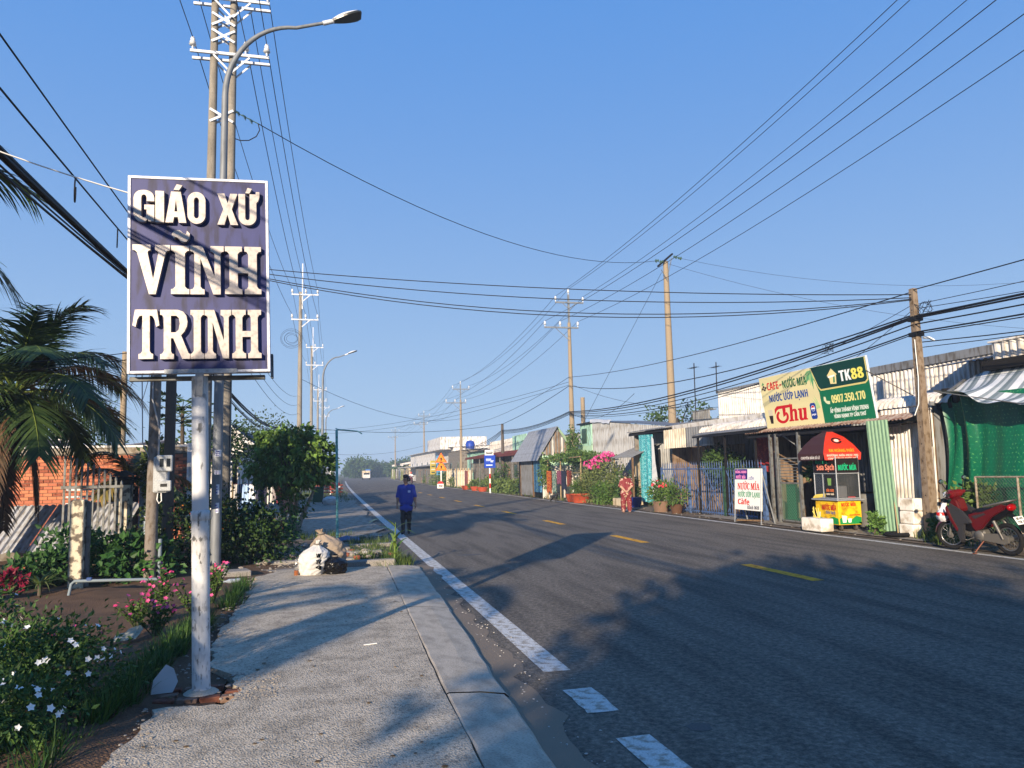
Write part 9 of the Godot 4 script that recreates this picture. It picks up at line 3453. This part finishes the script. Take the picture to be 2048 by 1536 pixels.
func right_plants(dg0: Color, dg1: Color) -> void:
	var b: MB
	var g0 := Color(0.03, 0.07, 0.015)
	var g1 := Color(0.11, 0.18, 0.04)
	# vine arbour with washing
	var t := thing("vine_arbour", "pole arbour overgrown with green vine beside the gabled tin house", "arbour", V(12.3, 0, -42.6))
	for q in [[0.0, 0.0], [0.05, 2.3], [0.1, 5.6], [1.9, 0.2], [1.9, 5.6]]:
		b = MB.new()
		b.tube([V(q[0], 0, q[1]), V(q[0] + 0.03, 2.25, q[1])], 0.04, 6)
		part("post", b, M.bamboo, t)
	for q in [[V(-0.1, 2.2, -0.2), V(0.0, 2.3, 5.9)], [V(1.9, 2.3, -0.2), V(1.9, 2.35, 5.9)], [V(0.05, 1.45, 0), V(0.08, 1.5, 5.6)]]:
		b = MB.new()
		b.tube([q[0], q[1]], 0.03, 6)
		part("rail", b, M.bamboo, t)
	b = MB.new()
	leaves(b, V(0.9, 2.32, 2.8), V(1.3, 0.25, 3.3), 110, 26, 0.14, 0.05, g0, g1, 0.16, 0.3, 0.3)
	leaves(b, V(-0.1, 1.6, -0.4), V(0.3, 0.75, 0.6), 36, 24, 0.14, 0.05, g0, g1, 0.2, 0.4, 0.3)
	leaves(b, V(1.7, 3.0, -0.3), V(0.4, 1.1, 0.4), 40, 22, 0.14, 0.05, g0, g1, 0.2, 0.4, 0.3)
	part("vine", b, M.leaf, t)
	var wash := [[-42.2, 0.9, 1.2, Color(0.55, 0.06, 0.06), Color(0.85, 0.55, 0.08), "red and yellow cloth"], [-41.1, 0.7, 1.15, Color(0.1, 0.36, 0.33), Color(0.75, 0.75, 0.65), "teal and white patterned cloth"], [-40.2, 0.8, 0.7, Color(0.42, 0.12, 0.16), Color(0.6, 0.4, 0.5), "pink flowered shirt"], [-39.4, 0.8, 1.0, Color(0.08, 0.09, 0.16), Color(0.15, 0.17, 0.26), "dark blue trousers"], [-38.4, 0.7, 0.8, Color(0.45, 0.16, 0.1), Color(0.7, 0.35, 0.2), "rust coloured shirt"]]
	for i in wash.size():
		var q: Array = wash[i]
		b = MB.new()
		for s in [0.0, 0.03]:
			b.uvsheet(_drape_rows(V(12.12 + s, 1.62, q[0]), V(12.12 + s, 1.6, q[0] + q[1]), q[2], 2.0, 0.0))
		solo("garment", b, cloth("wash_%d" % i, sprig_tex(q[3], [q[4]], 36, 64, i, 1.6), V(1, 1.5, 1)), q[5] + " hanging under the vine arbour", "garment", Vector3.ZERO, 0.0, "washing under the arbour")
	# bougainvillea
	t = bush("bougainvillea with magenta blossom in front of the white tin wall", V(13.1, 0, -35.6), V(0.9, 1.05, 1.7), 130, 30, 0.12, Color(0.05, 0.08, 0.025), Color(0.16, 0.19, 0.06), "bougainvillea")
	b = MB.new()
	for q in [[V(-0.2, 1.9, -1.2), V(0.35, 0.25, 0.5)], [V(0, 2.1, -0.2), V(0.4, 0.28, 0.6)], [V(-0.3, 1.75, -0.5), V(0.3, 0.2, 0.4)], [V(0.1, 2.3, 0.4), V(0.3, 0.2, 0.4)]]:
		blossoms(b, q[0], q[1], 120, 0.05, [Color(0.5, 0.04, 0.2), Color(0.62, 0.1, 0.3), Color(0.4, 0.03, 0.16)], -0.3)
	part("flowers", b, M.petal, t).set_meta("kind", "stuff")
	bush("rounded bright green shrub in front of the bougainvillea", V(12.7, 0, -34.4), V(0.5, 0.55, 0.6), 60, 30, 0.1, g0, Color(0.12, 0.22, 0.04))
	bush("dry reddish shrub beside the arbour", V(12.8, 0, -37.2), V(0.5, 0.8, 0.8), 50, 24, 0.12, Color(0.06, 0.07, 0.025), Color(0.19, 0.16, 0.07))
	bush("dark leafy shrub under the small lean-to", V(13.2, 0, -33.0), V(0.5, 0.75, 0.6), 50, 26, 0.13, dg0, dg1)
	pot("trough_pot", "wide terracotta trough by the arbour", V(12.35, 0.02, -36.8), [Vector2(0.4, 0.0), Vector2(0.55, 0.38), Vector2(0.6, 0.4), Vector2(0.6, 0.46), Vector2(0.5, 0.46), Vector2(0.0, 0.42)], M.terracotta)
	pot("trough_pot", "smaller terracotta pot left of the wide trough", V(12.3, 0.02, -38.2), [Vector2(0.22, 0.0), Vector2(0.32, 0.34), Vector2(0.35, 0.4), Vector2(0.0, 0.38)], M.terracotta)
	pot("blue_pot", "deep blue glazed pot behind the flowered pyjamas", V(12.9, 0.02, -31.2), [Vector2(0.2, 0.0), Vector2(0.28, 0.3), Vector2(0.3, 0.42), Vector2(0.0, 0.4)], mat("glaze_blue", Color(0.08, 0.15, 0.42), 0.35))
	b = MB.new()
	b.cbox(V(0, 0.18, 0), V(0.4, 0.34, 1.4), 0.03)
	solo("white_trough", b, M.wall_cream, "low cream trough behind the flowered pyjamas", "trough", V(12.7, 0.02, -32.2))
	bush("grassy plants in the terracotta trough", V(12.35, 0.42, -36.8), V(0.4, 0.3, 0.4), 30, 18, 0.3, g0, g1, "pot_plant", 0.06)
	pot("square_pot", "square clay planter with red flowers by the blue gate", V(12.4, 0.02, -27.45), [Vector2(0.3, 0.0), Vector2(0.36, 0.4), Vector2(0.3, 0.4), Vector2(0.0, 0.36)], mat("clay_grey", Color(0.50, 0.40, 0.33), 0.9, T.fine, 1.5), 4)
	t = bush("flowering plant with red blooms in the square planter", V(12.4, 0.35, -27.45), V(0.45, 0.45, 0.5), 40, 22, 0.14, g0, g1, "pot_plant", 0.2)
	flower_parts(t, V(0, 0.5, 0), V(0.35, 0.4, 0.4), 16, 0.07, Color(0.56, 0.04, 0.06))
	pot("clay_pot", "round brown pot by the blue gate", V(12.42, 0.02, -26.2), [Vector2(0.18, 0.0), Vector2(0.24, 0.28), Vector2(0.27, 0.34), Vector2(0.0, 0.32)], mat("clay_brown", Color(0.34, 0.24, 0.17), 0.8))
	bush("leafy plant in the round brown pot", V(12.42, 0.32, -26.2), V(0.32, 0.42, 0.35), 24, 20, 0.15, g0, g1, "pot_plant", 0.16)
	bush("dark bush behind the blue gate", V(14.1, 1.2, -25.8), V(0.5, 0.6, 1.0), 50, 24, 0.15, dg0, dg1)
	bush("weed growing at the foot of the green sheet", V(12.5, 0.05, -15.75), V(0.16, 0.26, 0.16), 18, 16, 0.1, g0, Color(0.12, 0.22, 0.05), "weed")
	bush("weeds round the foot of the square pole", V(12.95, 0.05, -14.2), V(0.25, 0.25, 0.25), 18, 18, 0.09, g0, g1, "weed")
	bush("hanging plants inside the juice stall", V(13.4, 1.2, -18.7), V(0.4, 0.35, 0.5), 36, 20, 0.16, dg0, dg1, "pot_plant")
	bush("low plants beside the chain-link fence", V(13.3, 0.3, -13.7), V(0.25, 0.5, 0.5), 36, 22, 0.12, g0, Color(0.14, 0.2, 0.05))
	# plants along the farther kerb
	var far := [[-52.5, 0.9, "bush by the leaning post"], [-59.5, 1.2, "bright spiky bush by the bus stop sign"], [-62.5, 0.8, "dry low bush beyond the bus stop sign"], [-67.0, 0.7, "reddish low bush before the cream panels"], [-55.5, 0.8, "yellow-green shrub right of the bus stop sign"], [-80.0, 1.1, "bush behind the warning sign"], [-87.0, 1.3, "shrub among the far shops"], [-91.0, 1.2, "second shrub among the far shops"], [-99.0, 1.2, "shrub before the white building"], [-106.0, 1.0, "shrub along the white building"]]
	for q in far:
		bush(q[2], V(12.7 + rf(-0.3, 0.3) + curve_x(q[0]), 0, q[0]), V(0.7, q[1] * 0.6, 1.0), 46, 18, 0.2, g0, Color(0.15, 0.2, 0.05))
	for q in [[V(13.2, 0, -56.6), "leafy vine clump on the leaning post"], [V(13.6, 0, -51.5), "tall dark shrub in front of the red-brown eave"]]:
		bush(q[1], q[0], V(0.8, 1.1, 0.9), 50, 20, 0.2, dg0, dg1)
	for q in [[-64.0, "terracotta pot row end near the bus stop"], [-68.5, "low terracotta pot before the cream panels"], [-61.0, "terracotta bowl beside the bus stop post"]]:
		pot("far_pot", q[1], V(12.2, 0.02, q[0]), [Vector2(0.35, 0.0), Vector2(0.5, 0.35), Vector2(0.0, 0.35)], M.terracotta)
	# bananas and far trees
	for i in 9:
		t = thing("banana_plant", ["tall banana plant near the bend", "banana plant left of the white building"][i % 2], "plant", V(15.4 + rf(-1.5, 1.5) + i * 0.25, 0, -150.0 - i * 7.5), 0.0, ["tall banana plants near the bend", "banana plants left of the white building"][i % 2])
		b = MB.new()
		b.tube([Vector3.ZERO, V(0, 2.4, 0)], [0.18, 0.1], 7)
		part("stem", b, mat("banana_stem", Color(0.42, 0.45, 0.25), 0.7), t)
		b = MB.new()
		b.colored = true
		for k in 11:
			var d := V(cos(k * 2.4), rf(0.7, 1.6), sin(k * 2.4)).normalized()
			b.col = Color(0.05, 0.1, 0.025).lerp(Color(0.14, 0.2, 0.06), rng.randf())
			b.blade(V(0, 2.3, 0), d, d.cross(Vector3.UP).normalized(), rf(1.8, 2.6), 0.3, 1.4, 5)
		part("leaves", b, M.leaf, t)
	var fl := ["hazy tree left of the far bend", "hazy tree at the far bend", "hazy tree right of the far bend", "pale hazy tree beyond the hut", "rounded hazy tree beyond the hut", "last hazy tree in the distance"]
	for i in 6:
		tree(fl[i], V(9.0 + i * 4.5 + rf(-1, 1), 0, -235.0 - (i % 3) * 14), 0.7, 0.3, V(3.6, 2.0 + rf(0, 0.8), 3.4), 90, 26, 0.8, dg0, dg1, "tree", "hazy trees at the bend")
	for i in 8:
		tree("bushy roadside tree of the far left verge", V(-7.0 - rf(0, 4), 0, -66.0 - i * 19.0), 1.6, 0.2, V(2.4, 1.6 + rf(0, 0.8), 2.4), 50, 18, 0.34, dg0, dg1, "tree", "bushy trees of the far left verge")
	tree("treetop showing over the grey parapet", V(21.5, 0, -44), 3.8, 0.2, V(1.8, 1.0, 1.8), 40, 20, 0.24, dg0, dg1)


# trees standing left of and behind the camera, whose shadows fall on the pavement and road
func shade_trees(dg0: Color, dg1: Color) -> void:
	tree("broad tree behind the camera shading the near road", V(-4.4, 0, 9.0), 3.2, 0.22, V(2.05, 1.6, 2.05), 150, 60, 0.36, dg0, dg1, "shade_tree")
	tree("second broad tree far behind the camera on the verge", V(-3.2, 0, 16.5), 4.0, 0.24, V(2.8, 1.9, 2.8), 150, 40, 0.42, dg0, dg1, "shade_tree")
	tree("third broad tree behind the camera by the roadside", V(-0.2, 0, 18.5), 3.8, 0.24, V(2.8, 2.0, 2.8), 150, 40, 0.42, dg0, dg1, "shade_tree")
	palm("palm standing outside the picture left of the camera", V(-5.8, 0, 0.2), 3.3, 0.13, 8, 1.9, 0, Color(0.02, 0.045, 0.016), Color(0.07, 0.12, 0.03))


func build_all() -> void:
	build_sign()
	build_poles()
	build_right()
	juice_cart()
	build_people()
	build_left()
	build_plants()
